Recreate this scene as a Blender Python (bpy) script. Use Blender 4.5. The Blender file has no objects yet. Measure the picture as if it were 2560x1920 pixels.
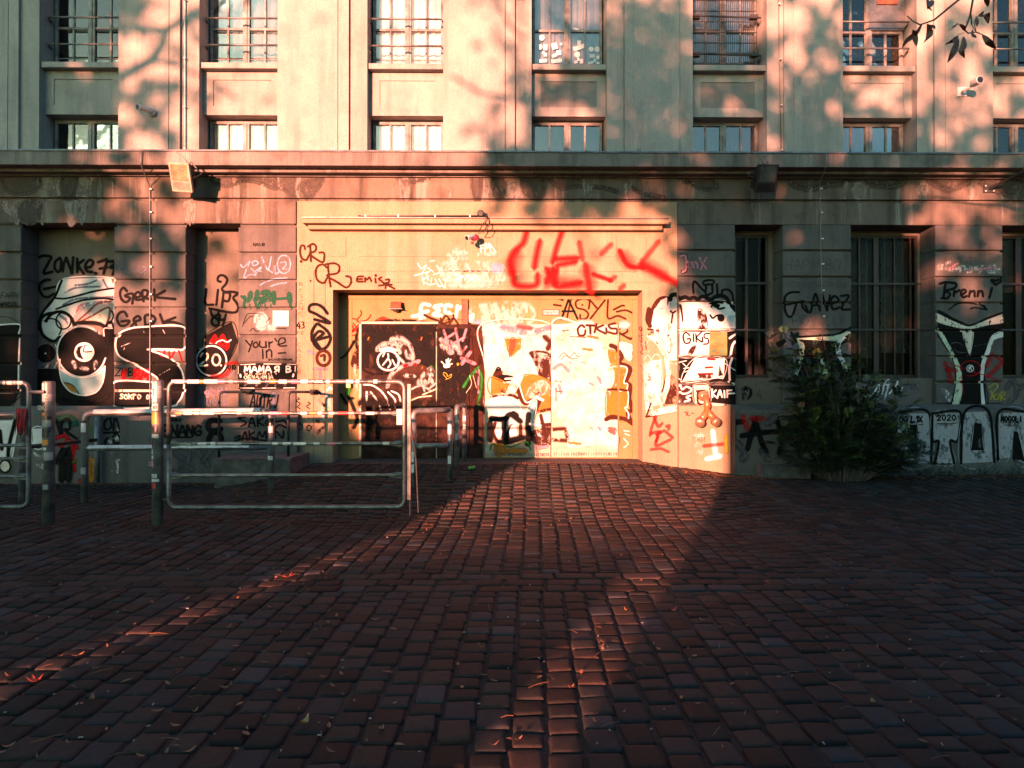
import bpy, bmesh, math, random
from mathutils import Vector, Matrix, Euler, noise
from mathutils.geometry import tessellate_polygon
R = math.radians
scene = bpy.context.scene
COL = scene.collection
random.seed(7)

# ------------------------------------------------------------------ camera
F = 1707.0
CAM = Vector((0.0, -11.7, 1.6))
cd = bpy.data.cameras.new('camera')
cd.sensor_width = 36.0; cd.lens = F / 2560 * 36.0; cd.clip_start = 0.05; cd.clip_end = 500
cam = bpy.data.objects.new('camera', cd); COL.objects.link(cam)
cam.location = CAM; cam.rotation_euler = (R(90 + 0.34), 0, R(-0.6))
scene.camera = cam
RM = Euler(cam.rotation_euler).to_matrix()

# ------------------------------------------------------------------ sky and sun
SUN_AZ = 22.0      # degrees to the right of straight-at-the-wall that the light travels
SUN_EL = 5.4
w = bpy.data.worlds.new('World'); scene.world = w; w.use_nodes = True
nt = w.node_tree; nt.nodes.clear()
out = nt.nodes.new('ShaderNodeOutputWorld'); bg = nt.nodes.new('ShaderNodeBackground')
sky = nt.nodes.new('ShaderNodeTexSky'); sky.sky_type = 'NISHITA'; sky.sun_disc = False
sky.sun_elevation = R(SUN_EL); sky.sun_rotation = R(180 + SUN_AZ)
sky.ozone_density = 1.5; sky.air_density = 1.0; sky.dust_density = 3.0
bg.inputs['Strength'].default_value = 0.085
tn = nt.nodes.new('ShaderNodeMix'); tn.data_type = 'RGBA'; tn.blend_type = 'MULTIPLY'; tn.inputs[0].default_value = 1.0
tn.inputs[7].default_value = (.50, .90, 1.06, 1); nt.links.new(sky.outputs[0], tn.inputs[6]); nt.links.new(tn.outputs[2], bg.inputs['Color']); nt.links.new(bg.outputs[0], out.inputs['Surface'])
sd = bpy.data.lights.new('sun', 'SUN'); sd.energy = 5.0; sd.angle = R(0.75); sd.color = (1.0, 0.32, 0.20)
sun = bpy.data.objects.new('sun', sd); COL.objects.link(sun)
SDIR = Vector((math.sin(R(SUN_AZ)) * math.cos(R(SUN_EL)), math.cos(R(SUN_AZ)) * math.cos(R(SUN_EL)), -math.sin(R(SUN_EL))))
sun.rotation_euler = SDIR.to_track_quat('-Z', 'Y').to_euler()
sun.location = (-20, -40, 12)
scene.view_settings.view_transform = 'Standard'; scene.view_settings.look = 'None'
scene.view_settings.gamma = 1.0; scene.view_settings.exposure = 2.95
scene.render.engine = 'CYCLES'
scene.render.resolution_x = 1024; scene.render.resolution_y = 768
try:
    scene.cycles.transparent_max_bounces = 32
    scene.cycles.max_bounces = 6; scene.cycles.diffuse_bounces = 2
except Exception: pass

# ------------------------------------------------------------------ helpers
def P(px, py, Y=0.0):
    """point of the plane at depth Y seen at photo pixel (px,py), 2560x1920"""
    d = RM @ Vector(((px - 1280) / F, -(py - 960) / F, -1.0))
    t = (Y - CAM.y) / d.y
    return CAM + d * t
def PX(px, Y=0.0, py=700): return P(px, py, Y).x
def PZ(py, Y=0.0, px=1280): return P(px, py, Y).z
def tag(o, label=None, cat=None, group=None, kind=None):
    if label: o['label'] = label
    if cat: o['category'] = cat
    if group: o['group'] = group
    if kind: o['kind'] = kind
    return o
def empty(name, loc=(0, 0, 0), label=None, cat=None, group=None):
    o = bpy.data.objects.new(name, None); COL.objects.link(o)
    o.location = loc; o.empty_display_size = 0.2
    return tag(o, label, cat, group)
def put(o, parent):
    if parent is not None:
        o.parent = parent
        loc = Vector((0, 0, 0)); p = parent
        while p is not None: loc += p.location; p = p.parent
        o.location = -loc
    return o

def fillet(pts, rad, n=6):
    pts = [Vector(p) for p in pts]; outp = [pts[0]]
    for i in range(1, len(pts) - 1):
        a, b, c = pts[i - 1], pts[i], pts[i + 1]
        u = (a - b); v = (c - b); r = min(rad, u.length * .49, v.length * .49)
        s = b + u.normalized() * r; e = b + v.normalized() * r
        for k in range(n + 1):
            t = k / n
            outp.append(s * (1 - t) ** 2 + b * 2 * t * (1 - t) + e * t * t)
    outp.append(pts[-1]); return outp

class MB:
    def __init__(s): s.v = []; s.f = []; s.mi = []; s.cur = 0
    def add(s, vs, fs):
        b = len(s.v); s.v += [tuple(x) for x in vs]
        s.f += [tuple(b + i for i in q) for q in fs]; s.mi += [s.cur] * len(fs)
    def box(s, x0, x1, y0, y1, z0, z1):
        s.add([(x0, y0, z0), (x1, y0, z0), (x1, y1, z0), (x0, y1, z0), (x0, y0, z1), (x1, y0, z1), (x1, y1, z1), (x0, y1, z1)],
              [(0, 3, 2, 1), (4, 5, 6, 7), (0, 1, 5, 4), (1, 2, 6, 5), (2, 3, 7, 6), (3, 0, 4, 7)])
    def block(s, x0, x1, z0, z1, yf, yb, c=0.012, j=0.0):
        """a masonry block with chamfered front edges, front at yf"""
        n = []
        for (X, Z) in ((x0, z0), (x1, z0), (x1, z1), (x0, z1)): n.append((X, yb, Z))
        for (X, Z) in ((x0, z0), (x1, z0), (x1, z1), (x0, z1)): n.append((X, yf + c, Z))
        for (X, Z) in ((x0 + c, z0 + c), (x1 - c, z0 + c), (x1 - c, z1 - c), (x0 + c, z1 - c)): n.append((X, yf, Z))
        fs = [(8, 9, 10, 11)]
        for k in range(4):
            l = (k + 1) % 4
            fs.append((4 + k, 4 + l, 8 + l, 8 + k)); fs.append((k, l, 4 + l, 4 + k))
        fs.append((3, 2, 1, 0))
        s.add(n, fs)
    def prof(s, pts, x0, x1):
        """(y,z) profile extruded along X, closed"""
        n = len(pts)
        vs = [(x0, y, z) for y, z in pts] + [(x1, y, z) for y, z in pts]
        fs = [(i, (i + 1) % n, n + (i + 1) % n, n + i) for i in range(n)] + [tuple(range(n - 1, -1, -1)), tuple(range(n, 2 * n))]
        s.add(vs, fs)
    def tube(s, pts, r, n=12, cap=True, r2=None):
        pts = [Vector(p) for p in pts]; m = len(pts)
        t0 = (pts[1] - pts[0]).normalized()
        up = Vector((0, 0, 1)) if abs(t0.z) < .9 else Vector((1, 0, 0))
        nrm = t0.cross(up).normalized(); rings = []; base = len(s.v); vs = []
        for i, p in enumerate(pts):
            t = (pts[min(i + 1, m - 1)] - pts[max(i - 1, 0)]).normalized()
            nrm = (nrm - t * nrm.dot(t)).normalized(); b = t.cross(nrm)
            rr = r if r2 is None else r + (r2 - r) * i / (m - 1)
            if isinstance(r, (list, tuple)): rr = r[i]
            for k in range(n):
                a = 2 * math.pi * k / n
                vs.append(p + (nrm * math.cos(a) + b * math.sin(a)) * rr)
        fs = []
        for i in range(m - 1):
            for k in range(n):
                l = (k + 1) % n
                fs.append((i * n + k, i * n + l, (i + 1) * n + l, (i + 1) * n + k))
        if cap: fs += [tuple(range(n - 1, -1, -1)), tuple((m - 1) * n + k for k in range(n))]
        s.add(vs, fs)
    def lathe(s, origin, prof, n=20, axis=Vector((0, 0, 1))):
        """(r,h) profile round an axis"""
        axis = Vector(axis).normalized(); up = Vector((0, 0, 1)) if abs(axis.z) < .9 else Vector((1, 0, 0))
        u = axis.cross(up).normalized(); v = axis.cross(u); o = Vector(origin); vs = []
        for r, h in prof:
            for k in range(n):
                a = 2 * math.pi * k / n
                vs.append(o + axis * h + (u * math.cos(a) + v * math.sin(a)) * r)
        fs = []
        for i in range(len(prof) - 1):
            for k in range(n):
                l = (k + 1) % n; fs.append((i * n + k, i * n + l, (i + 1) * n + l, (i + 1) * n + k))
        fs += [tuple(range(n - 1, -1, -1)), tuple((len(prof) - 1) * n + k for k in range(n))]
        s.add(vs, fs)
    def obox(s, c, ax, ay, az, hx, hy, hz):
        c = Vector(c); vs = []
        for sz in (-1, 1):
            for (sx, sy) in ((-1, -1), (1, -1), (1, 1), (-1, 1)):
                vs.append(c + ax * hx * sx + ay * hy * sy + az * hz * sz)
        s.add(vs, [(0, 3, 2, 1), (4, 5, 6, 7), (0, 1, 5, 4), (1, 2, 6, 5), (2, 3, 7, 6), (3, 0, 4, 7)])
    def build(s, name, mats, parent=None, smooth=False, bevel=0, label=None):
        me = bpy.data.meshes.new(name)
        me.from_pydata(s.v, [], s.f)
        if not isinstance(mats, (list, tuple)): mats = [mats]
        for m in mats: me.materials.append(m)
        if len(mats) > 1: me.polygons.foreach_set('material_index', s.mi)
        bm = bmesh.new(); bm.from_mesh(me); bmesh.ops.recalc_face_normals(bm, faces=bm.faces)
        bm.to_mesh(me); bm.free()
        if smooth:
            me.polygons.foreach_set('use_smooth', [len(p.vertices) <= 4 for p in me.polygons])
        me.update()
        o = bpy.data.objects.new(name, me); COL.objects.link(o)
        if bevel:
            b = o.modifiers.new('bevel', 'BEVEL'); b.width = bevel; b.segments = 2; b.limit_method = 'ANGLE'
        if parent is not None: put(o, parent)
        if label: o['label'] = label
        return o
def recenter(o, loc):
    """give a one-mesh thing its own origin"""
    loc = Vector(loc); o.data.transform(Matrix.Translation(-loc)); o.location = loc
    return o

# ------------------------------------------------------------------ materials
MATS = {}
def nmat(name):
    m = bpy.data.materials.new(name); m.use_nodes = True
    t = m.node_tree; t.nodes.clear()
    o = t.nodes.new('ShaderNodeOutputMaterial'); b = t.nodes.new('ShaderNodeBsdfPrincipled')
    t.links.new(b.outputs[0], o.inputs[0]); MATS[name] = m
    return m, t, b, o
def nz(t, vec, scale, detail=4, rough=.55):
    n = t.nodes.new('ShaderNodeTexNoise'); n.inputs['Scale'].default_value = scale
    n.inputs['Detail'].default_value = detail; n.inputs['Roughness'].default_value = rough
    t.links.new(vec, n.inputs['Vector']); return n
def ramp(t, src, p0, p1, c0=(0, 0, 0, 1), c1=(1, 1, 1, 1)):
    r = t.nodes.new('ShaderNodeValToRGB'); r.color_ramp.elements[0].position = p0; r.color_ramp.elements[1].position = p1
    r.color_ramp.elements[0].color = c0; r.color_ramp.elements[1].color = c1
    t.links.new(src, r.inputs[0]); return r
def mixc(t, fac, a, b, mode='MIX'):
    m = t.nodes.new('ShaderNodeMix'); m.data_type = 'RGBA'; m.blend_type = mode
    if isinstance(fac, float): m.inputs[0].default_value = fac
    else: t.links.new(fac, m.inputs[0])
    for k, x in ((6, a), (7, b)):
        if isinstance(x, tuple): m.inputs[k].default_value = (*x[:3], 1)
        else: t.links.new(x, m.inputs[k])
    return m.outputs[2]
def mapping(t, vec, sc):
    m = t.nodes.new('ShaderNodeMapping'); m.inputs['Scale'].default_value = sc; t.links.new(vec, m.inputs[0]); return m.outputs[0]
def coords(t):
    g = t.nodes.new('ShaderNodeNewGeometry'); return g.outputs['Position']
def bump(t, b, src, strength, dist=.01):
    n = t.nodes.new('ShaderNodeBump'); n.inputs['Strength'].default_value = strength; n.inputs['Distance'].default_value = dist
    t.links.new(src, n.inputs['Height']); t.links.new(n.outputs[0], b.inputs['Normal'])

def plaster(name, a, b_, c, streak=.5, pale=None, rough=.85, comb=False, palef=.6):
    m, t, b, o = nmat(name); v = coords(t)
    big = nz(t, v, .55, 6, .6); col = mixc(t, ramp(t, big.outputs[0], .35, .68).outputs[0], a, b_)
    st = nz(t, mapping(t, v, (3.5, 3.5, .35)), 1.0, 6, .65)
    col = mixc(t, ramp(t, st.outputs[0], .48, .72, (0, 0, 0, 1), (streak, streak, streak, 1)).outputs[0], col, c)
    md = nz(t, v, 3.2, 5, .6)
    col = mixc(t, ramp(t, md.outputs[0], .5, .75, (0, 0, 0, 1), (streak * .7,) * 3 + (1,)).outputs[0], col, c)
    if pale:
        s2 = nz(t, mapping(t, v, (1.9, 1.9, .16)), 1.0, 5, .75)
        col = mixc(t, ramp(t, s2.outputs[0], .56, .64, (0, 0, 0, 1), (palef,) * 3 + (1,)).outputs[0], col, pale)
    fine = nz(t, v, 60, 3, .6)
    col = mixc(t, .18, col, mixc(t, ramp(t, fine.outputs[0], .3, .7).outputs[0], (0.1, .1, .1), (.9, .9, .9)), 'OVERLAY')
    t.links.new(col, b.inputs['Base Color']); b.inputs['Roughness'].default_value = rough
    b.inputs['Specular IOR Level'].default_value = .25
    f2 = nz(t, v, 22, 6, .7); h = f2.outputs[0]
    if comb:
        wv = t.nodes.new('ShaderNodeTexWave'); wv.bands_direction = 'X'; wv.inputs['Scale'].default_value = 9
        wv.inputs['Distortion'].default_value = .4; t.links.new(v, wv.inputs[0])
        h = mixc(t, .45, h, wv.outputs[0])
    bump(t, b, h, .35, .012)
    return m
def simple(name, col, rough=.6, metal=0.0, var=.25, bsc=30, bst=.15, spec=.5):
    m, t, b, o = nmat(name); v = coords(t)
    n = nz(t, v, 7, 6, .65); dark = tuple(x * (1 - var * 1.4) for x in col); lite = tuple(min(1, x * (1 + var)) for x in col)
    t.links.new(mixc(t, ramp(t, n.outputs[0], .35, .68).outputs[0], dark, lite), b.inputs['Base Color'])
    n2 = nz(t, v, bsc, 4); r = t.nodes.new('ShaderNodeMapRange')
    r.inputs['To Min'].default_value = max(.05, rough - .15); r.inputs['To Max'].default_value = min(1, rough + .15)
    t.links.new(n2.outputs[0], r.inputs[0]); t.links.new(r.outputs[0], b.inputs['Roughness'])
    b.inputs['Metallic'].default_value = metal; b.inputs['Specular IOR Level'].default_value = spec
    bump(t, b, n2.outputs[0], bst, .004)
    return m
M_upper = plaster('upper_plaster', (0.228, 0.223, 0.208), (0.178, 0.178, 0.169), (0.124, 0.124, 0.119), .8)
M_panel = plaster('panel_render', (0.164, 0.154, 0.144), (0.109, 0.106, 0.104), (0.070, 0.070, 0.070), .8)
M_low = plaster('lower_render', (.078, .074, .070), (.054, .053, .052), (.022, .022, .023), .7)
M_frieze = plaster('stained_frieze', (0.120, 0.095, 0.076), (0.066, 0.057, 0.052), (0.019, 0.018, 0.016), .9, (0.206, 0.196, 0.179))
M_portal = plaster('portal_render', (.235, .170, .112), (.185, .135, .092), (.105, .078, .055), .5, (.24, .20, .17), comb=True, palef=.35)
M_cornice = plaster('cornice_render', (0.134, 0.124, 0.114), (0.089, 0.084, 0.080), (0.030, 0.030, 0.028), .85, (0.198, 0.188, 0.178), comb=True)
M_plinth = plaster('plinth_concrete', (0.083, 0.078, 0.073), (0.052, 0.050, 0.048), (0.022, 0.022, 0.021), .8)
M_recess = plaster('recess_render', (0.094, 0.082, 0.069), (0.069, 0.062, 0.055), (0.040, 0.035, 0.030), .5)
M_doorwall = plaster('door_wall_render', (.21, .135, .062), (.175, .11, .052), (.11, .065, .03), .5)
M_steel = simple('galvanised_steel', (.11, .114, .115), .45, .5, .45)
M_steel_d = simple('dark_pipe_steel', (.10, .105, .11), .42, .15, .4)
M_blackmetal = simple('black_steel', (.018, .02, .022), .5, .2, .3)
M_zinc = simple('zinc_flashing', (0.108, 0.113, 0.118), .45, .6)
M_frame = simple('old_window_paint', (0.116, 0.121, 0.121), .55, 0, .4)
M_frame_d = simple('dark_window_paint', (.014, .006, .004), .5, 0, .4)
M_white = simple('white_enamel', (0.428, 0.428, 0.416), .4, 0, .08)
M_black = simple('black_plastic', (.012, .012, .013), .35, 0, .2)
M_concrete = simple('old_concrete', (0.055, 0.052, 0.050), .9, 0, .45, 18, .5)
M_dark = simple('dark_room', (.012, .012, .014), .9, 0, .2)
M_curtain = simple('white_curtain', (0.648, 0.648, 0.666), .9, 0, .05)
M_skysheet = simple('grey_sky_sheet', (0.196, 0.210, 0.224), .9, 0, .1)  # pale grey of the sky mirrored in the upper panes
M_purple = simple('plum_curtain', (.035, .018, .035), .9, 0, .2)
M_orange = simple('orange_lacquer', (0.347, 0.078, 0.028), .35, 0, .2)
M_brass = simple('aged_brass', (0.308, 0.224, 0.140), .35, .7, .2)
M_rust = simple('rusty_steel', (.12, .038, .018), .7, .1, .4)
M_red = simple('red_cloth', (.20, .005, .008), .85, 0, .35, 60, .6)
M_cable = simple('grey_cable', (0.112, 0.112, 0.112), .5, .3, .1)
def glass(name, rough=.03, tint=(.02, .025, .03), ior=1.9):
    m, t, b, o = nmat(name); v = coords(t)
    b.inputs['Base Color'].default_value = (*tint, 1); b.inputs['Roughness'].default_value = rough
    b.inputs['IOR'].default_value = 1.52
    n = nz(t, v, 2.3, 2); bump(t, b, n.outputs[0], .12, .02)
    tr = t.nodes.new('ShaderNodeBsdfTransparent'); gl = t.nodes.new('ShaderNodeBsdfGlossy'); gl.inputs['Roughness'].default_value = rough; gl.inputs['Color'].default_value = (1, .93, .88, 1)
    nb = [x for x in t.nodes if x.type == 'BUMP'][0]; t.links.new(nb.outputs[0], gl.inputs['Normal'])
    lw = t.nodes.new('ShaderNodeFresnel'); lw.inputs['IOR'].default_value = ior
    tr.inputs['Color'].default_value = (.8, .83, .83, 1)
    mx = t.nodes.new('ShaderNodeMixShader'); t.links.new(lw.outputs[0], mx.inputs[0])
    t.links.new(tr.outputs[0], mx.inputs[1]); t.links.new(gl.outputs[0], mx.inputs[2]); t.links.new(mx.outputs[0], o.inputs[0])
    t.nodes.remove(b)
    return m
M_glass = glass('window_glass', ior=1.75)
M_glass_low = glass('dark_window_glass', ior=1.12)
# paint with a feathered, sprayed edge (vertex attribute 'a' is the cover of the spray)
def paint(name, col, wear=.0, rough=.8, opac=1.0):
    m, t, b, o = nmat('paint_' + name); v = coords(t)
    n = nz(t, v, 5, 6, .65)
    t.links.new(mixc(t, ramp(t, n.outputs[0], .3, .7).outputs[0], tuple(x * .78 for x in col), tuple(min(.85, x * 1.12) for x in col)), b.inputs['Base Color'])
    b.inputs['Roughness'].default_value = rough; b.inputs['Specular IOR Level'].default_value = .08
    at = t.nodes.new('ShaderNodeAttribute'); at.attribute_name = 'a'
    f = nz(t, v, 90, 2, .6); mu = t.nodes.new('ShaderNodeMath'); mu.operation = 'MULTIPLY_ADD'
    t.links.new(f.outputs[0], mu.inputs[0]); mu.inputs[1].default_value = .9; mu.inputs[2].default_value = -.45
    ad = t.nodes.new('ShaderNodeMath'); ad.operation = 'ADD'; t.links.new(at.outputs['Fac'], ad.inputs[0])
    # speckle only where the spray thins out
    inv = t.nodes.new('ShaderNodeMath'); inv.operation = 'PINGPONG'; inv.inputs[1].default_value = .5
    t.links.new(at.outputs['Fac'], inv.inputs[0])
    m2 = t.nodes.new('ShaderNodeMath'); m2.operation = 'MULTIPLY'; t.links.new(mu.outputs[0], m2.inputs[0]); t.links.new(inv.outputs[0], m2.inputs[1])
    m3 = t.nodes.new('ShaderNodeMath'); m3.operation = 'MULTIPLY'; t.links.new(m2.outputs[0], m3.inputs[0]); m3.inputs[1].default_value = 2.0
    t.links.new(m3.outputs[0], ad.inputs[1]); last = ad.outputs[0]
    if wear > 0:
        wn = nz(t, mapping(t, v, (1, 1, .55)), 9, 8, .75); wr = ramp(t, wn.outputs[0], .36 + wear * .12, .44 + wear * .12)
        mm = t.nodes.new('ShaderNodeMath'); mm.operation = 'MULTIPLY'; t.links.new(last, mm.inputs[0]); t.links.new(wr.outputs[0], mm.inputs[1]); last = mm.outputs[0]
    if opac < 1:
        mo = t.nodes.new('ShaderNodeMath'); mo.operation = 'MULTIPLY'; t.links.new(last, mo.inputs[0]); mo.inputs[1].default_value = opac; last = mo.outputs[0]
    cl = t.nodes.new('ShaderNodeClamp'); t.links.new(last, cl.inputs[0])
    tr = t.nodes.new('ShaderNodeBsdfTransparent'); mx = t.nodes.new('ShaderNodeMixShader')
    t.links.new(cl.outputs[0], mx.inputs[0]); t.links.new(tr.outputs[0], mx.inputs[1]); t.links.new(b.outputs[0], mx.inputs[2])
    t.links.new(mx.outputs[0], o.inputs[0]); return m
PAINT = {}
for k, c, wr in (('K', (.004, .0038, .0038), 0), ('k', (.005, .0045, .0045), .45), ('B', (.030, .009, .005), 0), ('b', (.028, .009, .006), .45), ('F', (.145, .135, .125), .6), ('H', (.050, .044, .040), .45), ('V', (.37, .35, .34), .10), ('W', (.45, .44, .44), 0), ('w', (.40, .39, .39), .7),
                 ('R', (.27, .003, .005), 0), ('r', (.28, .006, .007), 0), ('G', (.008, .05, .03), 0), ('g', (.012, .11, .014), .3), ('L', (.19, .23, .33), .2),
                 ('T', (.22, .32, .34), 0), ('P', (.34, .13, .17), .3), ('O', (.24, .095, .016), .1), ('Y', (.24, .20, .02), .1), ('S', (.24, .24, .25), .25), ('D', (.055, .055, .06), .3),
                 ('E', (.33, .38, .29), .1), ('N', (.12, .12, .17), .3), ('C', (.42, .38, .33), .3), ('M', (.11, .04, .02), .35)):
    PAINT[k] = paint(k, c, wr, opac=.6 if k in 'rw' else  (.85 if k in 'RLN' else 1))
# ------------------------------------------------------------------ ground
def interp(x, tab):
    if x <= tab[0][0]: return tab[0][1]
    for (a, va), (b, vb) in zip(tab, tab[1:]):
        if x <= b:
            t = (x - a) / (b - a); t = t * t * (3 - 2 * t); return va + (vb - va) * t
    return tab[-1][1]
RISE = [(-5.0, 0.0), (-3.1, .31), (-2.6, .335), (2.3, .335), (3.0, .24), (3.9, .14), (5.5, .11), (9, .15)]
def gz(x, y):
    t = max(0, min(1, (y + 3.9) / 3.6)); t = t * t * (3 - 2 * t)
    return interp(x, RISE) * t + .012 * noise.noise(Vector((x * .6, y * .6, 0)))
def ground_mats():
    m, t, b, o = nmat('sett_stone'); v = coords(t)
    at = t.nodes.new('ShaderNodeAttribute'); at.attribute_name = 'tint'
    sp = t.nodes.new('ShaderNodeSeparateColor'); t.links.new(at.outputs['Color'], sp.inputs[0])
    c = mixc(t, sp.outputs[0], (.0125, .0145, .0145), (.0275, .0170, .0140))
    c = mixc(t, ramp(t, sp.outputs[1], .86, .9).outputs[0], c, (.021, .022, .024))
    br = t.nodes.new('ShaderNodeHueSaturation'); t.links.new(c, br.inputs['Color'])
    mr = t.nodes.new('ShaderNodeMapRange'); mr.inputs['To Min'].default_value = .62; mr.inputs['To Max'].default_value = 1.45
    t.links.new(sp.outputs[2], mr.inputs[0]); t.links.new(mr.outputs[0], br.inputs['Value'])
    n = nz(t, v, 26, 6, .7); n2 = nz(t, v, 150, 3, .6)
    col = mixc(t, .6, br.outputs[0], mixc(t, ramp(t, n.outputs[0], .3, .7).outputs[0], (.22, .22, .22), (.8, .8, .8)), 'OVERLAY')
    t.links.new(col, b.inputs['Base Color'])
    r = t.nodes.new('ShaderNodeMapRange'); r.inputs['To Min'].default_value = .6; r.inputs['To Max'].default_value = .85; b.inputs['Specular IOR Level'].default_value = .10
    t.links.new(n.outputs[0], r.inputs[0]); t.links.new(r.outputs[0], b.inputs['Roughness'])
    hh = mixc(t, .5, n.outputs[0], n2.outputs[0]); bump(t, b, hh, .8, .009)
    m2, t, b, o = nmat('joint_soil'); v = coords(t); n = nz(t, v, 40, 6, .7)
    t.links.new(mixc(t, ramp(t, n.outputs[0], .4, .7).outputs[0], (.004, .004, .004), (.022, .017, .013)), b.inputs['Base Color'])
    b.inputs['Roughness'].default_value = .95; bump(t, b, n.outputs[0], 1, .02)
    m3 = simple('threshold_asphalt', (.024, .021, .019), .9, 0, .4, 40, .6)
    return m, m2, m3
M_sett, M_soil, M_asph = ground_mats()
# soil sheet that carries the setts and reaches far out
xs = [-120, -60, -30, -18] + [-12 + i * .5 for i in range(49)] + [18, 30, 60, 120]
ys = [-160, -80, -40, -26, -18] + [-14 + i * .5 for i in range(20)] + [-4 + i * .25 for i in range(19)]
g = MB()
vs = [(x, y, gz(x, y) - .016 if -13 < x < 13 and -15 < y < 1 else gz(x, y) - .016) for y in ys for x in xs]
nx = len(xs)
g.add(vs, [(j * nx + i, j * nx + i + 1, (j + 1) * nx + i + 1, (j + 1) * nx + i) for j in range(len(ys) - 1) for i in range(nx - 1)])
o = g.build('ground', M_soil, smooth=True); o['kind'] = 'structure'
# setts, one raised stone each
rs = random.Random(3)
SV = []; SF = []; ST = []
def sett(cx, cy, hx, hy, ang):
    if abs(cx) > (cy + 11.7) * .80 + 2.2: return
    n = 12; z0 = gz(cx, cy) + rs.uniform(-.004, .005) + .01 * noise.noise(Vector((cx * 1.3, cy * 1.3, 8))); tx = rs.uniform(-.03, .03); ty = rs.uniform(-.022, .022)
    ca, sa = math.cos(ang), math.sin(ang); ringpts = []
    sq = rs.uniform(3.2, 6)
    for qx, qy in ((1, 1), (-1, 1), (-1, -1), (1, -1)):
        k1 = rs.uniform(.93, 1.03); cr = rs.uniform(.10, .26); f1 = (1, 1 - cr); f2 = (1 - cr * .3, 1 - cr * .3); f3 = (1 - cr, 1)
        seq = (f1, f2, f3) if qx * qy > 0 else (f3, f2, f1)
        for (u, v) in seq: ringpts.append((qx * u * k1 + rs.uniform(-.03, .03), qy * v * k1 + rs.uniform(-.03, .03)))
    b = len(SV); D = .012
    for lev, (ins, dz) in enumerate(((0, -.035), (.0, -.010), (.4, -.0025), (1, 0))):
        for (u, v) in ringpts:
            x = u * (hx - D * ins); y = v * (hy - D * ins)
            if lev == 3: x *= .86; y *= .86
            X = cx + x * ca - y * sa; Y = cy + x * sa + y * ca
            SV.append((X, Y, z0 + dz + x * tx + y * ty))
    SV.append((cx, cy, z0 + .0012))
    for lev in range(3):
        for k in range(n):
            l = (k + 1) % n; SF.append((b + lev * n + k, b + lev * n + l, b + (lev + 1) * n + l, b + (lev + 1) * n + k))
    for k in range(n): SF.append((b + 3 * n + k, b + 3 * n + (k + 1) % n, b + 4 * n))
    warm = noise.noise(Vector((cx * .25, cy * .25, 5))) * .5 + .55
    tint = (min(1, max(0, warm + rs.uniform(-.5, .5))), rs.random(), rs.random())
    ST.extend([tint] * (4 * n + 1))
A = R(-2.4); W_ = .172
def field(y0, y1):
    ncol = int(24 / W_); L = y1 - y0
    for i in range(ncol):
        xb = -12 + i * W_
        y = y0 + rs.uniform(-.16, 0) ; drift = 0
        while y < y1 - .05:
            l = rs.uniform(.125, .215)
            if y + l > y1: l = y1 - y
            if y1 - (y + l) < .07: l = y1 - y
            ya = max(y, y0)
            if l > .06 and y + l - ya > .05:
                cy = (ya + y + l) / 2
                cx = xb - (cy + 6) * math.tan(A) + .035 * noise.noise(Vector((xb * .8, cy * .35, 3)))
                sett(cx, cy, (W_ - rs.uniform(.012, .028)) / 2, ((y + l - ya) - rs.uniform(.007, .016)) / 2, -A * .6 + rs.uniform(-.03, .03))
            y += l
field(-13.2, -6.31)
field(-5.78, -.12)
for r_ in range(3):
    x = -12 + rs.uniform(0, .1); yy = -6.22 + r_ * .175
    while x < 12:
        l = rs.uniform(.2, .36); sett(x + l / 2, yy, (l - .018) / 2, (.175 - .018) / 2, rs.uniform(-.015, .015)); x += l
me = bpy.data.meshes.new('paving'); me.from_pydata(SV, [], SF); me.materials.append(M_sett)
ca_ = me.color_attributes.new('tint', 'FLOAT_COLOR', 'POINT')
buf = []
for c in ST: buf += [c[0], c[1], c[2], 1.0]
ca_.data.foreach_set('color', buf); me.polygons.foreach_set('use_smooth', [True] * len(SF))
o = bpy.data.objects.new('paving', me); COL.objects.link(o); o['kind'] = 'structure'
# asphalt threshold strip in front of the doors, and a weedy strip along the walls
g = MB(); n = 60
vs = []
for i in range(n + 1):
    x = -3.3 + 6.4 * i / n
    for y in (-.34 + .05 * noise.noise(Vector((x * 2, 0, 0))), -.05, .56): vs.append((x, y, gz(x, min(y, 0)) + (.003 if y < -.2 else .008)))
g.add(vs, [(i * 3 + k, i * 3 + 3 + k, i * 3 + 4 + k, i * 3 + 1 + k) for i in range(n) for k in range(2)])
o = g.build('threshold', M_asph, smooth=True); o['kind'] = 'structure'
# ------------------------------------------------------------------ the building
bld = empty('industrial_building', (0, .5, 0), 'old industrial building with plastered pilasters above and a graffiti covered ground floor', 'building')
XL, XR = -12.0, 12.0
YP, YS, YW, YR, YD = .10, .27, .46, .45, .50          # pilaster face, spandrel, window plane, recess, door plane
ZC = PZ(560)              # underside of the frieze
LEFT_Y = [(567.6, 628.8), (636.6, 697.3), (704, 766.8), (772.5, 836), (843, 904.8), (912, 972.5), (980, 1032)]
RIGHT_Y = [(563, 624), (630, 690), (696, 754), (761, 822), (829, 888), (894, 952), (958, 1008)]
LEFT_Z = [(PZ(b, 0, 400), PZ(a, 0, 400)) for a, b in LEFT_Y]
RIGHT_Z = [(PZ(b, 0, 2100), PZ(a, 0, 2100)) for a, b in RIGHT_Y]
TOPZ = [(PZ(496.5), PZ(443)), (PZ(560), PZ(504.5))]
def grooves(lst):
    l = sorted(lst + TOPZ, key=lambda q: -q[1]); return [(l[i + 1][1] - .002, l[i][0] + .002) for i in range(len(l) - 1)]
GL, GR_ = grooves(LEFT_Z), grooves(RIGHT_Z)
def X0(px): return P(px, 700, 0).x
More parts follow.
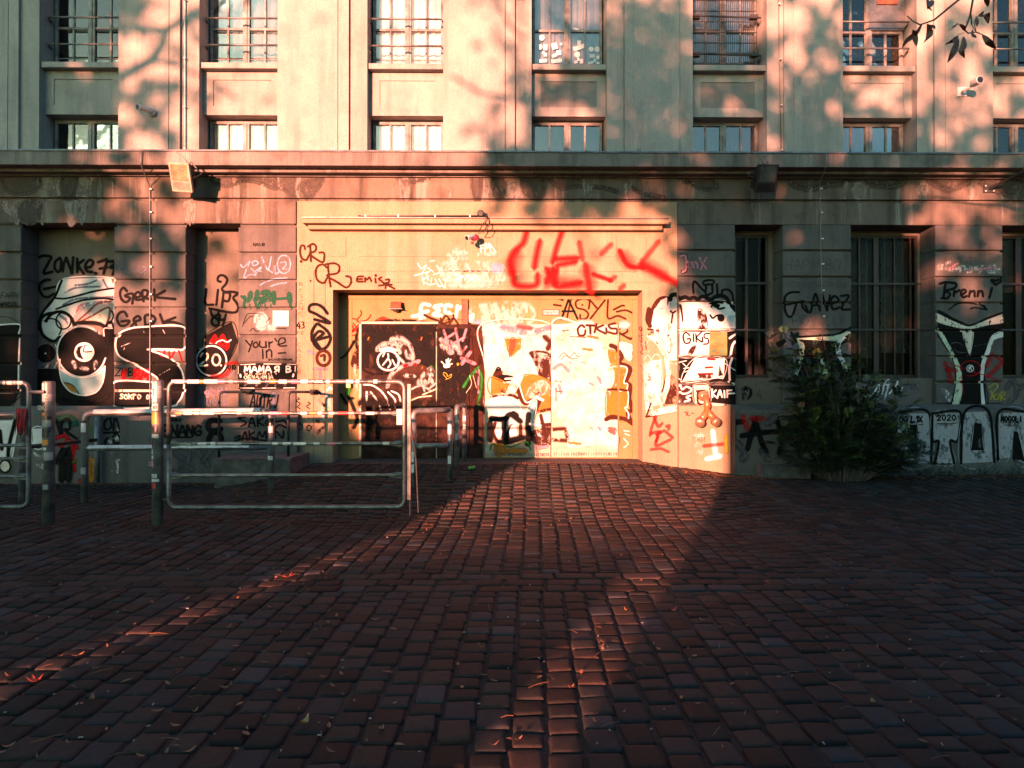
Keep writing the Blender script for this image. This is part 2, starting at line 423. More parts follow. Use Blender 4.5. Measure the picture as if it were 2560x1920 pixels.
PIERS = [(-260, 52, 'L'), (285, 464, 'L'), (596, 740, 'L'), (1695, 1838, 'R'), (1957, 2128, 'R'), (2339, 2507, 'R'), (2720, 2980, 'R')]
OPEN = [(-700, -260), (52, 285), (464, 596), (1838, 1957), (2128, 2339), (2507, 2720)]
m = MB()
# frieze
for (z0, z1) in TOPZ[:1]: m.block(XL, XR, z0, z1, 0, .4, .008)
z0, z1 = TOPZ[1]
m.block(XL, X0(740), z0, z1, 0, .4, .008); m.block(X0(1695), XR, z0, z1, 0, .4, .008)
m.box(XL, XR, .055, .5, z1 - .01, TOPZ[0][0] + .01)
m.box(XL, XR, .002, .4, TOPZ[0][1] + .002, 5.24)
m.build('frieze', M_frieze, bld)
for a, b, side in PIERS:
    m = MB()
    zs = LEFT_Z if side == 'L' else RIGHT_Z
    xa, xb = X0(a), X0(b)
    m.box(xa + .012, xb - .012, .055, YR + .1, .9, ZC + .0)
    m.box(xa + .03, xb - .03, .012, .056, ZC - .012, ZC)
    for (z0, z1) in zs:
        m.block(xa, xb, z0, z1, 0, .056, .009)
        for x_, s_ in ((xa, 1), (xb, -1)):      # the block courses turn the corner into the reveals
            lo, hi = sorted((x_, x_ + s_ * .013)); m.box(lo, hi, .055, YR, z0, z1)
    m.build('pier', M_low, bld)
# recess back walls, aprons, plinth
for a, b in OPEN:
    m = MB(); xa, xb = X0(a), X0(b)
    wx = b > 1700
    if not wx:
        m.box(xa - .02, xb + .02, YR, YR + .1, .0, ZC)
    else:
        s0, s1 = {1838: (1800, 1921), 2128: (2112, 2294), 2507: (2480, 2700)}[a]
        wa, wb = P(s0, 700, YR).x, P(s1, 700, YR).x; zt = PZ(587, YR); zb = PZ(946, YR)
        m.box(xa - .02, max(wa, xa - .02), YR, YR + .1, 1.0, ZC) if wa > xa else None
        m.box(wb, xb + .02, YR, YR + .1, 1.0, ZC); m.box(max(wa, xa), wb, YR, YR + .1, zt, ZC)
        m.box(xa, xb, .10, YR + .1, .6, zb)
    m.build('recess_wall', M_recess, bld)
# blind panels inside the two left recesses
for (a, b, t_) in ((128, 283, 691), (509, 594, 640)):
    q = MB(); q.block(P(a, 900, YR).x, P(b + 14, 900, YR).x, .05, PZ(t_, YR), YR - .022, YR + .01, .004)
    q.build('blind_panel', M_recess, bld)
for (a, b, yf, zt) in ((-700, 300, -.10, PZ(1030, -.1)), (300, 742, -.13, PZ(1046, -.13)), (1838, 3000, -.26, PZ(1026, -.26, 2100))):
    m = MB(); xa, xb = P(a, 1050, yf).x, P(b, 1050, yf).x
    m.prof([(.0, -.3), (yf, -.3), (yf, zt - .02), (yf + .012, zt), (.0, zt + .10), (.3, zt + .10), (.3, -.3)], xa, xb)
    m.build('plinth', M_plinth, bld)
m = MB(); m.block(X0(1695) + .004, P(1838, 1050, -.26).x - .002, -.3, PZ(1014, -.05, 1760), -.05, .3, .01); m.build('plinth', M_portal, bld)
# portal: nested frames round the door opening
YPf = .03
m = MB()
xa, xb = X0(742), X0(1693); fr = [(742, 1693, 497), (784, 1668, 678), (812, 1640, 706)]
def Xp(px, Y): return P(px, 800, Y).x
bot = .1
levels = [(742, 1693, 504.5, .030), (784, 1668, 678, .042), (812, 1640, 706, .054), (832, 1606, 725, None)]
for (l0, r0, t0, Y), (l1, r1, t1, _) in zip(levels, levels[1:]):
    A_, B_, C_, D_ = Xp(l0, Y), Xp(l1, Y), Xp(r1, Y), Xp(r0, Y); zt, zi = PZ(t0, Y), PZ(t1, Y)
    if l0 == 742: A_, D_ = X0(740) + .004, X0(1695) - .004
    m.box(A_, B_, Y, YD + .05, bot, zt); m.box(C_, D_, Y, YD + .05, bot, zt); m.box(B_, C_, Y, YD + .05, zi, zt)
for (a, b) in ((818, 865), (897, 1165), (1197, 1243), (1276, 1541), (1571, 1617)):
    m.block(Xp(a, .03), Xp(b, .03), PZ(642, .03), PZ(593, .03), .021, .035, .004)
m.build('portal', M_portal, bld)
m = MB()
x0_, x1_ = P(756, 550, -.20).x, P(1672, 550, -.20).x
z0_ = PZ(546, -.2); z1_ = PZ(558, -.2); z2 = PZ(573, -.1)
m.prof([(.04, z0_ + .03), (-.18, z0_), (-.20, z0_ - .01), (-.20, z1_), (-.185, z1_ - .006), (-.06, z1_ - .006), (.04, z1_ - .006)], x0_, x1_)
x0b, x1b = P(770, 565, -.1).x, P(1656, 565, -.1).x
m.prof([(.04, z1_ - .007), (-.09, z1_ - .007), (-.10, z1_ - .03), (-.10, z2), (-.085, z2 - .008), (.04, z2 - .008)], x0b, x1b)
led = m.build('ledge', M_portal, bld)
m = MB(); m.box(x0_ - .01, x1_ + .01, -.212, -.12, z0_ + .002, z0_ + .014); m.build('flashing', M_zinc, led)
# cornice
m = MB()
m.prof([(.14, 5.56), (-.37, 5.525), (-.38, 5.50), (-.38, 5.29), (-.365, 5.285), (-.20, 5.285), (-.20, 5.235), (-.185, 5.228), (-.06, 5.228), (-.055, 5.205), (.0, 5.20), (.14, 5.20)], XL, XR)
cor = m.build('cornice', M_cornice, bld)
m = MB(); m.prof([(.10, 5.575), (-.395, 5.54), (-.40, 5.512), (-.382, 5.512), (-.382, 5.53), (.10, 5.562)], XL, XR); m.build('flashing', M_zinc, cor)
# upper storey
WL = [98, 498, 918, 1329, 1732, 2107, 2482]; WR = [296, 694, 1108, 1517, 1917, 2292, 2667]
ZT = 10.6; ZB = 5.2
def XU(px): return P(px, 250, YP).x
ZSILL = PZ(152, YP, 100); ZSILL_B = ZSILL - .10; ZSP = PZ(287, YS, 200); ZLW = PZ(302, YW, 200)
m = MB()
PIL = [(-104, 98, (-70, -45, 24, 50, 62)), (296, 498, (312, 336, 425, 452, 470)), (694, 918, (728, 751, 846, 873, 884)), (1108, 1329, (1145, 1168, 1263, 1287, 1294)),
       (1517, 1732, (1558, 1583, 1675, 1698, 1702)), (1917, 2107, (1944, 1959, 1982, 2067, 2093)), (2292, 2482, (2330, 2334, 2360, 2447, 2475)), (2667, 2860, (2700, 2720, 2800, 2820, 2840))]
for a, b, s_ in PIL:
    xa, xb = XU(a), XU(b); e = [XU(q) for q in s_]
    m.box(xa, xb, YP + .012, YW + .12, ZB, ZT)
    if a in (1517,):
        m.box(xa, e[0], YP - .004, YP + .02, ZB, ZT); m.box(e[0] + .02, e[1], YP - .03, YP + .02, ZB, ZT)
        m.box(e[1], e[2], YP - .042, YP + .02, ZB, ZT); m.box(e[2], e[3], YP - .03, YP + .02, ZB, ZT); m.box(e[3] + .01, xb, YP - .004, YP + .02, ZB, ZT)
    elif a == 1917:
        m.box(xa, e[0], YP - .004, YP + .02, ZB, ZT); m.box(e[1], e[2], YP - .03, YP + .02, ZB, ZT); m.box(e[2], e[3], YP - .042, YP + .02, ZB, ZT)
        m.box(e[3], e[4], YP - .03, YP + .02, ZB, ZT); m.box(e[4], xb, YP - .004, YP + .02, ZB, ZT)
    elif a == 2292:
        m.box(xa, e[0], YP - .004, YP + .02, ZB, ZT); m.box(e[1], e[2], YP - .03, YP + .02, ZB, ZT); m.box(e[2], e[3], YP - .042, YP + .02, ZB, ZT)
        m.box(e[3], e[4], YP - .03, YP + .02, ZB, ZT); m.box(e[4], xb, YP - .004, YP + .02, ZB, ZT)
    else:
        m.box(xa, e[0], YP - .004, YP + .02, ZB, ZT); m.box(e[0], e[1], YP - .03, YP + .02, ZB, ZT); m.box(e[1], e[2] - .006, YP - .042, YP + .02, ZB, ZT)
        m.box(e[2] + .006, e[3], YP - .042, YP + .02, ZB, ZT); m.box(e[4], xb, YP - .004, YP + .02, ZB, ZT)
m.box(XL, XU(-104) + .002, YP + .004, YW + .118, ZB, ZT - .003); m.box(XU(2860) - .002, XR, YP, YW + .12, ZB, ZT)
m.box(XL, XR, YP, YW + .12, 9.4, ZT + .001)
# spandrels
inset = {0: (136, 283), 1: (534, 680), 2: (950, 1088), 3: (1352, 1492), 4: (1751, 1886), 5: (2124, 2258), 6: (2489, 2640)}
for i, (a, b) in enumerate(zip(WL, WR)):
    xa, xb = XU(a), XU(b)
    m.box(xa, xb, YS, YW + .10, ZSP, ZSILL_B)
    m.box(xa, xb, YS + .05, YW + .10, ZSILL_B, ZSILL - .01)
    i0, i1 = (P(q, 230, YS).x for q in inset[i]); zt, zb = PZ(199, YS, 200), PZ(264, YS, 200); yf = YS - .016
    m.box(xa, i0, yf, YS + .01, ZSP, ZSILL_B); m.box(i1, xb, yf, YS + .01, ZSP, ZSILL_B)
    m.box(i0, i1, yf, YS + .01, zt, ZSILL_B); m.box(i0, i1, yf, YS + .01, ZSP, zb)
    m.box(xa, xb, YW + .02, YW + .10, ZLW, ZSP + .01)
m.build('upper_wall', M_upper, bld)
# roof slab and inner dark room walls so nothing shows through
m = MB(); m.box(XL, XR, .3, 8, ZT, ZT + .2); m.build('roof', M_concrete, bld)
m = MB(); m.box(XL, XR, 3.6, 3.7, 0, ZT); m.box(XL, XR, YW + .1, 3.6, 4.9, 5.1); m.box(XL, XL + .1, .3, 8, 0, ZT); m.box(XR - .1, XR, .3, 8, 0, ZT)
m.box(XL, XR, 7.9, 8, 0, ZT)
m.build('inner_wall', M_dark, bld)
for i in (3, 4):
    i0, i1 = (P(q, 230, YS).x for q in inset[i]); q = MB()
    q.box(i0 + .004, i1 - .004, YS - .003, YS + .01, PZ(264, YS, 200) + .004, PZ(199, YS, 200) - .004)
    q.build('render_patch', M_panel, bld, label='unpainted grey render patch in the spandrel')

def window(i, up):
    """casement pair: outer frame, middle post, muntins; panes, curtains and pale sky sheets are sub-parts"""
    a, b = XU(WL[i]), XU(WR[i]); z0, z1 = (ZSILL - .01, 9.4) if up else (5.3, ZLW)
    off = {0: .10, 1: .06, 2: .03, 3: 0, 4: -.03, 5: -.06, 6: -.09}[i]
    a += .03; b -= .03
    f = .045; Y = YW; m = MB(); mid = (a + b) / 2
    m.box(a, a + f, Y, Y + .07, z0, z1); m.box(b - f, b, Y, Y + .07, z0, z1)
    m.box(a + f, b - f, Y + .002, Y + .068, z1 - f, z1); m.box(a + f, b - f, Y + .002, Y + .068, z0, z0 + f)
    m.box(mid - .055, mid + .055, Y - .012, Y + .06, z0 + f, z1 - f)
    m.box(mid - .016, mid + .016, Y - .028, Y - .011, z0 + f, z1 - f)
    for q in ((a + f + mid - .055) / 2, (b - f + mid + .055) / 2): m.box(q - .014, q + .014, Y + .008, Y + .05, z0 + f, z1 - f)
    if up:
        for zz, h in ((ZSILL + .74, .035), (ZSILL + 1.55, .02), (ZSILL + 2.0, .02)):
            for (p_, q_) in ((a + f, mid - .055), (mid + .055, b - f)): m.box(p_, q_, Y + .004, Y + .056, zz, zz + h)
        if i in (0, 1, 2):
            for zz in (.22, .48):
                for (p_, q_) in ((a + f, mid - .055), (mid + .055, b - f)): m.box(p_, q_, Y + .02, Y + .04, ZSILL + zz, ZSILL + zz + .012)
    w_ = m.build('window', M_frame, bld)
    g_ = MB(); g_.box(a + f - .01, b - f + .01, Y + .03, Y + .034, z0 + f - .01, z1 - f + .01); g_.build('pane', M_glass, w_)
    mat = None
    if up: mat = {1: M_skysheet, 2: M_curtain, 3: M_skysheet, 4: M_skysheet, 6: M_curtain}.get(i)  # upper sheets stand in for pale sky mirrored in the panes
    else: mat = {1: M_curtain, 2: M_curtain, 4: M_purple, 5: M_purple, 6: M_purple}.get(i)
    if mat:
        c = MB(); n = 60; vs = []
        lo = a + .05; hi = b - .02
        for k in range(n + 1):
            x = lo + (hi - lo) * k / n; y = Y + .075 + .014 * math.sin(k * .9 + i) + .01 * math.sin(k * 2.1)
            vs += [(x, y, z0), (x, y, z1)]
        c.add(vs, [(2 * k, 2 * k + 2, 2 * k + 3, 2 * k + 1) for k in range(n)])
        cc = c.build('curtain_sky_sheet', mat, w_, smooth=True)
    return w_, a, b, z0, z1
WIN = {}
for i in range(7):
    WIN[i, 1] = window(i, True); WIN[i, 0] = window(i, False)
    a, b = XU(WL[i]), XU(WR[i])
    m = MB(); m.block(a + .02, b - .004, ZSILL_B, ZSILL, YP + .02, YW, .008); m.build('window_sill', M_upper, WIN[i, 1][0])
    if i in (0, 1, 2, 5, 6):
        for zz in (.36, .83):
            m = MB(); m.tube([(a + .01, YW - .06, ZSILL + zz), (a + .05, YP + .14, ZSILL + zz), (b - .05, YP + .14, ZSILL + zz), (b - .01, YW - .06, ZSILL + zz)], .017, 8)
            m.build('window_bar', M_zinc, WIN[i, 1][0], smooth=True)
m = MB(); a, b = XU(WL[3]), XU(WR[3]); m.tube([(a, YP + .14, 5.73), (b, YP + .14, 5.73)], .013, 8); m.build('window_bar', M_zinc, WIN[3, 0][0], smooth=True)
# steel grille on the fifth upper window
m = MB(); a, b = XU(WL[4]) + .04, XU(WR[4]) - .10
for k in range(31):
    x = a + (b - a) * k / 30; m.box(x - .004, x + .004, YW - .14, YW - .13, ZSILL + .03, 8.9)
for k in range(10):
    z = ZSILL + .09 + k * .19; m.box(a, b, YW - .152, YW - .141, z, z + .013)
for z in (.16, .83):
    m.tube([(a, YW - .2, ZSILL + z + .1), (b + .06, YW - .2, ZSILL + z + .07)], .016, 8)
    for x in (a, b - .12): m.box(x, x + .14, YW - .19, YW - .10, ZSILL + z + .07, ZSILL + z + .14)
m.build('window_grille', M_blackmetal, WIN[4, 1][0])
# paper cut-outs stuck on the fourth upper window (the round and square bits)
wz = lambda x, y: P(1280 + x / 3.456, y / 3.456, YW + .022)
for (x, y, r) in ((256, 325, 25), (240, 405, 23), (272, 455, 12), (423, 380, 10), (563, 470, 25), (684, 424, 22), (737, 424, 24)):
    m = MB(); c = wz(x, y); rr = r / 3.456 * .0072; m.lathe((c.x, YW + .024, c.z), [(rr, 0), (rr, .003)], 16, (0, 1, 0)); m.build('paper_shape', M_white, WIN[3, 1][0])
for (x, y, hx, hy, an) in ((288, 407, 17, 25, 0), (288, 473, 13, 13, .1), (368, 397, 24, 26, .25), (404, 455, 20, 20, .1), (385, 525, 45, 16, .12), (365, 480, 20, 14, .4), (580, 368, 15, 20, 0), (581, 408, 52, 19, .35),
                          (600, 528, 15, 20, .1), (552, 535, 14, 12, .3), (692, 482, 22, 15, 0), (745, 495, 16, 16, 0), (715, 520, 9, 13, 0), (680, 540, 25, 10, .2), (552, 250, 24, 8, -.2), (260, 525, 40, 14, .1), (573, 510, 10, 14, .2), (745, 545, 14, 6, 0)):
    m = MB(); c = wz(x, y); ca, sa = math.cos(an), math.sin(an); u = Vector((ca, 0, sa)); v = Vector((-sa, 0, ca)); k = .0072 / 3.456
    m.obox((c.x, YW + .026, c.z), u, Vector((0, 1, 0)), v, hx * k, .0015, hy * k); m.build('paper_shape', M_white, WIN[3, 1][0])
# white bundle behind the sixth window, vent plate above it
m = MB(); n = 24; c0 = P(2180, 122, YW + .12)
vs = []; nu, nv = 28, 10
for j in range(nv + 1):
    for i_ in range(nu + 1):
        u = i_ / nu; v = j / nv; a_ = math.pi * u
        rx, rz = .36, .24
        x = c0.x - rx * math.cos(a_) * (1 - .35 * v); z = c0.z - .12 + rz * math.sin(a_) * (1 - .5 * v) - .1 * v + .012 * math.sin(i_ * 2.1)
        y = YW + .10 + .10 * math.sin(v * math.pi) - .03 * v + .012 * math.sin(i_ * 1.7 + j)
        vs.append((x, y, z))
m.add(vs, [(j * (nu + 1) + i_, j * (nu + 1) + i_ + 1, (j + 1) * (nu + 1) + i_ + 1, (j + 1) * (nu + 1) + i_) for j in range(nv) for i_ in range(nu)])
o = m.build('fabric_bundle', M_curtain, smooth=True); recenter(o, (c0.x, c0.y, ZSILL))
tag(o, 'white rounded fabric bundle behind the glass of the sixth upper window', 'fabric')
m = MB(); c0 = P(2216, 0, YW - .02); m.block(P(2170, 0, YW).x, P(2262, 0, YW).x, ZSILL + .78, 8.9, YW - .035, YW, .004); m.build('metal_panel', M_zinc, WIN[5, 1][0])
m = MB(); m.block(P(2189, 0, YW).x, P(2240, 0, YW).x, PZ(15, YW, 2200), PZ(-45, YW, 2200), YW - .06, YW - .03, .004); m.build('vent_plate', M_rust, WIN[5, 1][0])

# ground floor windows on the right
def foil_mat():
    m, t, b, o = nmat('crumpled_foil'); v = coords(t)
    b.inputs['Base Color'].default_value = (.22, .21, .18, 1); b.inputs['Metallic'].default_value = .85; b.inputs['Roughness'].default_value = .3
    n = nz(t, v, 14, 7, .8); bump(t, b, n.outputs[0], 1.0, .2); return m
M_foil = foil_mat()
def low_window(fa, fb, cols, rows, foil=None):
    Y = YR + .03; xa, xb = P(fa, 700, Y).x, P(fb, 700, Y).x; zt, zb = PZ(588, Y, 2100), PZ(944, Y, 2100); f = .05; m = MB()
    m.box(xa, xa + f, Y, Y + .06, zb, zt); m.box(xb - f, xb, Y, Y + .06, zb, zt); m.box(xa + f, xb - f, Y + .002, Y + .058, zt - f, zt); m.box(xa + f, xb - f, Y + .002, Y + .058, zb, zb + f)
    for (px, w_) in cols:
        x = P(px, 700, Y).x; m.box(x - w_, x + w_, Y - .006, Y + .05, zb + f, zt - f)
    for py in rows:
        z = PZ(py, Y, 2100); m.box(xa + f, xb - f, Y + .006, Y + .042, z - .014, z + .014)
    w_ = m.build('window', M_frame_d, bld)
    g_ = MB(); g_.box(xa + .02, xb - .02, Y + .025, Y + .029, zb + .02, zt - .02); g_.build('pane', M_glass_low, w_)
    if foil:
        for (p0, p1, q0, q1) in foil:
            c = MB(); nu, nv = 44, 90; x0, x1 = P(p0, 700, Y + .1).x, P(p1, 700, Y + .1).x; z1, z0 = PZ(q0, Y + .1, 2100), PZ(q1, Y + .1, 2100); vs = []
            for j in range(nv + 1):
                for i_ in range(nu + 1):
                    x = x0 + (x1 - x0) * i_ / nu; z = z0 + (z1 - z0) * j / nv
                    q = Vector((x * 7, z * 5, 1)); y = Y + .085 + .07 * abs(noise.noise(q)) + .04 * abs(noise.noise(q * 3)) + .035 * abs(noise.noise(q * 8))
                    vs.append((x, y, z))
            c.add(vs, [(j * (nu + 1) + i_, j * (nu + 1) + i_ + 1, (j + 1) * (nu + 1) + i_ + 1, (j + 1) * (nu + 1) + i_) for j in range(nv) for i_ in range(nu)])
            c.build('foil_sheet', M_foil, w_)
    m = MB()
    nb = 4
    for k in range(1, nb):
        x = xa + (xb - xa) * k / nb; m.box(x - .005, x + .005, Y - .10, Y - .09, zb, zt)
    for py in rows: m.box(xa, xb, Y - .112, Y - .099, PZ(py, Y, 2100) - .01, PZ(py, Y, 2100) + .012)
    m.build('window_grille', M_blackmetal, w_)
    return w_
low_window(1806, 1921, [(1866, .02)], [710, 826])
low_window(2114, 2294, [(2148, .012), (2190, .045), (2236, .012), (2276, .012)], [711, 825], [(2127, 2183, 603, 895), (2203, 2276, 603, 882)])
low_window(2490, 2700, [(2545, .045), (2620, .014)], [711, 825], [(2508, 2545, 600, 730)])
# doors
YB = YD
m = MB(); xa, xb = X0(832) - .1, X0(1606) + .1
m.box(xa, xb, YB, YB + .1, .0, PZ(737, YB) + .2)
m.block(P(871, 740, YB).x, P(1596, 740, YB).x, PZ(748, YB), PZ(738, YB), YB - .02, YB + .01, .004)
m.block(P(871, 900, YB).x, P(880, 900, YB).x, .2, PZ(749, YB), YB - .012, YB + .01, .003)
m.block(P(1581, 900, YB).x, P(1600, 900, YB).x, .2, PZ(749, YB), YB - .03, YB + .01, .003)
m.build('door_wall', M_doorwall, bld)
M_doordark = simple('dark_brown_door_paint', (.022, .008, .005), .8, 0, .6, 12, .2, .15)
M_doorlight = simple('pale_door_paint', (.27, .215, .165), .5, 0, .2, 14, .15)
def door(a, b, t_, b_, mat, label, handle=None, hinges=None):
    q = MB(); z0, z1 = PZ(b_, YB), PZ(t_, YB)
    q.block(P(a, 900, YB).x, P(b, 900, YB).x, z0, z1, YB - .035, YB + .01, .004)
    d = q.build('door', mat, bld, label=label)
    if handle:
        hx, hy = handle; c = P(hx, hy, YB - .04); h = MB()
        h.block(c.x - .022, c.x + .022, c.z - .13, c.z + .11, YB - .045, YB - .034, .004)
        h.tube([(c.x, YB - .04, c.z + .05), (c.x, YB - .09, c.z + .05), (c.x + .10, YB - .09, c.z + .05)], .009, 8); h.build('handle', M_steel, d)
    for hx, hy in hinges or ():
        c = P(hx, hy, YB - .045); h = MB(); h.tube([(c.x, YB - .045, c.z - .07), (c.x, YB - .045, c.z + .07)], .011, 8); h.build('hinge', M_steel, d)
    return d
DW = YD - .035
door(905, 1090, 811, 1145, M_doordark, 'dark brown leaf with a painted white ring', (917, 993), [(1091, 855), (1091, 1040)])
door(1093, 1173, 811, 1145, M_doordark, 'narrow dark brown leaf with a white hand print')
door(1212, 1376, 811, 1143, M_doorlight, 'pale leaf with orange and grey letters', None, [(1209, 850), (1209, 1000), (1209, 1120)])
door(1378, 1544, 811, 1143, M_doorlight, 'pale leaf overpainted white', (1390, 985), [(1547, 845), (1547, 1100)])
q = MB(); q.block(P(1175, 900, YB).x, P(1208, 900, YB).x, PZ(1145, YB), PZ(811, YB), YB - .03, YB + .01, .004); q.build('door_panel', M_doordark, bld)
q = MB()
for (a, b, c_, d_) in ((899, 904.5, 806, 1140), (1090.6, 1092.6, 830, 1145)): q.block(P(a, 900, YB).x, P(b, 900, YB).x, PZ(d_, YB), PZ(c_, YB), YB - .045, YB, .002)
q.block(P(899, 900, YB).x, P(1096, 900, YB).x, PZ(810.5, YB), PZ(805, YB), YB - .045, YB, .002)
q.build('door_frame', M_doorlight, bld)
q = MB(); q.block(P(1154, 900, YB).x, P(1170, 900, YB).x, PZ(811, YB), PZ(749, YB), YB - .05, YB, .004); q.build('cable_cover', M_rust, bld)
# ------------------------------------------------------------------ what shades the square: trees leafed to a light grid, and unseen added walls
TA = math.tan(R(SUN_AZ)); TE = math.tan(R(SUN_EL)) / math.cos(R(SUN_AZ))
def back(X, Z, d, y0=0.0): return Vector((X - TA * d, y0 - d, Z + TE * d))
GRID_Y = [0, 100, 200, 300, 395, 460, 530, 600, 680, 760, 840, 920, 1000, 1080, 1160]
GRID = ["12477887553565665", "13567887642255654", "13468998532244555", "12368987552243454", "13568998424333235", "23566987424332354", "23567998556222275",
        "23469999777222363", "23558999788321354", "25668899999421343", "35777899999855321", "36776899999955211", "25665889999955100", "12334479999955100", "12222359999955200"]
def lit(px, py):
    i = max(0, min(15.999, px / 160)); i0 = int(i); fx = i - i0
    py = max(0, min(1159.9, py)); j = 0
    while GRID_Y[j + 1] <= py: j += 1
    fy = (py - GRID_Y[j]) / (GRID_Y[j + 1] - GRID_Y[j])
    g = lambda a, b: int(GRID[a][b])
    return ((g(j, i0) * (1 - fx) + g(j, i0 + 1) * fx) * (1 - fy) + (g(j + 1, i0) * (1 - fx) + g(j + 1, i0 + 1) * fx) * fy) / 9
M_bark = simple('bark', (.07, .055, .045), .95, 0, .3, 12, 1)
def leafmat(name, a, b_):
    m, t, b, o = nmat(name); v = coords(t); n = nz(t, v, 6, 3)
    t.links.new(mixc(t, ramp(t, n.outputs[0], .35, .65).outputs[0], a, b_), b.inputs['Base Color']); b.inputs['Roughness'].default_value = .55; return m
M_leaf = leafmat('autumn_leaf', (.05, .075, .02), (.13, .09, .03))
rl = random.Random(11)
crown = [MB(), MB(), MB()]  # leaves sit along the sun ray wherever the grid wants shade
ST_ = .072
nu, nvv = int(20.4 / ST_), int(9.2 / ST_)
for i in range(nu):
    for j in range(nvv):
        X = -10.2 + i * ST_ + rl.uniform(-.04, .04); Z = .35 + j * ST_ + rl.uniform(-.04, .04)
        px = 1262 + X / 11.7 * F; py = 970 - (Z - 1.6) / 11.7 * F
        L = lit(px, max(0, py)) if py > -60 else .55
        if L > .985: continue
        n = noise.noise(Vector((X * 1.3, Z * 1.1, 2))) * .20 + noise.noise(Vector((X * 2.9, Z * 2.3, 7))) * .42 + noise.noise(Vector((X * 6.2, Z * 4.2, 4))) * .44
        if py < 380 and px > 1100: n = n * .75 + noise.noise(Vector((X * 9, Z * 7, 14))) * .3
        thr = (L - .5) * 1.02 - .03
        if L > .9: thr = .40 + (L - .9) * 3
        if n < thr or rl.random() < .02: continue
        d = 16.5 + 6.5 * rl.random() + (1.5 * noise.noise(Vector((X, Z, 9))))
        c = back(X, Z, d); s = rl.uniform(.065, .11) * ((1.65 if n > thr + .10 else (1.25 if n > thr + .04 else 1)) if py > 330 or px < 250 else 1.12)
        if c.z < .5: continue
        a = rl.uniform(0, math.pi); u = Vector((math.cos(a), rl.uniform(-.4, .4), math.sin(a))).normalized(); v = Vector((-math.sin(a), rl.uniform(-.4, .4), math.cos(a))).normalized()
        k = 0 if px < 800 else (1 if px < 1700 else 2)
        crown[k].add([c - u * s * 1.25, c - v * s * .6, c + u * s * 1.25, c + v * s * .6], [(0, 1, 2, 3)])
# hanging limbs whose shadows cross the plaster
LIMBS = [[(290, 190, 22), (330, 168, 22), (372, 145, 24), (395, 112, 22), (408, 72, 20), (450, 40, 16), (520, -10, 14), (600, -60, 12)],
         [(300, 60, 16), (350, 70, 14), (400, 72, 16)], [(372, 145, 12), (440, 160, 10), (500, 190, 8), (560, 225, 7)],
         [(2110, -40, 14), (2070, 60, 12), (2040, 120, 12), (2000, 180, 10), (1960, 260, 9)], [(2050, 300, 12), (2080, 200, 12), (2120, 130, 12), (2200, 60, 10)],
         [(1230, -20, 10), (1270, 60, 9), (1310, 90, 8)], [(1120, 180, 8), (1200, 230, 9), (1290, 240, 9), (1400, 200, 9)]]
limbs = [MB(), MB(), MB()]
for L in LIMBS:
    pts = []; rr = []
    for (x, y, w_) in L:
        q = P(x, y, 0); pts.append(back(q.x, q.z, 12.5)); rr.append(w_ * .0042)
    limbs[0 if L[0][0] < 800 else (1 if L[0][0] < 1700 else 2)].tube(pts, rr, 8)
for k, (xt, yt, h) in enumerate(((-15.6, -17.5, 9), (-2.2, -19.5, 10), (.3, -21.0, 10.5))):
    t = empty('shade_tree', (xt, yt, 0), ['broad tree at the left behind the photographer', 'middle tree behind the photographer', 'right hand tree behind the photographer above the tall added wall'][k], 'tree', 'trees behind the photographer')
    m = MB(); m.tube([(xt, yt, -.1), (xt + .05, yt, 1.6), (xt - .1, yt + .1, 4), (xt + .2, yt, 6.5), (xt + .1, yt, h)], .2, 12, True, .06)
    for q in range(7):
        z = 3.2 + q * .8; a = rl.uniform(0, 6.28)
        m.tube([(xt, yt, z), (xt + math.cos(a) * 1.2, yt + math.sin(a) * .8, z + .6), (xt + math.cos(a) * 2.8, yt + math.sin(a) * 1.6, z + 1.3)], .07, 7, True, .02)
    m.build('trunk', M_bark, t, smooth=True)
    if k < 3 and limbs[k].v: limbs[k].build('limb', M_bark, t, smooth=True)
    crown[k].build('crown', M_leaf, t)
# unseen walls added to block the low sun
M_brick = simple('dark_brick', (.09, .055, .045), .9, 0, .3, 25, .5)
def shadewall(name, xw0, xw1, y, h, mat, label, cat, th=.3):
    d = -y; m = MB(); x0, x1 = xw0 - TA * d, xw1 - TA * d
    m.box(x0, x1, y - th, y, -.1, h - .08); m.block(x0 - .0, x1 + .0, h - .08, h, y - th * .5, y - th * 1.05, .01)
    o = m.build(name, mat); recenter(o, ((x0 + x1) / 2, y, 0)); tag(o, label, cat)
shadewall('left_shade_wall', -9, .25, -15, .75 + 15 * TE, M_brick, 'unseen dark brick wall added behind the photographer to shade the left side', 'wall')
shadewall('low_shade_wall', .72, 3.25, -15.2, 10.4 * TE, M_concrete, 'unseen low concrete wall added to shade the middle of the square', 'wall')
shadewall('high_shade_wall', 3.80, 16, -14.5, 2.2 + 14.5 * TE, M_brick, 'unseen tall brick wall added behind the photographer to shade the right side', 'wall')

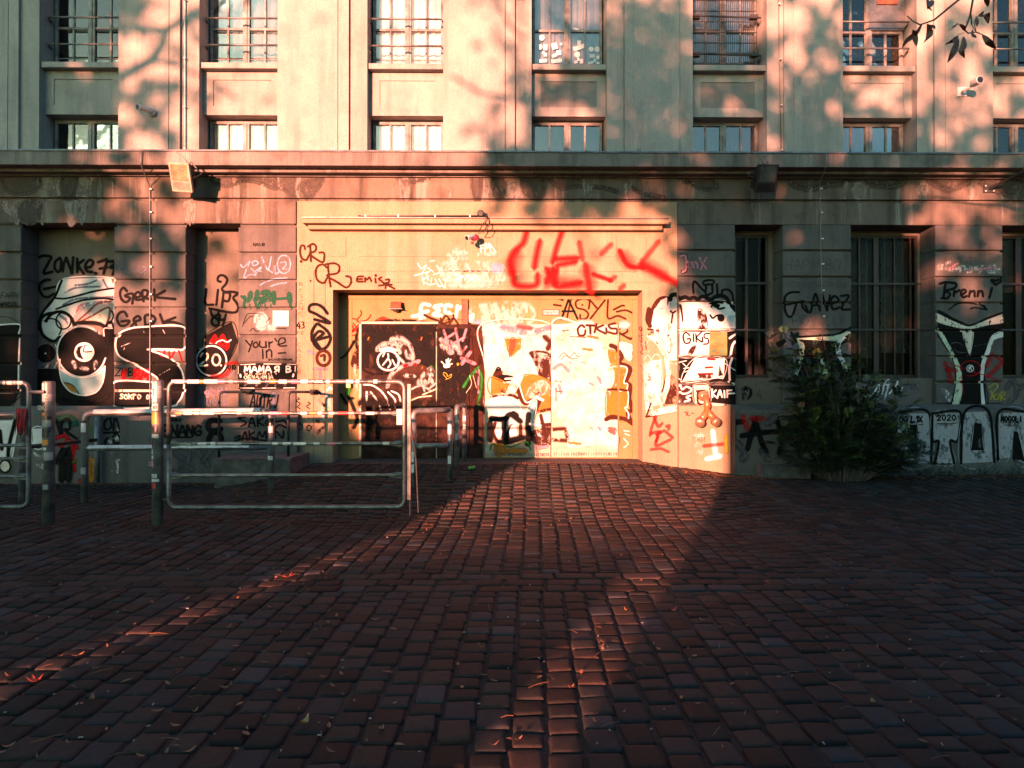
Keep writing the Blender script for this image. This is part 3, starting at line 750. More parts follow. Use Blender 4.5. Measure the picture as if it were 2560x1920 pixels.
# the branch that hangs into the top right corner: from a tree outside the frame
tw = empty('overhanging_tree', (7.6, -6.4, 0), 'thin twigs with drooping brown leaves hanging in front of the upper windows at the right', 'tree')
m = MB(); m.tube([(7.6, -6.4, -.05), (7.5, -6.4, 2.5), (7.3, -6.3, 5.2), (7.4, -6.2, 8)], .13, 10, True, .05)
m.build('trunk', M_bark, tw, smooth=True)
YT = -6.0
def T_(x, y, dy=0): q = P(x, y, YT + dy); return q
m = MB()
m.tube([(7.3, -6.3, 5.2), T_(2700, -190), T_(2560, -110), T_(2470, -50), T_(2396, 0), T_(2335, 50), T_(2300, 62), T_(2281, 52), T_(2268, 40)], [.03, .02, .014, .011, .009, .008, .006, .005, .004], 8)
m.tube([T_(2470, -50), T_(2432, 0), T_(2425, 40), T_(2412, 75), T_(2420, 83), T_(2440, 80), T_(2460, 88)], [.011, .009, .008, .007, .006, .005, .003], 8)
m.tube([T_(2425, 40), T_(2430, 60), T_(2428, 35)], .003, 6); m.tube([T_(2440, 80), T_(2428, 60), T_(2427, 33)], .003, 6)
m.tube([T_(2440, 80), T_(2436, 60), T_(2440, 42), T_(2462, 38)], .003, 6)
m.tube([T_(2412, 75), T_(2395, 60), T_(2380, 66)], .0025, 6); m.tube([T_(2412, 80), T_(2395, 88), T_(2385, 100)], .0025, 6)
m.build('branch', M_bark, tw, smooth=True)
M_bleaf = leafmat('brown_leaf', (.075, .030, .018), (.13, .048, .026))
LV = [((2305, 60), (2290, 85), (2262, 105), (2254, 122)), ((2282, 75), (2285, 95), (2291, 118)), ((2318, 60), (2322, 80), (2320, 95), (2308, 108)), ((2322, 62), (2338, 73)), ((2394, 58), (2382, 70), (2368, 80)), ((2395, 90), (2380, 105), (2362, 112)),
      ((2395, 97), (2382, 130), (2368, 158)), ((2408, 92), (2406, 118), (2400, 130), (2412, 146)), ((2455, 88), (2468, 108), (2490, 124)), ((2432, 74), (2428, 88), (2442, 95)), ((2400, 60), (2410, 78)), ((2465, 38), (2472, 58)), ((2440, 42), (2442, 68)),
      ((2315, -20), (2318, 20), (2330, 28)), ((2330, 0), (2318, 24)), ((2460, -10), (2470, 18)), ((2488, -8), (2483, 6)), ((2445, 40), (2462, 36), (2470, 60))]
mb = MB(); rq = random.Random(5)
for L in LV:
    pts = [T_(x, y, rq.uniform(-.06, .06)) for x, y in L]
    fine = []
    for k in range(9):
        t = k / 8 * (len(pts) - 1); i = min(int(t), len(pts) - 2); fine.append(pts[i].lerp(pts[i + 1], t - i))
    vs = []; side = Vector((rq.uniform(.5, 1), rq.uniform(-.6, .6), rq.uniform(-.2, .3))).normalized()
    tot = (pts[-1] - pts[0]).length; W = min(.026, tot * .16)
    for k, p in enumerate(fine):
        w_ = W * math.sin(math.pi * min(1, (k + .35) / 8.3)) ** .8
        t = (fine[min(k + 1, 8)] - fine[max(k - 1, 0)]).normalized(); s_ = (side - t * side.dot(t)).normalized()
        cu = Vector((0, -1, 0)) * w_ * .6
        vs += [p - s_ * w_ + cu, p, p + s_ * w_ + cu]
    mb.add(vs, [q for k in range(8) for q in ((k * 3, k * 3 + 1, k * 3 + 4, k * 3 + 3), (k * 3 + 1, k * 3 + 2, k * 3 + 5, k * 3 + 4))])
mb.build('foliage', M_bleaf, tw, smooth=True)

# the bush in front of the plinth
M_bushleaf = leafmat('bush_leaf', (.004, .014, .007), (.010, .027, .011))
M_bushtip = leafmat('bush_leaf_light', (.035, .08, .015), (.09, .10, .02))
bx, by = PX(2105, -.75, 1190), -.72; bz = gz(bx, by)
bush = empty('bush', (bx, by, bz), 'dark green feathery leaved bush growing against the plinth', 'bush')
st = MB(); lf = MB(); lt = MB(); rb = random.Random(21)
def leaf_frond(p, dirv, L, mb_, n=9):
    dirv = dirv.normalized(); side = dirv.cross(Vector((0, 0, 1)))
    if side.length < .1: side = Vector((1, 0, 0))
    side = (side.normalized() + Vector((0, 0, rb.uniform(-.4, .4)))).normalized(); droop = Vector((0, 0, -.35))
    for k in range(n):
        t = (k + .6) / n; q = p + dirv * L * t + droop * L * t * t
        ll = L * .36 * (1 - abs(t - .45) * .9)
        for s in (-1, 1):
            e = (side * s + dirv * .35 + Vector((rb.uniform(-.15, .15), rb.uniform(-.15, .15), rb.uniform(-.25, .1)))).normalized() * ll
            wv = dirv * ll * .22; mid = q + e * .55
            mb_.add([q, mid - wv + Vector((0, 0, .003)), q + e, mid + wv], [(0, 1, 2, 3)])
TIPS = []
for i in range(170):
    a = rb.uniform(0, 2 * math.pi); rad = rb.uniform(.1, 1.0) ** .7
    ex = rad * 1.28 * math.cos(a); ey = rad * .52 * math.sin(a) - .1
    hh = (1.95 - 1.0 * abs(ex) ** 1.3) * rb.uniform(.25, 1.05) * (1 - .25 * max(0, ex))
    base = Vector((bx + ex * .3, by + ey * .3, bz)); tip = Vector((bx + ex, by + ey, bz + max(.15, hh)))
    if tip.y > -.3: tip.y = -.3 - rb.uniform(0, .15)
    TIPS.append((base, tip))
for (x, y) in ((2240, 990), (2282, 1012), (2262, 1040), (2265, 965), (2215, 960), (1935, 905), (1945, 955), (1950, 870), (1930, 930), (2090, 880), (1925, 850), (1960, 838), (1985, 850), (1942, 885), (1965, 905), (1990, 925), (2010, 885), (2035, 865), (2075, 845), (2120, 860), (2145, 900), (2000, 950), (1960, 960), (2060, 855), (2175, 950), (2150, 1170), (2235, 1130), (1990, 860), (2210, 1060)):
    TIPS.append((Vector((bx, by, bz + .2)), P(x, y, -.75)))
for base, tip in TIPS:
    mid = base.lerp(tip, .5) + Vector((rb.uniform(-.08, .08), rb.uniform(-.05, .05), .12)); pts = []
    for k in range(9):
        t = k / 8; pts.append(base * (1 - t) ** 2 + mid * 2 * t * (1 - t) + tip * t * t)
    st.tube(pts, .009, 5, True, .003)
    for k in range(2, 9):
        for r_ in range(2 if k < 8 else 3):
            d = (pts[k] - pts[k - 1]).normalized() + Vector((rb.uniform(-1.2, 1.2), rb.uniform(-1, .5), rb.uniform(-.4, .6)))
            leaf_frond(pts[k], d, rb.uniform(.14, .27), lt if rb.random() < (.10 if k < 8 else .3) else lf, 8)
st.build('stem', M_bark, bush); lf.build('foliage', M_bushleaf, bush); lt.build('young_leaves', M_bushtip, bush)
# ------------------------------------------------------------------ things on the square and on the wall
FONTC = {}
def text_mb(mb_, s, org, ux, uz, h, width=None, depth=0):
    """flat lettering from the built-in font laid into the plane (ux,uz); org = lower left"""
    if s not in FONTC:
        cu = bpy.data.curves.new('t', 'FONT'); cu.body = s; cu.size = 1; cu.resolution_u = 2
        ob = bpy.data.objects.new('t', cu); COL.objects.link(ob)
        dg = bpy.context.evaluated_depsgraph_get(); dg.update()
        me = bpy.data.meshes.new_from_object(ob.evaluated_get(dg))
        FONTC[s] = ([v.co.copy() for v in me.vertices], [tuple(p.vertices) for p in me.polygons])
        bpy.data.objects.remove(ob); bpy.data.curves.remove(cu); bpy.data.meshes.remove(me)
    vs, fs = FONTC[s]
    x0 = min(v.x for v in vs); x1 = max(v.x for v in vs); y0 = min(v.y for v in vs); y1 = max(v.y for v in vs)
    sy = h / (y1 - y0); sx = sy if width is None else width / (x1 - x0); org = Vector(org)
    mb_.add([org + ux * (v.x - x0) * sx + uz * (v.y - y0) * sy for v in vs], fs)
UX, UZ = Vector((1, 0, 0)), Vector((0, 0, 1))
STK = [simple('sticker_white', (.42, .42, .41), .35, 0, .1), simple('sticker_black', (.015, .015, .016), .3, 0, .1), simple('sticker_red', (.34, .02, .02), .35, 0, .1),
       simple('sticker_orange', (.45, .15, .02), .35, 0, .1), simple('sticker_grey', (.2, .2, .21), .4, 0, .2), simple('sticker_pink', (.4, .1, .15), .4, 0, .2), simple('sticker_green', (.06, .18, .06), .4, 0, .2)]
def patch(mb_, c, axis, r, u0, u1, a0, a1, n=7):
    """piece of foil wrapped on a tube: u along the axis, a = angle from the side facing the square (-Y)"""
    c = Vector(c); axis = Vector(axis).normalized(); f = Vector((0, -1, 0)); s = axis.cross(f).normalized(); vs = []
    for k in range(n + 1):
        a = a0 + (a1 - a0) * k / n; d = f * math.cos(a) + s * math.sin(a)
        vs += [c + axis * u0 + d * r, c + axis * u1 + d * r]
    mb_.add(vs, [(2 * k, 2 * k + 1, 2 * k + 3, 2 * k + 2) for k in range(n)])
rk = random.Random(4)

# --- sticker covered bollards
def bollard(xc, ybase, ytop, rad, label, stk, lean=0):
    Zd = 1.6 * F / (ybase - 970); Y = -11.7 + Zd; q = P(xc, ybase, Y); zt = P(xc, ytop, Y).z
    b = empty('bollard', (q.x, Y, 0), label, 'bollard', 'bollards holding the barrier gates')
    m = MB(); m.lathe((q.x, Y, -.05), [(rad, 0), (rad, zt + .03), (rad * .96, zt + .045), (rad * .6, zt + .052)], 28); m.build('post', M_steel_d, b, smooth=True)
    for (y0, y1, a0, a1, ci, txt, tci) in stk:
        z0, z1 = P(xc, y1, Y).z, P(xc, y0, Y).z
        m = MB(); patch(m, (q.x, Y, 0), UZ, rad + .0015, z0, z1, a0, a1); s = m.build('sticker', STK[ci], b)
        if txt:
            m = MB(); am = (a0 + a1) / 2; wd = abs(a1 - a0) * rad * .8; xm = q.x - math.sin(am) * rad * -1
            lines = txt.split('|'); hh = (z1 - z0) * .75 / len(lines)
            for k, l in enumerate(lines):
                text_mb(m, l, (xm - wd / 2, Y - rad - .004, z1 - (k + 1) * hh * 1.15 + hh * .2 - (z1 - z0) * .04), UX, UZ, hh * .7, wd)
            m.build('lettering', STK[tci], s)
    return b, q.x, Y
B1 = bollard(121, 1306, 953, .066, 'grey steel bollard with STOP sticker, beside the red cloth', [
    (958, 981, -1.3, -.3, 0, '', 0), (980, 1004, -1.4, 0, 0, '', 1), (985, 1003, -.1, 1.2, 4, 'STOP|DKL', 1), (1008, 1030, -1.5, .2, 1, 'SOHO', 0), (1031, 1039, -1.4, -.1, 3, '', 0), (1040, 1048, -.2, 1, 1, '', 0),
    (1050, 1066, -1.1, .9, 4, '', 1), (1072, 1092, -1.3, .6, 1, '', 0), (1098, 1112, -.8, .5, 3, '', 1), (1118, 1124, -.4, .2, 0, '', 0), (1130, 1150, -.2, 1.3, 4, '', 0), (1134, 1144, -1.5, -.5, 5, '', 0), (1158, 1172, -1.6, -.3, 0, 'AGA', 1), (1185, 1195, -1.5, -.7, 0, '', 1), (1210, 1222, -.4, .5, 4, '', 0)])
B2 = bollard(394, 1309, 950, .062, 'grey steel bollard with orange and red stickers, at the hinge of the wide gate', [
    (955, 972, -1.4, -.4, 0, '', 0), (965, 995, -.2, 1.2, 4, '', 0), (975, 1008, -1.4, -.5, 0, '', 0), (990, 1005, -.5, .2, 0, '', 0), (1009, 1026, -1.2, .5, 0, '', 0), (1014, 1022, -.5, .3, 2, '', 0), (1030, 1060, -1.3, .5, 3, '', 2), (1066, 1080, -1.0, .4, 1, '', 0), (1085, 1094, -1.4, .6, 0, '', 0), (1093, 1114, -1.2, .1, 1, '', 0),
    (1122, 1134, -1.4, -.5, 0, '', 0), (1138, 1147, -1.3, -.4, 0, '', 0), (1151, 1166, -1.4, -.3, 5, 'OOT|NOW', 0), (1184, 1193, -1.2, .3, 0, 'AGON', 1), (1196, 1203, -1.3, .7, 0, '', 0), (1206, 1220, -1.2, .1, 2, '', 0)])
YG = B2[2]
# --- barrier gates
def gate(x0, x1, yt, yb, rails, label, closed_left=True, cap=True):
    tr = .027; X0_, X1_ = P(x0, 1050, YG).x, P(x1, 1050, YG).x; zt, zb = P(700, yt, YG).z, P(700, yb, YG).z
    g = empty('barrier_gate', ((X0_ + X1_) / 2, YG, 0), label, 'gate', 'tubular barrier gates')
    m = MB(); c = .10; n = 5; pts = []
    mid = (zt + zb) / 2
    pts = fillet([(X0_, YG, mid), (X0_, YG, zt), (X1_, YG, zt), (X1_, YG, zb), (X0_, YG, zb), (X0_, YG, mid + .001)], c, 6)
    m.tube(pts, tr, 14); m.build('frame', M_steel, g, smooth=True)
    rl_ = []
    for py in rails:
        z = P(700, py, YG).z; r = .021; m = MB()
        m.tube([(X0_ + .02, YG, z), (X0_ + .10, YG, z), (X1_ - .10, YG, z), (X1_ - .02, YG, z)], r, 12)
        for s, xx in ((1, X0_), (-1, X1_)):       # flattened ends bolted to plates
            m.add([(xx + s * .02, YG - .008, z - .036), (xx + s * .085, YG - .008, z - .036), (xx + s * .16, YG - .023, z - .016), (xx + s * .16, YG - .023, z + .016), (xx + s * .085, YG - .008, z + .036), (xx + s * .02, YG - .008, z + .036)], [(0, 1, 2, 3, 4, 5)])
        rl_.append(m.build('rail', M_steel, g, smooth=True))
    return g, X0_, X1_, zt, zb
g1, gx0, gx1, gzt, gzb = gate(422.5, 1011, 954, 1268, [1033, 1109, 1188], 'long galvanised barrier gate with stickers along its upper rails in front of the doors')
m = MB(); m.box(gx1 - .085, gx1 - .02, YG - .034, YG - .028, P(0, 1062, YG).z, P(0, 1023, YG).z); m.build('lock_plate', M_white, g1)
gl, lx0, lx1, lzt, lzb = gate(-540, 72, 957, 1266, [1037, 1113, 1146, 1190], 'left hand barrier gate with a red cloth over its middle rail')
for z in (gzt - .09, gzb + .09):
    m = MB(); m.tube([(B2[1], YG, z), (gx0, YG, z)], .012, 8); m.build('hinge', M_steel, g1)
m = MB(); m.tube([(B1[1], YG, P(0, 980, YG).z), (lx1, YG, P(0, 980, YG).z)], .02, 8); m.build('hinge', M_steel, gl)
def rail_stickers(g, py, r, lst):
    z = P(700, py, YG).z
    for (xa, xb, ci, txt, tc) in lst:
        X_, Xb = P(xa, 1050, YG).x, P(xb, 1050, YG).x
        m = MB(); patch(m, (0, YG, z), UX, r + .0012, X_, Xb, -rk.uniform(.7, 1.1), rk.uniform(.9, 1.2)); s = m.build('sticker', STK[ci], g)
        if txt:
            m = MB(); text_mb(m, txt, (X_ + .008, YG - r - .0035, z - r * .55), UX, UZ, r * 1.15, Xb - X_ - .016); m.build('lettering', STK[tc], s)
rail_stickers(g1, 954, .027, [(431, 462, 0, 'KIDDUST', 1), (470, 499, 0, 'KIDDUST', 1), (501, 509, 3, '', 0), (511, 545, 0, 'STELA', 1), (547, 562, 5, '', 0), (573, 584, 4, '', 1), (596, 612, 1, '', 0), (620, 652, 0, '', 5), (655, 664, 1, '', 0), (675, 690, 3, '', 0), (698, 718, 0, '', 0), (730, 748, 5, '', 0),
                              (752, 770, 0, '', 1), (779, 812, 1, 'PUDEL', 0), (816, 826, 0, '', 0), (866, 884, 0, '', 1), (890, 899, 0, '', 0), (908, 920, 1, '', 0), (934, 944, 0, '', 0), (952, 966, 1, '', 0)])
rail_stickers(g1, 1033, .021, [(440, 456, 3, '', 0), (460, 482, 0, 'PL', 2), (486, 500, 0, '', 1), (503, 536, 0, 'MOGONZET', 1), (556, 590, 1, '', 0), (594, 606, 4, '', 0), (623, 658, 1, 'MOGONO', 0), (676, 698, 5, '', 0), (705, 722, 2, '', 0), (730, 745, 1, '', 0), (752, 768, 0, '', 1), (775, 792, 3, '', 0), (795, 806, 0, '', 0),
                               (823, 836, 0, '', 0), (846, 868, 2, '', 0), (872, 886, 4, '', 0), (888, 900, 1, '', 0), (915, 936, 0, '', 2), (944, 952, 1, '', 0)])
rail_stickers(g1, 1109, .021, [(450, 481, 1, 'ENERTSEMAN', 0), (496, 518, 0, '', 0), (528, 540, 0, '', 2), (546, 604, 4, '', 0), (627, 650, 1, '', 0), (682, 696, 0, '', 1), (708, 728, 0, '', 0), (735, 766, 0, '', 0), (785, 800, 0, '', 1), (818, 838, 5, '', 0), (855, 874, 1, '', 0), (908, 928, 1, 'SKIN', 0), (958, 974, 0, '', 1)])
rail_stickers(gl, 957, .027, [(10, 16, 0, '', 0), (20, 33, 0, '', 1), (36, 42, 4, '', 0), (46, 60, 0, '', 0)])
# --- red cloth on the left gate
m = MB(); nu, nv = 16, 22; X_, Xb = P(39, 1050, YG - .04).x, P(68, 1050, YG - .04).x; zt, zb = P(50, 1025, YG).z, P(50, 1092, YG).z
vs = []
for j in range(nv + 1):
    for i in range(nu + 1):
        u, v = i / nu, j / nv; x = X_ + (Xb - X_) * (u * (1 - .25 * v) + .18 * v) ; fold = math.sin(u * 19 + v * 2) * .012 * (.4 + v)
        zz = zt + .02 - (zt - zb) * v * (1 - .35 * max(0, math.sin(u * 9 + 1)) * (v > .5)); vs.append((x, YG - .035 - .03 * math.sin(v * 2.2) + fold, zz))
m.add(vs, [(j * (nu + 1) + i, j * (nu + 1) + i + 1, (j + 1) * (nu + 1) + i + 1, (j + 1) * (nu + 1) + i) for j in range(nv) for i in range(nu)])
o = m.build('red_cloth', M_red, smooth=True); recenter(o, ((X_ + Xb) / 2, YG - .04, zt)); s = o.modifiers.new('s', 'SOLIDIFY'); s.thickness = .006
tag(o, 'crumpled red cloth hung over the left barrier gate', 'cloth')
# --- gate stop at the right end of the long gate: flat bar, post and slanting rod
Yb = YG + .02
gp = empty('gate_stop', (P(1022, 1200, Yb).x, Yb, 0), 'upright flat bar and round post at the free end of the long gate', 'post')
m = MB(); a, b = P(1018, 1100, Yb).x, P(1027, 1100, Yb).x; m.block(a, b, P(0, 1251, Yb).z, P(0, 960, Yb).z, Yb - .012, Yb + .012, .002); m.build('flat_bar', M_steel, gp)
Yq = -11.7 + 1.57 * F / (1244 - 970)
m = MB(); c = P(1033, 1100, Yq); m.tube([(c.x, Yq, gz(c.x, Yq) - .05), (c.x, Yq, P(0, 1045, Yq).z)], .045, 16); m.build('post', M_steel_d, gp, smooth=True)
m = MB(); m.tube([P(1025, 1290, Yb), P(1026, 1160, Yb), P(1026, 1060, Yb)], .010, 8); m.build('drop_bolt', M_blackmetal, gp)
m = MB(); m.tube([P(1027, 1056, Yb), P(1040, 1150, Yb), P(1046, 1282, Yb)], .008, 8); m.build('rod', M_blackmetal, gp)
for (y0, y1, ci) in ((1088, 1104, 2), (1130, 1156, 0), (1162, 1182, 0)):
    m = MB(); patch(m, (c.x, Yq, 0), UZ, .0465, P(0, y1, Yq).z, P(0, y0, Yq).z, -.6, .4); m.build('sticker', STK[ci], gp)
# --- pipe railing by the doors
Y1, Y2, Y3 = Yq, -1.62, -.62; Y4 = .02
rr = .042
rp = empty('pipe_railing', (P(1125, 1200, Y2).x, Y2, 0), 'bent pipe railing with two rails leading to the dark doors', 'railing')
p1 = P(1033, 1026, Y1); p2 = P(1125, 1026, Y2); z_t = P(1085, 1027, (Y1 + Y2) / 2).z
m = MB(); m.tube(fillet([(p1.x, Y1, P(0, 1075, Y1).z), (p1.x, Y1, P(0, 1027, Y1).z), (p1.x + .2, Y1 + .08, P(0, 1027, Y1).z - .005), (p2.x, Y2, P(0, 1025, Y2).z)], .14, 8), rr, 14); m.build('top_rail', M_steel_d, rp, smooth=True)
m = MB(); m.tube([(p2.x, Y2, gz(p2.x, Y2) - .05), (p2.x, Y2, P(0, 1022, Y2).z)], rr, 14); m.build('post', M_steel, rp, smooth=True)
m = MB(); zz = P(0, 1115, Y1).z; m.tube(fillet([(p1.x, Y1, zz), (p1.x + .45, Y1 + .15, zz - .01), (p2.x - .06, Y2 - .05, zz - .015), (p2.x, Y2, zz + .02)], .1, 5), rr * .85, 14); m.build('lower_rail', M_steel_d, rp, smooth=True)
for (xa, xb, ci) in ((1046, 1056, 4), (1060, 1076, 3), (1086, 1096, 0)):
    m = MB(); f0 = (xa - 1033) / 92; f1 = (xb - 1033) / 92; Ym = Y1 + (Y2 - Y1) * (f0 + f1) / 2
    patch(m, (0, Ym - .03, zz - .012), UX, rr * .9, P(xa, 1100, Ym).x, P(xb, 1100, Ym).x, -.8, .9); m.build('sticker', STK[ci], rp)
for (y0, y1, ci, X_, Y_) in ((1062, 1086, 0, p2.x, Y2), (1140, 1160, 0, p2.x, Y2)):
    m = MB(); patch(m, (X_, Y_, 0), UZ, rr + .0015, P(0, y1, Y_).z, P(0, y0, Y_).z, -.7, .5); m.build('sticker', STK[ci], rp)
p3 = P(1142, 1100, Y3); p4 = P(1161, 1100, Y4); zt3 = P(0, 1016, Y3).z
rp2 = empty('pipe_hoop', (p3.x, Y3, gz(p3.x, Y3)), 'dark pipe hoop on two legs right before the doors', 'railing')
m = MB(); m.tube(fillet([(p3.x, Y3, gz(p3.x, Y3) - .05), (p3.x, Y3, zt3), (p4.x, Y4, zt3 + .01), (p4.x, Y4, gz(p4.x, 0) - .02)], .08, 6), rr, 14); m.build('hoop', M_steel_d, rp2, smooth=True)
m = MB(); z5 = P(0, 1100, Y3).z; m.tube([(p3.x, Y3, z5), (p4.x, Y4, z5 + .02)], rr * .8, 12); m.build('cross_rail', M_steel_d, rp2, smooth=True)
for (y0, y1, X_, Y_, ci) in ((1036, 1056, p3.x, Y3, 4), (1082, 1100, p3.x, Y3, 4), (1040, 1052, p4.x, Y4, 0), (1062, 1072, p4.x, Y4, 0)):
    m = MB(); patch(m, (X_, Y_, 0), UZ, rr + .0015, P(0, y1, Y_).z, P(0, y0, Y_).z, -.5, .6); m.build('sticker', STK[ci], rp2)
# --- queue rail on the left with white paint on its top
Yr = -11.7 + 1.6 * F / (1254 - 970); ra = .047
qr = empty('queue_rail', (P(440, 1200, Yr).x, Yr, 0), 'low queue rail of thick dark pipe with white painted top behind the long gate', 'railing')
xa, xb = P(212, 1100, Yr).x, P(678, 1100, Yr).x; zt, zl = P(400, 1032, Yr).z, P(400, 1120, Yr).z
m = MB(); m.tube(fillet([(xa, Yr, -.05), (xa, Yr, zt), (xb, Yr, zt + .02), (xb, Yr, -.05)], .13, 8), ra, 16); m.build('hoop', M_steel_d, qr, smooth=True)
m = MB(); m.tube([(xa, Yr, zl), (xb, Yr, zl + .01)], ra * .82, 14); m.build('lower_rail', M_steel_d, qr, smooth=True)
M_wpaint = PAINT['W']
def curved_paint(x0, x1, z0, z1, r, lo, hi, mat, name='white_paint'):
    m = MB(); n = 60; vs = []; K = 8
    for i in range(n + 1):
        t = i / n; x = x0 + (x1 - x0) * t; z = z0 + (z1 - z0) * t; e = lo + .25 * noise.noise(Vector((x * 6, 3, z))); 
        for k in range(K + 1):
            a = e + (hi - e) * k / K; vs.append((x, Yr - math.cos(a) * r, z + math.sin(a) * r))
    m.add(vs, [(i * (K + 1) + k, i * (K + 1) + k + 1, (i + 1) * (K + 1) + k + 1, (i + 1) * (K + 1) + k) for i in range(n) for k in range(K)])
    m.build(name, mat, qr, smooth=True)
M_wp = simple('old_white_paint', (.36, .36, .37), .5, 0, .25)
curved_paint(xa + .14, xb - .14, zt, zt + .02, ra + .002, -.15, 2.0, M_wp)
curved_paint(xa + .06, xb - .3, zl, zl + .01, ra * .82 + .002, -.05, 2.0, M_wp)
for (X_, y0, y1, ci, a0, a1) in ((xa, 1057, 1080, 0, -1, .8), (xa, 1168, 1185, 4, -1, .9), (xa, 1052, 1058, 1, -1, 1), (xb, 1046, 1062, 1, -1, 1), (xb, 1066, 1082, 0, -.8, .8), (xb, 1140, 1150, 0, -1, .8)):
    m = MB(); patch(m, (X_, Yr, 0), UZ, ra + .0015, P(0, y1, Yr).z, P(0, y0, Yr).z, a0, a1); m.build('sticker', STK[ci], qr)
# far left: one more low rail with its post, seen between gate and bollard
ql = empty('queue_rail', (P(56, 1200, Yr).x, Yr, 0), 'end of a second dark low rail behind the left gate and the red cloth', 'railing')
x5 = P(56, 1100, Yr).x
m = MB(); m.tube(fillet([(x5 - 2.2, Yr, zt - .04), (x5, Yr, zt - .04), (x5, Yr, -.05)], .12, 6), ra, 14); m.build('hoop', M_steel_d, ql, smooth=True)
m = MB(); m.tube([P(60, 1118, Yr), P(240, 1100, -.4)], .03, 10); m.build('brace', M_blackmetal, ql, smooth=True)
# downpipe stub by the left recess
m = MB(); c = P(243, 1100, -.2); m.tube([(c.x, -.2, .02), (c.x, -.2, P(0, 1040, -.2).z)], .045, 14); o = m.build('pipe_stub', M_steel_d, smooth=True); recenter(o, (c.x, -.2, 0)); tag(o, 'upright pipe stub standing at the plinth left of the grey graffiti panel', 'pipe')
# --- two thin black hoops fixed to the wall above the concrete block
for (xl, yt, xw, yw, lab) in ((548, 980, 622, 985, 'thin black pipe hoop left above the concrete block'), (721, 980, 782, 986, 'thin black pipe hoop right beside the concrete block')):
    Yh = -.85; a = P(xl, yt, Yh); 
    e = P(xw, yw, -.02); m = MB()
    m.tube(fillet([(a.x, Yh, .3), (a.x, Yh, a.z), (P(xw - 12, yt, Yh + .15).x, Yh + .15, a.z), (e.x, -.01, a.z - .01)], .07, 6), .022, 10)
    m.box(e.x - .05, e.x + .05, -.022, 0.02, a.z - .05, a.z + .04)
    o = m.build('wall_hoop', M_blackmetal, smooth=True); recenter(o, (a.x, Yh, .3)); tag(o, lab, 'pipe hoop', 'thin black hoops by the wall')
# --- concrete block
Yc = -1.2; a, b = P(534, 1180, Yc).x, P(725, 1180, Yc).x; zt = P(630, 1147, Yc).z
bm_ = bmesh.new(); bmesh.ops.create_cube(bm_, size=1)
for v in bm_.verts: v.co = Vector(((a + b) / 2 + v.co.x * (b - a), (Yc - .16) / 2 + v.co.y * (-Yc - .16), zt / 2 - .03 + v.co.z * (zt + .06)))
bmesh.ops.bevel(bm_, geom=bm_.edges[:], offset=.02, segments=2); bmesh.ops.subdivide_edges(bm_, edges=bm_.edges[:], cuts=5, use_grid_fill=True)
for v in bm_.verts: v.co += Vector((noise.noise(v.co * 5), noise.noise(v.co * 5 + Vector((9, 0, 0))), noise.noise(v.co * 6 + Vector((0, 9, 0))))) * .014
me = bpy.data.meshes.new('concrete_block'); bm_.to_mesh(me); bm_.free(); me.materials.append(M_concrete)
o = bpy.data.objects.new('concrete_block', me); COL.objects.link(o); recenter(o, ((a + b) / 2, Yc, 0)); tag(o, 'weathered concrete block against the wall behind the queue rail', 'concrete block')
# kerb stone left of the bush
Yk = -.62; a, b = P(1903, 1180, Yk).x, P(2027, 1180, Yk).x; zb = gz((a + b) / 2, Yk); m = MB(); 
bm_ = bmesh.new(); bmesh.ops.create_cube(bm_, size=1)
zt = P(1960, 1164, Yk).z
for v in bm_.verts: v.co = Vector(((a + b) / 2 + v.co.x * (b - a), Yk + .1 + v.co.y * .2, (zb + zt) / 2 - .02 + v.co.z * (zt - zb + .04)))
bmesh.ops.bevel(bm_, geom=bm_.edges[:], offset=.012, segments=2); bmesh.ops.subdivide_edges(bm_, edges=bm_.edges[:], cuts=4, use_grid_fill=True)
for v in bm_.verts: v.co += Vector((noise.noise(v.co * 7), noise.noise(v.co * 7 + Vector((9, 0, 0))), noise.noise(v.co * 8 + Vector((0, 9, 0))))) * .012
me = bpy.data.meshes.new('kerb_stone'); bm_.to_mesh(me); bm_.free(); me.materials.append(M_concrete)
o = bpy.data.objects.new('kerb_stone', me); COL.objects.link(o); recenter(o, ((a + b) / 2, Yk, zb)); tag(o, 'loose grey kerb stone lying left of the bush', 'stone')

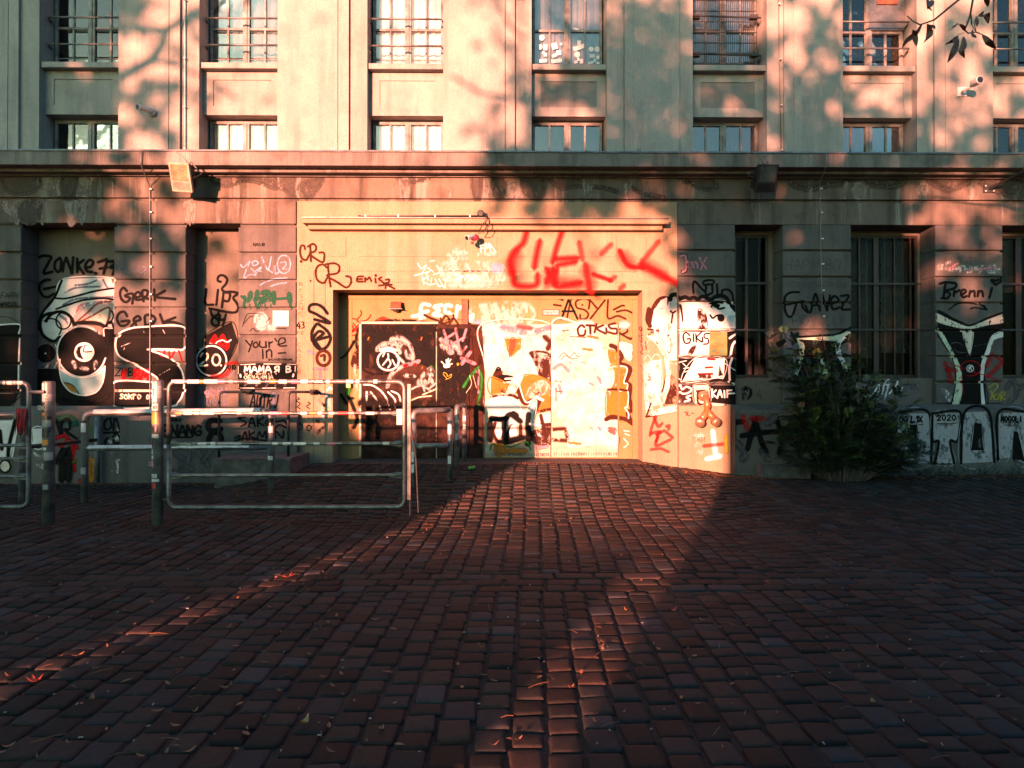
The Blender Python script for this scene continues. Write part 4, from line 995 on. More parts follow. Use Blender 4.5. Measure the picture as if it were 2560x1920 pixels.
# --- floodlights on the cornice
M_lampglass = simple('lamp_reflector', (.85, .70, .42), .22, .85, .3, 6, .6)
M_lampshaded = simple('shaded_lamp_glass', (.05, .055, .05), .2, .1, .3, 6, .3)  # darker copy of the reflector, the right lamp's shade put into its colour
M_lampcase = simple('lamp_case', (.28, .24, .19), .5, .2, .2)
def floodlight(cx, cy, n, w_, h_, roll, label, anchor, Y=-.46, case=None):
    c = P(cx, cy, Y); n = Vector(n).normalized(); up = (UZ - n * UZ.dot(n)).normalized(); ux = up.cross(n).normalized() * -1
    q = Matrix.Rotation(roll, 3, n); up = q @ up; ux = q @ ux
    f = empty('floodlight', c, label, 'floodlight', 'floodlights on the cornice'); case = case or M_lampcase
    m = MB(); m.obox(c + n * .02, ux, n, up, w_ / 2, .02, h_ / 2)
    m.build('front_frame', case, f, bevel=.004)
    m = MB(); b0 = c; k = .62; vs = []
    for s, dd, t in ((1, 0, 0), (k, -.16, .02)):
        for (sx, sz) in ((-1, -1), (1, -1), (1, 1), (-1, 1)): vs.append(b0 + n * dd + ux * sx * w_ / 2 * s + up * sz * h_ / 2 * s)
    m.add(vs, [(0, 3, 2, 1), (4, 5, 6, 7), (0, 1, 5, 4), (1, 2, 6, 5), (2, 3, 7, 6), (3, 0, 4, 7)]); m.build('housing', M_black, f, bevel=.006)
    m = MB(); m.obox(c + n * .042 + up * h_ * .16, ux, n, up, w_ * .41, .002, h_ * .28); m.build('reflector', M_lampglass if case is M_lampcase else M_lampshaded, f)
    m = MB()
    for i in range(16): m.obox(c + n * .043 - up * h_ * .30 + ux * (i - 7.5) * w_ * .055, ux, n, up, w_ * .012, .004, h_ * .13)
    m.build('fins', case, f)
    m = MB(); s = ux * w_ * .53
    m.tube([c + s - n * .02, c + s - n * .2 + up * .04, P(anchor[0], anchor[1], -.38)], .014, 8); m.tube([c - s - n * .02, c - s - n * .2 + up * .04, P(anchor[0], anchor[1], -.38)], .014, 8)
    m.obox(c + s * 1.02 - up * .1 - n * .06, ux, n, up, .006, .02, .06); m.build('bracket', M_black, f)
    m = MB(); e = P(anchor[0], anchor[1], -.39); m.tube(fillet([c - n * .1 + up * .15, e.lerp(c, .3) + UZ * .03, e + Vector((-.12, 0, .07)), P(anchor[0] - 42, 378, -.42)], .05), .006, 6); m.build('cable', M_cable, f)
    return f
floodlight(455, 443, (-.36, -.86, -.34), .42, .46, -.16, 'rusty cream floodlight tilted left over the second recess', (478, 405))
floodlight(1914, 446, (.34, -.86, -.34), .40, .45, .10, 'dark framed floodlight in shade above the narrow barred window', (1920, 405), case=M_black)
# --- wires with clips
def wire(pts, r, name, label, cat, clips=(), mat=M_cable):
    m = MB(); m.tube(pts, r, 8); c0 = Vector(pts[0])
    t = empty(name, c0, label, cat); m.build('cable', mat, t, smooth=True)
    for c in clips:
        k = MB(); k.block(c.x - .004, c.x + .032, c.z - .012, c.z + .014, c.y - .022, c.y + .02, .003); k.build('clip', M_white, t)
Yw_ = -.02
wire([P(352, 377, -.42), P(353, 412, -.40), P(372, 460, -.05)] + [P(375, y, Yw_) for y in (475, 560, 700, 850, 1000, 1040)], .009, 'lightning_conductor', 'thin grey conductor running down the pier with the black S graffiti', 'conductor',
     [P(376, y, Yw_) for y in (473, 531, 597, 667, 736, 803)])
wire([P(2066, 385, -.42), P(2066, 415, -.40), P(2049, 458, -.05)] + [P(2049 + (y - 470) * .02, y, Yw_) for y in (470, 560, 700, 850)], .009, 'lightning_conductor', 'thin grey conductor down the pier with the black hooked tag', 'conductor',
     [P(2051 + (y - 470) * .02, y, Yw_) for y in (472, 532, 597, 660, 726, 791)])
wire([P(462, y, .08) for y in (-60, 60, 145, 240, 374)], .011, 'wall_cable', 'pale cable in the groove left of the second upper window', 'cable', [P(460, y, .07) for y in (0, 146, 268, 372)], M_white)
wire([P(1946 + y * .018, y, .08) for y in (-60, 60, 145, 240, 374)], .010, 'wall_cable', 'pale cable in the groove left of the sixth upper window', 'cable', [P(1946 + y * .018, y, .07) for y in (10, 148, 263, 375)], M_cable)
for k, (x, lab) in enumerate(((833, 'over the left end of the door ledge'), (1217, 'above the red painted camera'), (1597, 'above the right end of the door ledge'))):
    m = MB(); c = P(x, 374, -.22); m.box(c.x - .035, c.x + .035, c.y - .03, c.y + .03, 5.53, 5.58)
    for s in (-1, 1): m.tube([(c.x + s * .02, c.y, 5.57), (c.x + s * .022, c.y, 5.64)], .009, 8)
    o = m.build('wire_holder', M_white if k < 2 else M_black); recenter(o, (c.x, c.y, 5.55)); tag(o, 'small twin wire holder on the cornice ' + lab, 'wire holder', 'wire holders on the cornice')
# --- cameras
def bullet(c, d, L, r, mat, lens=True):
    d = Vector(d).normalized(); m = MB(); m.lathe(c, [(r * .9, -L * .5), (r, -L * .45), (r, L * .45), (r * 1.05, L * .5), (r * 1.05, L * .62)], 20, d)
    l = MB(); l.lathe(Vector(c) + d * L * .621, [(r * .92, 0), (r * .9, .004)], 20, d); return m, l
t = empty('security_camera', P(372, 276, -.1), 'white bullet camera pointing left between the first two upper windows', 'camera', 'security cameras on the facade')
a = P(362, 272, -.12); b, l = bullet(a, (-.6, -.95, -.10), .20, .048, M_white); b.build('body', M_white, t, smooth=True); l.build('lens', M_black, t)
m = MB(); m.lathe(P(382, 283, .055), [(.062, 0), (.062, .05), (.05, .065)], 20, (0, -1, 0)); m.tube([P(382, 283, 0), P(376, 276, -.06), P(366, 274, -.10)], .022, 10); m.build('mount', M_white, t, smooth=True)
t = empty('security_camera', P(2404, 230, 0), 'white camera on an angled arm between the last two upper windows', 'camera', 'security cameras on the facade')
m = MB(); c = P(2404, 230, .05); m.block(c.x - .08, c.x + .08, c.z - .08, c.z + .08, c.y - .02, c.y + .01, .004); m.tube([c, P(2412, 226, -.1), P(2438, 208, -.28)], .026, 12); m.build('mount', M_white, t, smooth=False)
b, l = bullet(P(2440, 205, -.30), (.12, -1, .02), .14, .062, M_white); b.build('body', M_white, t, smooth=True); l.build('lens', M_black, t)
t = empty('security_camera', P(1182, 593, -.2), 'small camera splashed with red paint hanging under the door ledge', 'camera', 'security cameras on the facade')
b, l = bullet(P(1176, 592, -.30), (-.62, -.7, -.38), .15, .042, M_white); b.build('body', M_white, t, smooth=True); l.build('lens', M_black, t)
M_redpl = simple('red_paint', (.6, .02, .05), .4, 0, .2)
m = MB(); m.lathe(P(1187, 594, -.2), [(.05, -.05), (.058, 0), (.05, .05)], 16, (-.7, -.7, -.2)); m.lathe(P(1181, 607, -.22), [(.02, -.02), (.03, 0), (.02, .02)], 12); m.tube([P(1190, 590, .02), P(1188, 592, -.18)], .02, 8); m.build('joint', M_redpl, t, smooth=True)
m = MB(); m.tube(fillet([P(1196, 581, -.22), P(1215, 545, -.26), P(1219, 534, -.24), P(1208, 536, -.1)], .06), .009, 8); m.tube(fillet([P(1196, 583, -.22), P(1212, 582, -.24), P(1225, 560, -.24), P(1218, 538, -.22)], .1), .008, 8); m.build('cable', M_black, t, smooth=True)
t = empty('conduit', P(1040, 540, -.03), 'black conduit with white clips running along the top of the door ledge', 'conduit')
m = MB(); m.tube([P(896, 540, -.03), P(905, 540, -.04), P(1050, 540, -.04), P(1195, 540, -.04)], .014, 10); m.build('tube', M_black, t, smooth=True)
for x in (914, 996, 1088, 1175): c = P(x, 540, -.04); m = MB(); m.block(c.x - .012, c.x + .012, c.z - .024, c.z + .024, c.y - .02, c.y + .03, .003); m.build('clip', M_white, t)
m = MB(); m.lathe(P(1202, 536, -.0), [(.055, 0), (.06, .02), (.06, .07), (.045, .085)], 14, (0, -1, 0)); m.build('junction_box', M_black, t, smooth=True)
# --- rusty wall lamp, sign, papers
c = P(992, 766, YD); t = empty('wall_lamp', c, 'small rusty box lamp on the wall above the dark door', 'lamp')
m = MB(); m.prof([(YD, c.z + .07), (YD - .10, c.z + .075), (YD - .16, c.z - .055), (YD, c.z - .055)], c.x - .095, c.x + .095); m.build('hood', M_rust, t, bevel=.006)
m = MB(); m.box(c.x - .115, c.x + .115, YD - .17, YD, c.z - .066, c.z - .056); m.lathe((c.x, YD - .08, c.z - .066), [(.06, 0), (.05, -.035), (.02, -.045)], 14); m.build('base', M_black, t)
def quad_thing(name, px0, py0, px1, py1, Y, mat, th=.004):
    a = P(px0, py1, Y); b = P(px1, py0, Y); m = MB(); m.block(a.x, b.x, a.z, b.z, Y - th, Y, .0008); return m, a.x, b.x, a.z, b.z
Ys = YD - .003
t = empty('door_sign', P(1377, 781, Ys), 'white door sign with red border reading Zugang TH 1', 'sign')
m, a, b, z0, z1 = quad_thing('p', 1356, 773.5, 1398.5, 788.5, Ys, None); m.build('plate', STK[2], t)
m = MB(); m.box(a + .015, b - .015, Ys - .0055, Ys - .004, z0 + .015, z1 - .015); m.build('panel', STK[4], t)
m = MB(); text_mb(m, 'Zugang TH 1', (a + .03, Ys - .0065, z0 + .028), UX, UZ, .052, (b - a) - .06); m.build('lettering', STK[1], t)
Yq_ = -.03
t = empty('poster', P(1796, 859, Yq_), 'green and yellow demonstration poster on the pier beside the narrow window', 'poster')
m, a, b, z0, z1 = quad_thing('p', 1775, 830, 1818, 889, Yq_, None, .001)
M_pgreen = simple('poster_green', (.09, .12, .025), .6, 0, .3, 14); M_pyel = simple('poster_yellow', (.15, .11, .018), .6, 0, .3, 20); M_pdark = simple('poster_dark', (.05, .12, .05), .6)
m.build('sheet', M_pgreen, t)
m = MB(); m.box(a + .01, a + (b - a) * .85, Yq_ - .0022, Yq_ - .001, z0 + .01, z0 + (z1 - z0) * .52); m.build('picture', M_pyel, t)
m = MB(); text_mb(m, 'DEMO', (a + .015, Yq_ - .003, z1 - .075), UX, UZ, .055, .17); text_mb(m, 'KOPI', (a + .015, Yq_ - .003, z1 - .145), UX, UZ, .05, .12); m.build('lettering', M_pyel, t)
m = MB()
for k in range(4): m.box(a + .2, b - .01, Yq_ - .0022, Yq_ - .001, z1 - .02 - k * .018, z1 - .012 - k * .018)
for k in range(3): m.box(a + .015, b - .06, Yq_ - .0022, Yq_ - .001, z1 - .16 - k * .012, z1 - .155 - k * .012)
c = Vector((a + .2, Yq_ - .003, z0 + .09)); m.lathe(c, [(.035, 0), (.035, .001)], 14, (0, -1, 0)); m.box(a + .16, a + .24, Yq_ - .0035, Yq_ - .003, z0 + .015, z0 + .05); m.box(a + .03, a + .10, Yq_ - .0035, Yq_ - .003, z0 + .06, z0 + .11); m.build('print', M_pdark, t)
t = empty('paper_notice', P(701, 796, -.004), 'white printed paper notice glued on the pier above the tag YOUR E IN', 'notice')
m, a, b, z0, z1 = quad_thing('p', 682, 777, 721.5, 815.5, -.003, None, .001); m.build('sheet', STK[4], t)
m = MB(); 
for k in range(5): m.box(a + .012, a + .14, -.0055, -.0042, z0 + .02 + k * .014, z0 + .026 + k * .014)
m.lathe((a + .09, -.0042, z0 + .19), [(.05, 0), (.05, .001)], 12, (0, -1, 0)); m.box(a + .15, b - .02, -.0055, -.0042, z0 + .02, z0 + .10); m.build('print', STK[1], t)
# --- twin fire hose connection
t = empty('standpipe', P(1768, 1040, -.2), 'orange brass twin fire hose connection at the foot of the right door pier', 'standpipe')
Yv = -.24
m = MB(); m.lathe(P(1757, 990, .0), [(.095, 0), (.09, .06), (.07, .10), (.045, .12)], 18, (0, -1, 0)); m.build('wall_plate', M_brass, t, smooth=True)
m = MB(); m.tube(fillet([P(1757, 990, 0), P(1766, 994, -.20), P(1768, 1030, Yv)], .08), .05, 14); c = P(1768, 1012, Yv); m.lathe((c.x, c.y, c.z), [(.05, -.05), (.055, -.045), (.055, .03), (.05, .04)], 16)
m.tube([P(1768, 1028, Yv), P(1760, 1040, Yv), P(1753, 1048, Yv - .04)], .055, 14); m.tube([P(1768, 1028, Yv), P(1777, 1039, Yv), P(1785, 1047, Yv - .04)], .055, 14); m.build('body', M_orange, t, smooth=True)
for x, y, dx in ((1750, 1056, -.3), (1790, 1055, .35)):
    m = MB(); m.lathe(P(x, y, Yv - .05), [(.06, -.05), (.082, -.04), (.082, .03), (.07, .05), (.03, .06)], 18, (dx, -1, -.55)); m.build('cap', M_brass, t, smooth=True)
# --- awning arm at the right edge
t = empty('wall_bracket', P(2472, 472, 0), 'black steel arm on a bolted plate at the right edge under the cornice', 'bracket')
m = MB(); a, b = P(2457, 482, 0), P(2487, 462, 0); m.block(a.x, b.x, a.z, b.z, -.02, .0, .003); m.build('plate', M_blackmetal, t)
m = MB(); c = P(2475, 471, -.02); d = P(2620, 400, -.9); m.tube([c, d], .028, 10); m.build('arm', M_blackmetal, t)
for sx in (-1, 1):
    for sz in (-1, 1):
        m = MB(); m.lathe(((a.x + b.x) / 2 + sx * .07, -.02, (a.z + b.z) / 2 + sz * .045), [(.012, 0), (.012, .012)], 10, (0, -1, 0)); m.build('bolt', M_white, t)
# yellow padlock tag by the left door jamb
c = P(871, 963, YD - .06); m = MB(); m.block(c.x - .045, c.x + .045, c.z - .05, c.z + .05, c.y - .02, c.y + .02, .008); o = m.build('lock_box', simple('yellow_lacquer', (.25, .2, .012), .4)); recenter(o, c); tag(o, 'small yellow lock box on the left door jamb', 'lock')
# --- litter
M_can = simple('green_can', (.08, .22, .05), .3, .5)
c = P(1180, 1181, -.9); zc = gz(c.x, -.9); m = MB(); m.lathe((c.x - .06, -.9, zc + .032), [(.026, 0), (.032, .008), (.032, .105), (.026, .115)], 18, (1, .15, 0)); o = m.build('drink_can', M_can, smooth=True); recenter(o, (c.x, -.9, zc)); tag(o, 'green drink can lying on the setts before the doors', 'can')
def gpt(px, py):
    """ground point seen at a pixel"""
    d = RM @ Vector(((px - 1280) / F, -(py - 960) / F, -1.0)); t = (0.0 - 1.6) / d.z
    for _ in range(6):
        q = CAM + d * t; t = (gz(q.x, q.y) - 1.6) / d.z
    return CAM + d * t
def leafshape(mb_, p, a, L, W, curl, tilt=0):
    u = Vector((math.cos(a), math.sin(a), tilt)); v = Vector((-math.sin(a), math.cos(a), 0)); vs = []
    for k in range(6):
        t = k / 5; w_ = W * math.sin(math.pi * min(.97, t + .06)) ** .8; c = p + u * L * (t - .5) + UZ * (curl * (t - .5) ** 2 * 4 + .004)
        vs += [c - v * w_ + UZ * w_ * .5, c, c + v * w_ + UZ * w_ * .5]
    mb_.add(vs, [q for k in range(5) for q in ((k * 3, k * 3 + 1, k * 3 + 4, k * 3 + 3), (k * 3 + 1, k * 3 + 2, k * 3 + 5, k * 3 + 4))])
M_lfall = leafmat('fallen_leaf', (.10, .035, .015), (.22, .09, .03)); M_yfall = leafmat('yellow_leaf', (.26, .15, .05), (.32, .2, .07)); M_rfall = leafmat('red_leaf', (.26, .03, .012), (.34, .06, .02))
m = MB(); rf = random.Random(9)
def scat(n, x0, x1, y0, y1, L0=.02, L1=.07):
    for _ in range(n):
        x, y = rf.uniform(x0, x1), y0 + (y1 - y0) * rf.random(); p = gpt(x, y); leafshape(m, p + UZ * .004, rf.uniform(0, 6.28), rf.uniform(L0, L1), rf.uniform(.004, .012), rf.uniform(0, .02))
scat(150, 0, 2560, 1300, 1900, .015, .05); scat(60, 0, 1000, 1380, 1900); scat(160, 0, 1500, 1200, 1330, .02, .05)
for _ in range(60):     # stalks
    p = gpt(rf.uniform(0, 2400), rf.uniform(1400, 1900)); a = rf.uniform(0, 6.28); L = rf.uniform(.05, .14); m.tube([p + UZ * .006, p + Vector((math.cos(a) * L / 2, math.sin(a) * L / 2, .012)), p + Vector((math.cos(a) * L, math.sin(a) * L, .006))], .0015, 4)
for (x0, x1, yf, n) in ((-8.5, -3.4, -.25, 900), (-3.2, 2.8, -.22, 500), (2.9, 4.6, -.50, 500), (4.4, 9, -.45, 600)):
    for _ in range(n):
        x = rf.uniform(x0, x1); y = yf - abs(rf.gauss(0, .16)); leafshape(m, Vector((x, y, gz(x, y) + .004)), rf.uniform(0, 6.28), rf.uniform(.015, .05), rf.uniform(.004, .011), rf.uniform(0, .015))
o = m.build('fallen_leaves', M_lfall); tag(o, kind='stuff')
m = MB()
for _ in range(110):
    x, y = rf.uniform(0, 2560), 1190 + 700 * rf.random() ** 1.6; p = gpt(x, y); a = rf.uniform(0, 6.28); L = rf.uniform(.006, .022)
    m.tube([p + UZ * .007, p + Vector((math.cos(a) * L, math.sin(a) * L, .007))], rf.uniform(.0022, .0036), 6)
o = m.build('cigarette_butts', STK[4]); tag(o, kind='stuff')
for (px, py, mat, L, W, a, lab) in ((762, 1817, M_yfall, .075, .018, 1.4, 'single yellow leaf on the dark setts at the bottom left'), (1682, 1535, M_rfall, .08, .02, .6, 'curled red leaf glowing in the right sun streak'), (88, 1712, M_rfall, .10, .014, .1, 'flat orange leaf lying at the left edge'), (718, 1448, M_rfall, .14, .012, .3, 'spread orange leaf on the cross course in the left sun streak')):
    p = gpt(px, py); q = MB(); leafshape(q, p + UZ * .012, a, L, W, .03)
    if L > .09: leafshape(q, p + UZ * .012, a + .7, L * .7, W * .8, .03); leafshape(q, p + UZ * .012, a - .6, L * .6, W * .8, .03)
    o = q.build('fallen_leaf', mat, smooth=True); recenter(o, p); tag(o, lab, 'leaf', 'bright fallen leaves')
# weeds at the wall foot on the right
m = MB()
for _ in range(260):
    x = rf.uniform(5.6, 9.2); y = -.32 - abs(rf.gauss(0, .06)); z = gz(x, y); h = rf.uniform(.05, .2)
    m.tube([(x, y, z), (x + rf.uniform(-.04, .04), y - .02, z + h * .6), (x + rf.uniform(-.1, .1), y - .06, z + h)], .003, 4)
o = m.build('weeds', M_bushleaf); tag(o, kind='stuff')
# ------------------------------------------------------------------ graffiti: every tag and painted piece is a thin coat of paint on its wall
TL = {'A': (0, 420, 4.608), 'B': (440, 420, 4.608), 'C': (880, 420, 4.608), 'D': (1240, 420, 3.95), 'E': (1760, 420, 2.765), 'F': (0, 660, 4.608), 'G': (440, 660, 4.608),
      'H': (840, 700, 4.608), 'I': (1200, 780, 3.95), 'J': (1520, 700, 4.608), 'K': (1760, 840, 2.765), 'L': (0, 900, 3.95), 'M': (380, 900, 3.95), 'N': (840, 900, 3.95)}
rg = random.Random(77)
def pp(s):
    if isinstance(s, str): return [tuple(float(q) for q in p.split(',')) for p in s.split()]
    return s
def smooth(pts, step):
    if len(pts) < 3: 
        out_ = []; 
        for a, b in zip(pts, pts[1:]):
            n = max(1, int((b - a).length / step)); out_ += [a.lerp(b, k / n) for k in range(n)]
        return out_ + [pts[-1]]
    res = []; closed = (pts[0] - pts[-1]).length < 1e-4
    for i in range(len(pts) - 1):
        p0 = pts[i - 1] if i > 0 else (pts[-2] if closed else pts[0] * 2 - pts[1]); p1 = pts[i]; p2 = pts[i + 1]
        p3 = pts[i + 2] if i + 2 < len(pts) else (pts[1] if closed else pts[-1] * 2 - pts[-2])
        n = max(2, int((p2 - p1).length / step))
        for k in range(n):
            t = k / n
            res.append(.5 * ((2 * p1) + (p2 - p0) * t + (2 * p0 - 5 * p1 + 4 * p2 - p3) * t * t + (3 * p1 - p0 - 3 * p2 + p3) * t ** 3))
    return res + [pts[-1]]
STROKES = {
 'A': ['0,1 .5,0 1,1', '.2,.62 .8,.62'], 'B': ['.1,0 .1,1', '.1,0 .8,.05 .85,.35 .15,.5', '.15,.5 .9,.6 .9,.9 .1,1'], 'C': ['.9,.12 .5,0 .1,.3 .1,.7 .5,1 .95,.88'], 'D': ['.1,0 .1,1 .7,.9 .95,.5 .7,.1 .1,0'],
 'E': ['.9,0 .1,0 .1,1 .9,1', '.1,.5 .7,.5'], 'F': ['.9,0 .1,0 .1,1', '.1,.48 .7,.48'], 'G': ['.9,.15 .5,0 .1,.3 .1,.75 .5,1 .9,.85 .9,.55 .55,.55'], 'H': ['.1,0 .1,1', '.9,0 .9,1', '.1,.5 .9,.5'],
 'I': ['.5,0 .5,1'], 'J': ['.3,0 .8,0', '.7,0 .7,.8 .4,1 .1,.8'], 'K': ['.1,0 .1,1', '.9,0 .15,.55', '.3,.45 .95,1'], 'L': ['.1,0 .1,1 .85,1'], 'M': ['.05,1 .15,0', '.15,0 .5,.7', '.5,.7 .85,0', '.85,0 .95,1'],
 'N': ['.1,1 .1,0', '.1,0 .9,1', '.9,1 .9,0'], 'O': ['.5,0 .1,.3 .1,.7 .5,1 .9,.7 .9,.3 .5,0'], 'P': ['.1,1 .1,0', '.1,0 .8,.05 .9,.3 .7,.5 .1,.55'], 'R': ['.1,1 .1,0', '.1,0 .8,.05 .85,.35 .1,.5', '.3,.5 .95,1'],
 'S': ['.9,.1 .5,0 .12,.2 .3,.45 .8,.6 .9,.85 .5,1 .08,.9'], 'T': ['0,0 1,0', '.5,0 .5,1'], 'U': ['.1,0 .1,.7 .5,1 .9,.7 .9,0'], 'V': ['0,0 .5,1 1,0'], 'W': ['0,0 .25,1', '.25,1 .5,.3', '.5,.3 .75,1', '.75,1 1,0'],
 'X': ['0,0 1,1', '1,0 0,1'], 'Y': ['0,0 .5,.5', '1,0 .3,1'], 'Z': ['0,0 .95,0', '.95,0 0,1', '0,1 1,1'], 'Q': ['.9,0 .15,0', '.15,0 .15,.45 .9,.5', '.9,0 .9,1', '.6,.5 .1,1'],
 '0': ['.5,0 .1,.3 .1,.7 .5,1 .9,.7 .9,.3 .5,0'], '1': ['.2,.25 .55,0 .55,1'], '2': ['.1,.25 .4,0 .85,.1 .8,.45 .1,1', '.1,1 .95,1'], '4': ['.6,0 .05,.65 .95,.65', '.7,.35 .7,1'], '3': ['.1,.05 .8,.1 .7,.4 .35,.48 .85,.6 .8,.92 .1,1'],
 '7': ['.05,0 .95,0 .4,1'], '8': ['.5,.5 .15,.3 .5,0 .85,.3 .5,.5 .1,.75 .5,1 .9,.75 .5,.5'], 'e': ['.1,.55 .85,.5 .7,.15 .2,.2 .1,.7 .5,1 .9,.85'], 'r': ['.2,1 .2,.2', '.2,.45 .5,.2 .85,.25'], 'n': ['.15,1 .15,.25', '.15,.4 .5,.2 .85,.4 .85,1'],
 'u': ['.15,.2 .15,.8 .5,1 .85,.8', '.85,.2 .85,1'], 'a': ['.85,.3 .4,.2 .1,.6 .4,1 .85,.7', '.85,.25 .9,1'], 'g': ['.85,.3 .4,.2 .1,.5 .4,.8 .85,.5', '.85,.25 .8,1.2 .2,1.2'], 'i': ['.5,.3 .5,1', '.5,.05 .5,.1'], 'c': ['.85,.35 .4,.2 .15,.6 .4,1 .9,.9'],
 'k': ['.15,0 .15,1', '.8,.3 .2,.65', '.35,.6 .85,1'], 's': ['.85,.3 .3,.2 .3,.5 .8,.65 .7,.95 .15,.95'], 'b': ['.15,0 .15,1', '.15,.5 .6,.35 .85,.65 .6,1 .15,.95'], 'o': ['.5,.25 .15,.5 .2,.9 .5,1 .85,.85 .85,.5 .5,.25'], '-': ['.1,.55 .9,.55'], '.': ['.45,.95 .5,1'], '/': ['.9,0 .1,1'], "'": ['.5,0 .45,.25']}
class GR:
    """one painted piece"""
    def __init__(s, tile, Y, rough=0.0):
        s.t = TL[tile]; s.Y = Y; s.v = []; s.a = []; s.f = []; s.mi = []; s.keys = []; s.n = 0; s.sc = s.t[2]
    def w(s, p): q = P(s.t[0] + p[0] / s.sc, s.t[1] + p[1] / s.sc, s.Y); return Vector((q.x, q.z))
    def m(s, key):
        if key not in s.keys: s.keys.append(key)
        return s.keys.index(key)
    def lay(s): s.n += 1; return s.Y - s.off - s.n * .00022
    def ribbon(s, col, wpx, pts, soft=.45, closed=False, taper=0):
        W = wpx / s.sc * (s.Y + 11.7) / F / 2
        pts = [s.w(p) for p in pp(pts)]; pts = smooth(pts, max(.012, min(.05, W * .9)))
        mi = s.m(col); y = s.lay(); rows = []; n = len(pts)
        if n < 2: return
        cross = (-1 - soft, -1 + soft * .5, 1 - soft * .5, 1 + soft); al = (0, 1, 1, 0)
        t_ = (pts[1] - pts[0]).normalized(); t2 = (pts[-1] - pts[-2]).normalized()
        cl = (pts[0] - pts[-1]).length < 1e-4
        seq = []
        if not cl: seq += [(pts[0] - t_ * W * (.9 + soft), .25, 0), (pts[0] - t_ * W * .75, .7, 1)]
        seq += [(p, 1, 1) for p in pts]
        if not cl: seq += [(pts[-1] + t2 * W * .75, .7, 1), (pts[-1] + t2 * W * (.9 + soft), .25, 0)]
        N = len(seq); sd_ = rg.random() * 50; base = len(s.v); nrm_p = None
        for i, (p, k, aa) in enumerate(seq):
            a = seq[max(0, i - 1)][0]; b = seq[min(N - 1, i + 1)][0]
            if cl and i == 0: a = seq[N - 2][0]
            if cl and i == N - 1: b = seq[1][0]
            d = (b - a); d = d.normalized() if d.length > 1e-7 else t_
            nr = Vector((-d.y, d.x)); kk = k * (1 + .10 * noise.noise(Vector((sd_, i * .25, 0)))) * (1 - taper * i / N); yy = y - .00012 * i / N
            for c, av in zip(cross, al):
                q = p + nr * W * kk * c; s.v.append((q.x, yy, q.y)); s.a.append(av * aa)
        for i in range(N - 1):
            for k in range(3):
                s.f.append((base + i * 4 + k, base + (i + 1) * 4 + k, base + (i + 1) * 4 + k + 1, base + i * 4 + k + 1)); s.mi.append(mi)
    def S(s, col, wpx, *lines, soft=.45, taper=0):
        for l in lines: s.ribbon(col, wpx, l, soft, taper=taper)
        return s
    def Fl(s, col, pts, edge=10, soft=.4, curve=False):
        p = pp(pts); q = [s.w(a) for a in p]
        if curve: q = smooth(q + [q[0]], .04)[:-1]
        y = s.lay(); tri = tessellate_polygon([[Vector((a.x, a.y, 0)) for a in q]]); base = len(s.v); mi = s.m(col)
        for a in q: s.v.append((a.x, y, a.y)); s.a.append(1)
        for t in tri: s.f.append(tuple(base + k for k in t)); s.mi.append(mi)
        if edge: 
            st = s.w; s.w = lambda a: Vector(a); s.ribbon(col, edge, [(a.x, a.y) for a in (q + [q[0]])], soft); s.w = st
        return s
    def C_(s, col, wpx, cx, cy, rx, ry=None, a0=0, a1=360, soft=.3):
        ry = ry or rx; n = 18; pts = [(cx + rx * math.cos(R(a0 + (a1 - a0) * k / n)), cy + ry * math.sin(R(a0 + (a1 - a0) * k / n))) for k in range(n + 1)]
        s.ribbon(col, wpx, pts, soft); return s
    def D(s, col, cx, cy, rx, ry=None, soft=.3):
        ry = ry or rx; return s.Fl(col, [(cx + rx * math.cos(R(k * 15)) * (1 + rg.uniform(-.02, .02)), cy + ry * math.sin(R(k * 15))) for k in range(24)], max(4, rx * .12), soft)
    def T(s, col, wpx, txt, x, y, cw, ch, gap=.25, slant=0, rise=0, jit=.05, soft=.3):
        for ch_ in txt:
            if ch_ in STROKES:
                for l in STROKES[ch_]:
                    pts = [(x + u * cw - (v - .5) * slant * ch + rg.uniform(-jit, jit) * cw, y + v * ch + rg.uniform(-jit, jit) * ch) for u, v in pp(l)]
                    if l.split()[0] == l.split()[-1]: pts[-1] = pts[0]
                    s.ribbon(col, wpx, pts, soft)
            if ch_ in ".'iI1": x += cw * (.55 + gap)
            else: x += cw * (1 + gap)
            y += rise
        return s
    def drips(s, col, wpx, n, x0, x1, y0, l0, l1):
        for _ in range(n):
            x = rg.uniform(x0, x1); s.ribbon(col, wpx, [(x, y0), (x + rg.uniform(-2, 2), y0 + rg.uniform(l0, l1))], .2, taper=.6)
        return s
    def done(s, label, gl=None, parent=None, xlim=None, name='graffiti'):
        me = bpy.data.meshes.new(name); me.from_pydata(s.v, [], s.f)
        at = me.attributes.new('a', 'FLOAT', 'POINT'); at.data.foreach_set('value', s.a)
        for k in s.keys: me.materials.append(PAINT[k])
        me.polygons.foreach_set('material_index', s.mi)
        bm = bmesh.new(); bm.from_mesh(me)
        cuts = []; gl = GR_ if gl == 'R' else gl
        if gl:
            zz = [v.co.z for v in bm.verts]; lo, hi = min(zz), max(zz)
            for (z0, z1) in gl:
                if z1 > lo and z0 < hi:
                    for z in (z0, z1): bmesh.ops.bisect_plane(bm, geom=bm.verts[:] + bm.edges[:] + bm.faces[:], plane_co=(0, 0, z), plane_no=(0, 0, 1), dist=1e-5)
                    cuts.append((z0, z1))
            dl = [f for f in bm.faces if any(z0 < f.calc_center_median().z < z1 for z0, z1 in cuts)]
            # the paint goes on into the joint, on the set-back face between two blocks
            if dl:
                res = bmesh.ops.split(bm, geom=dl)
                for v in {v for e in res['geom'] if isinstance(e, bmesh.types.BMFace) for v in e.verts}: v.co.y += .0545
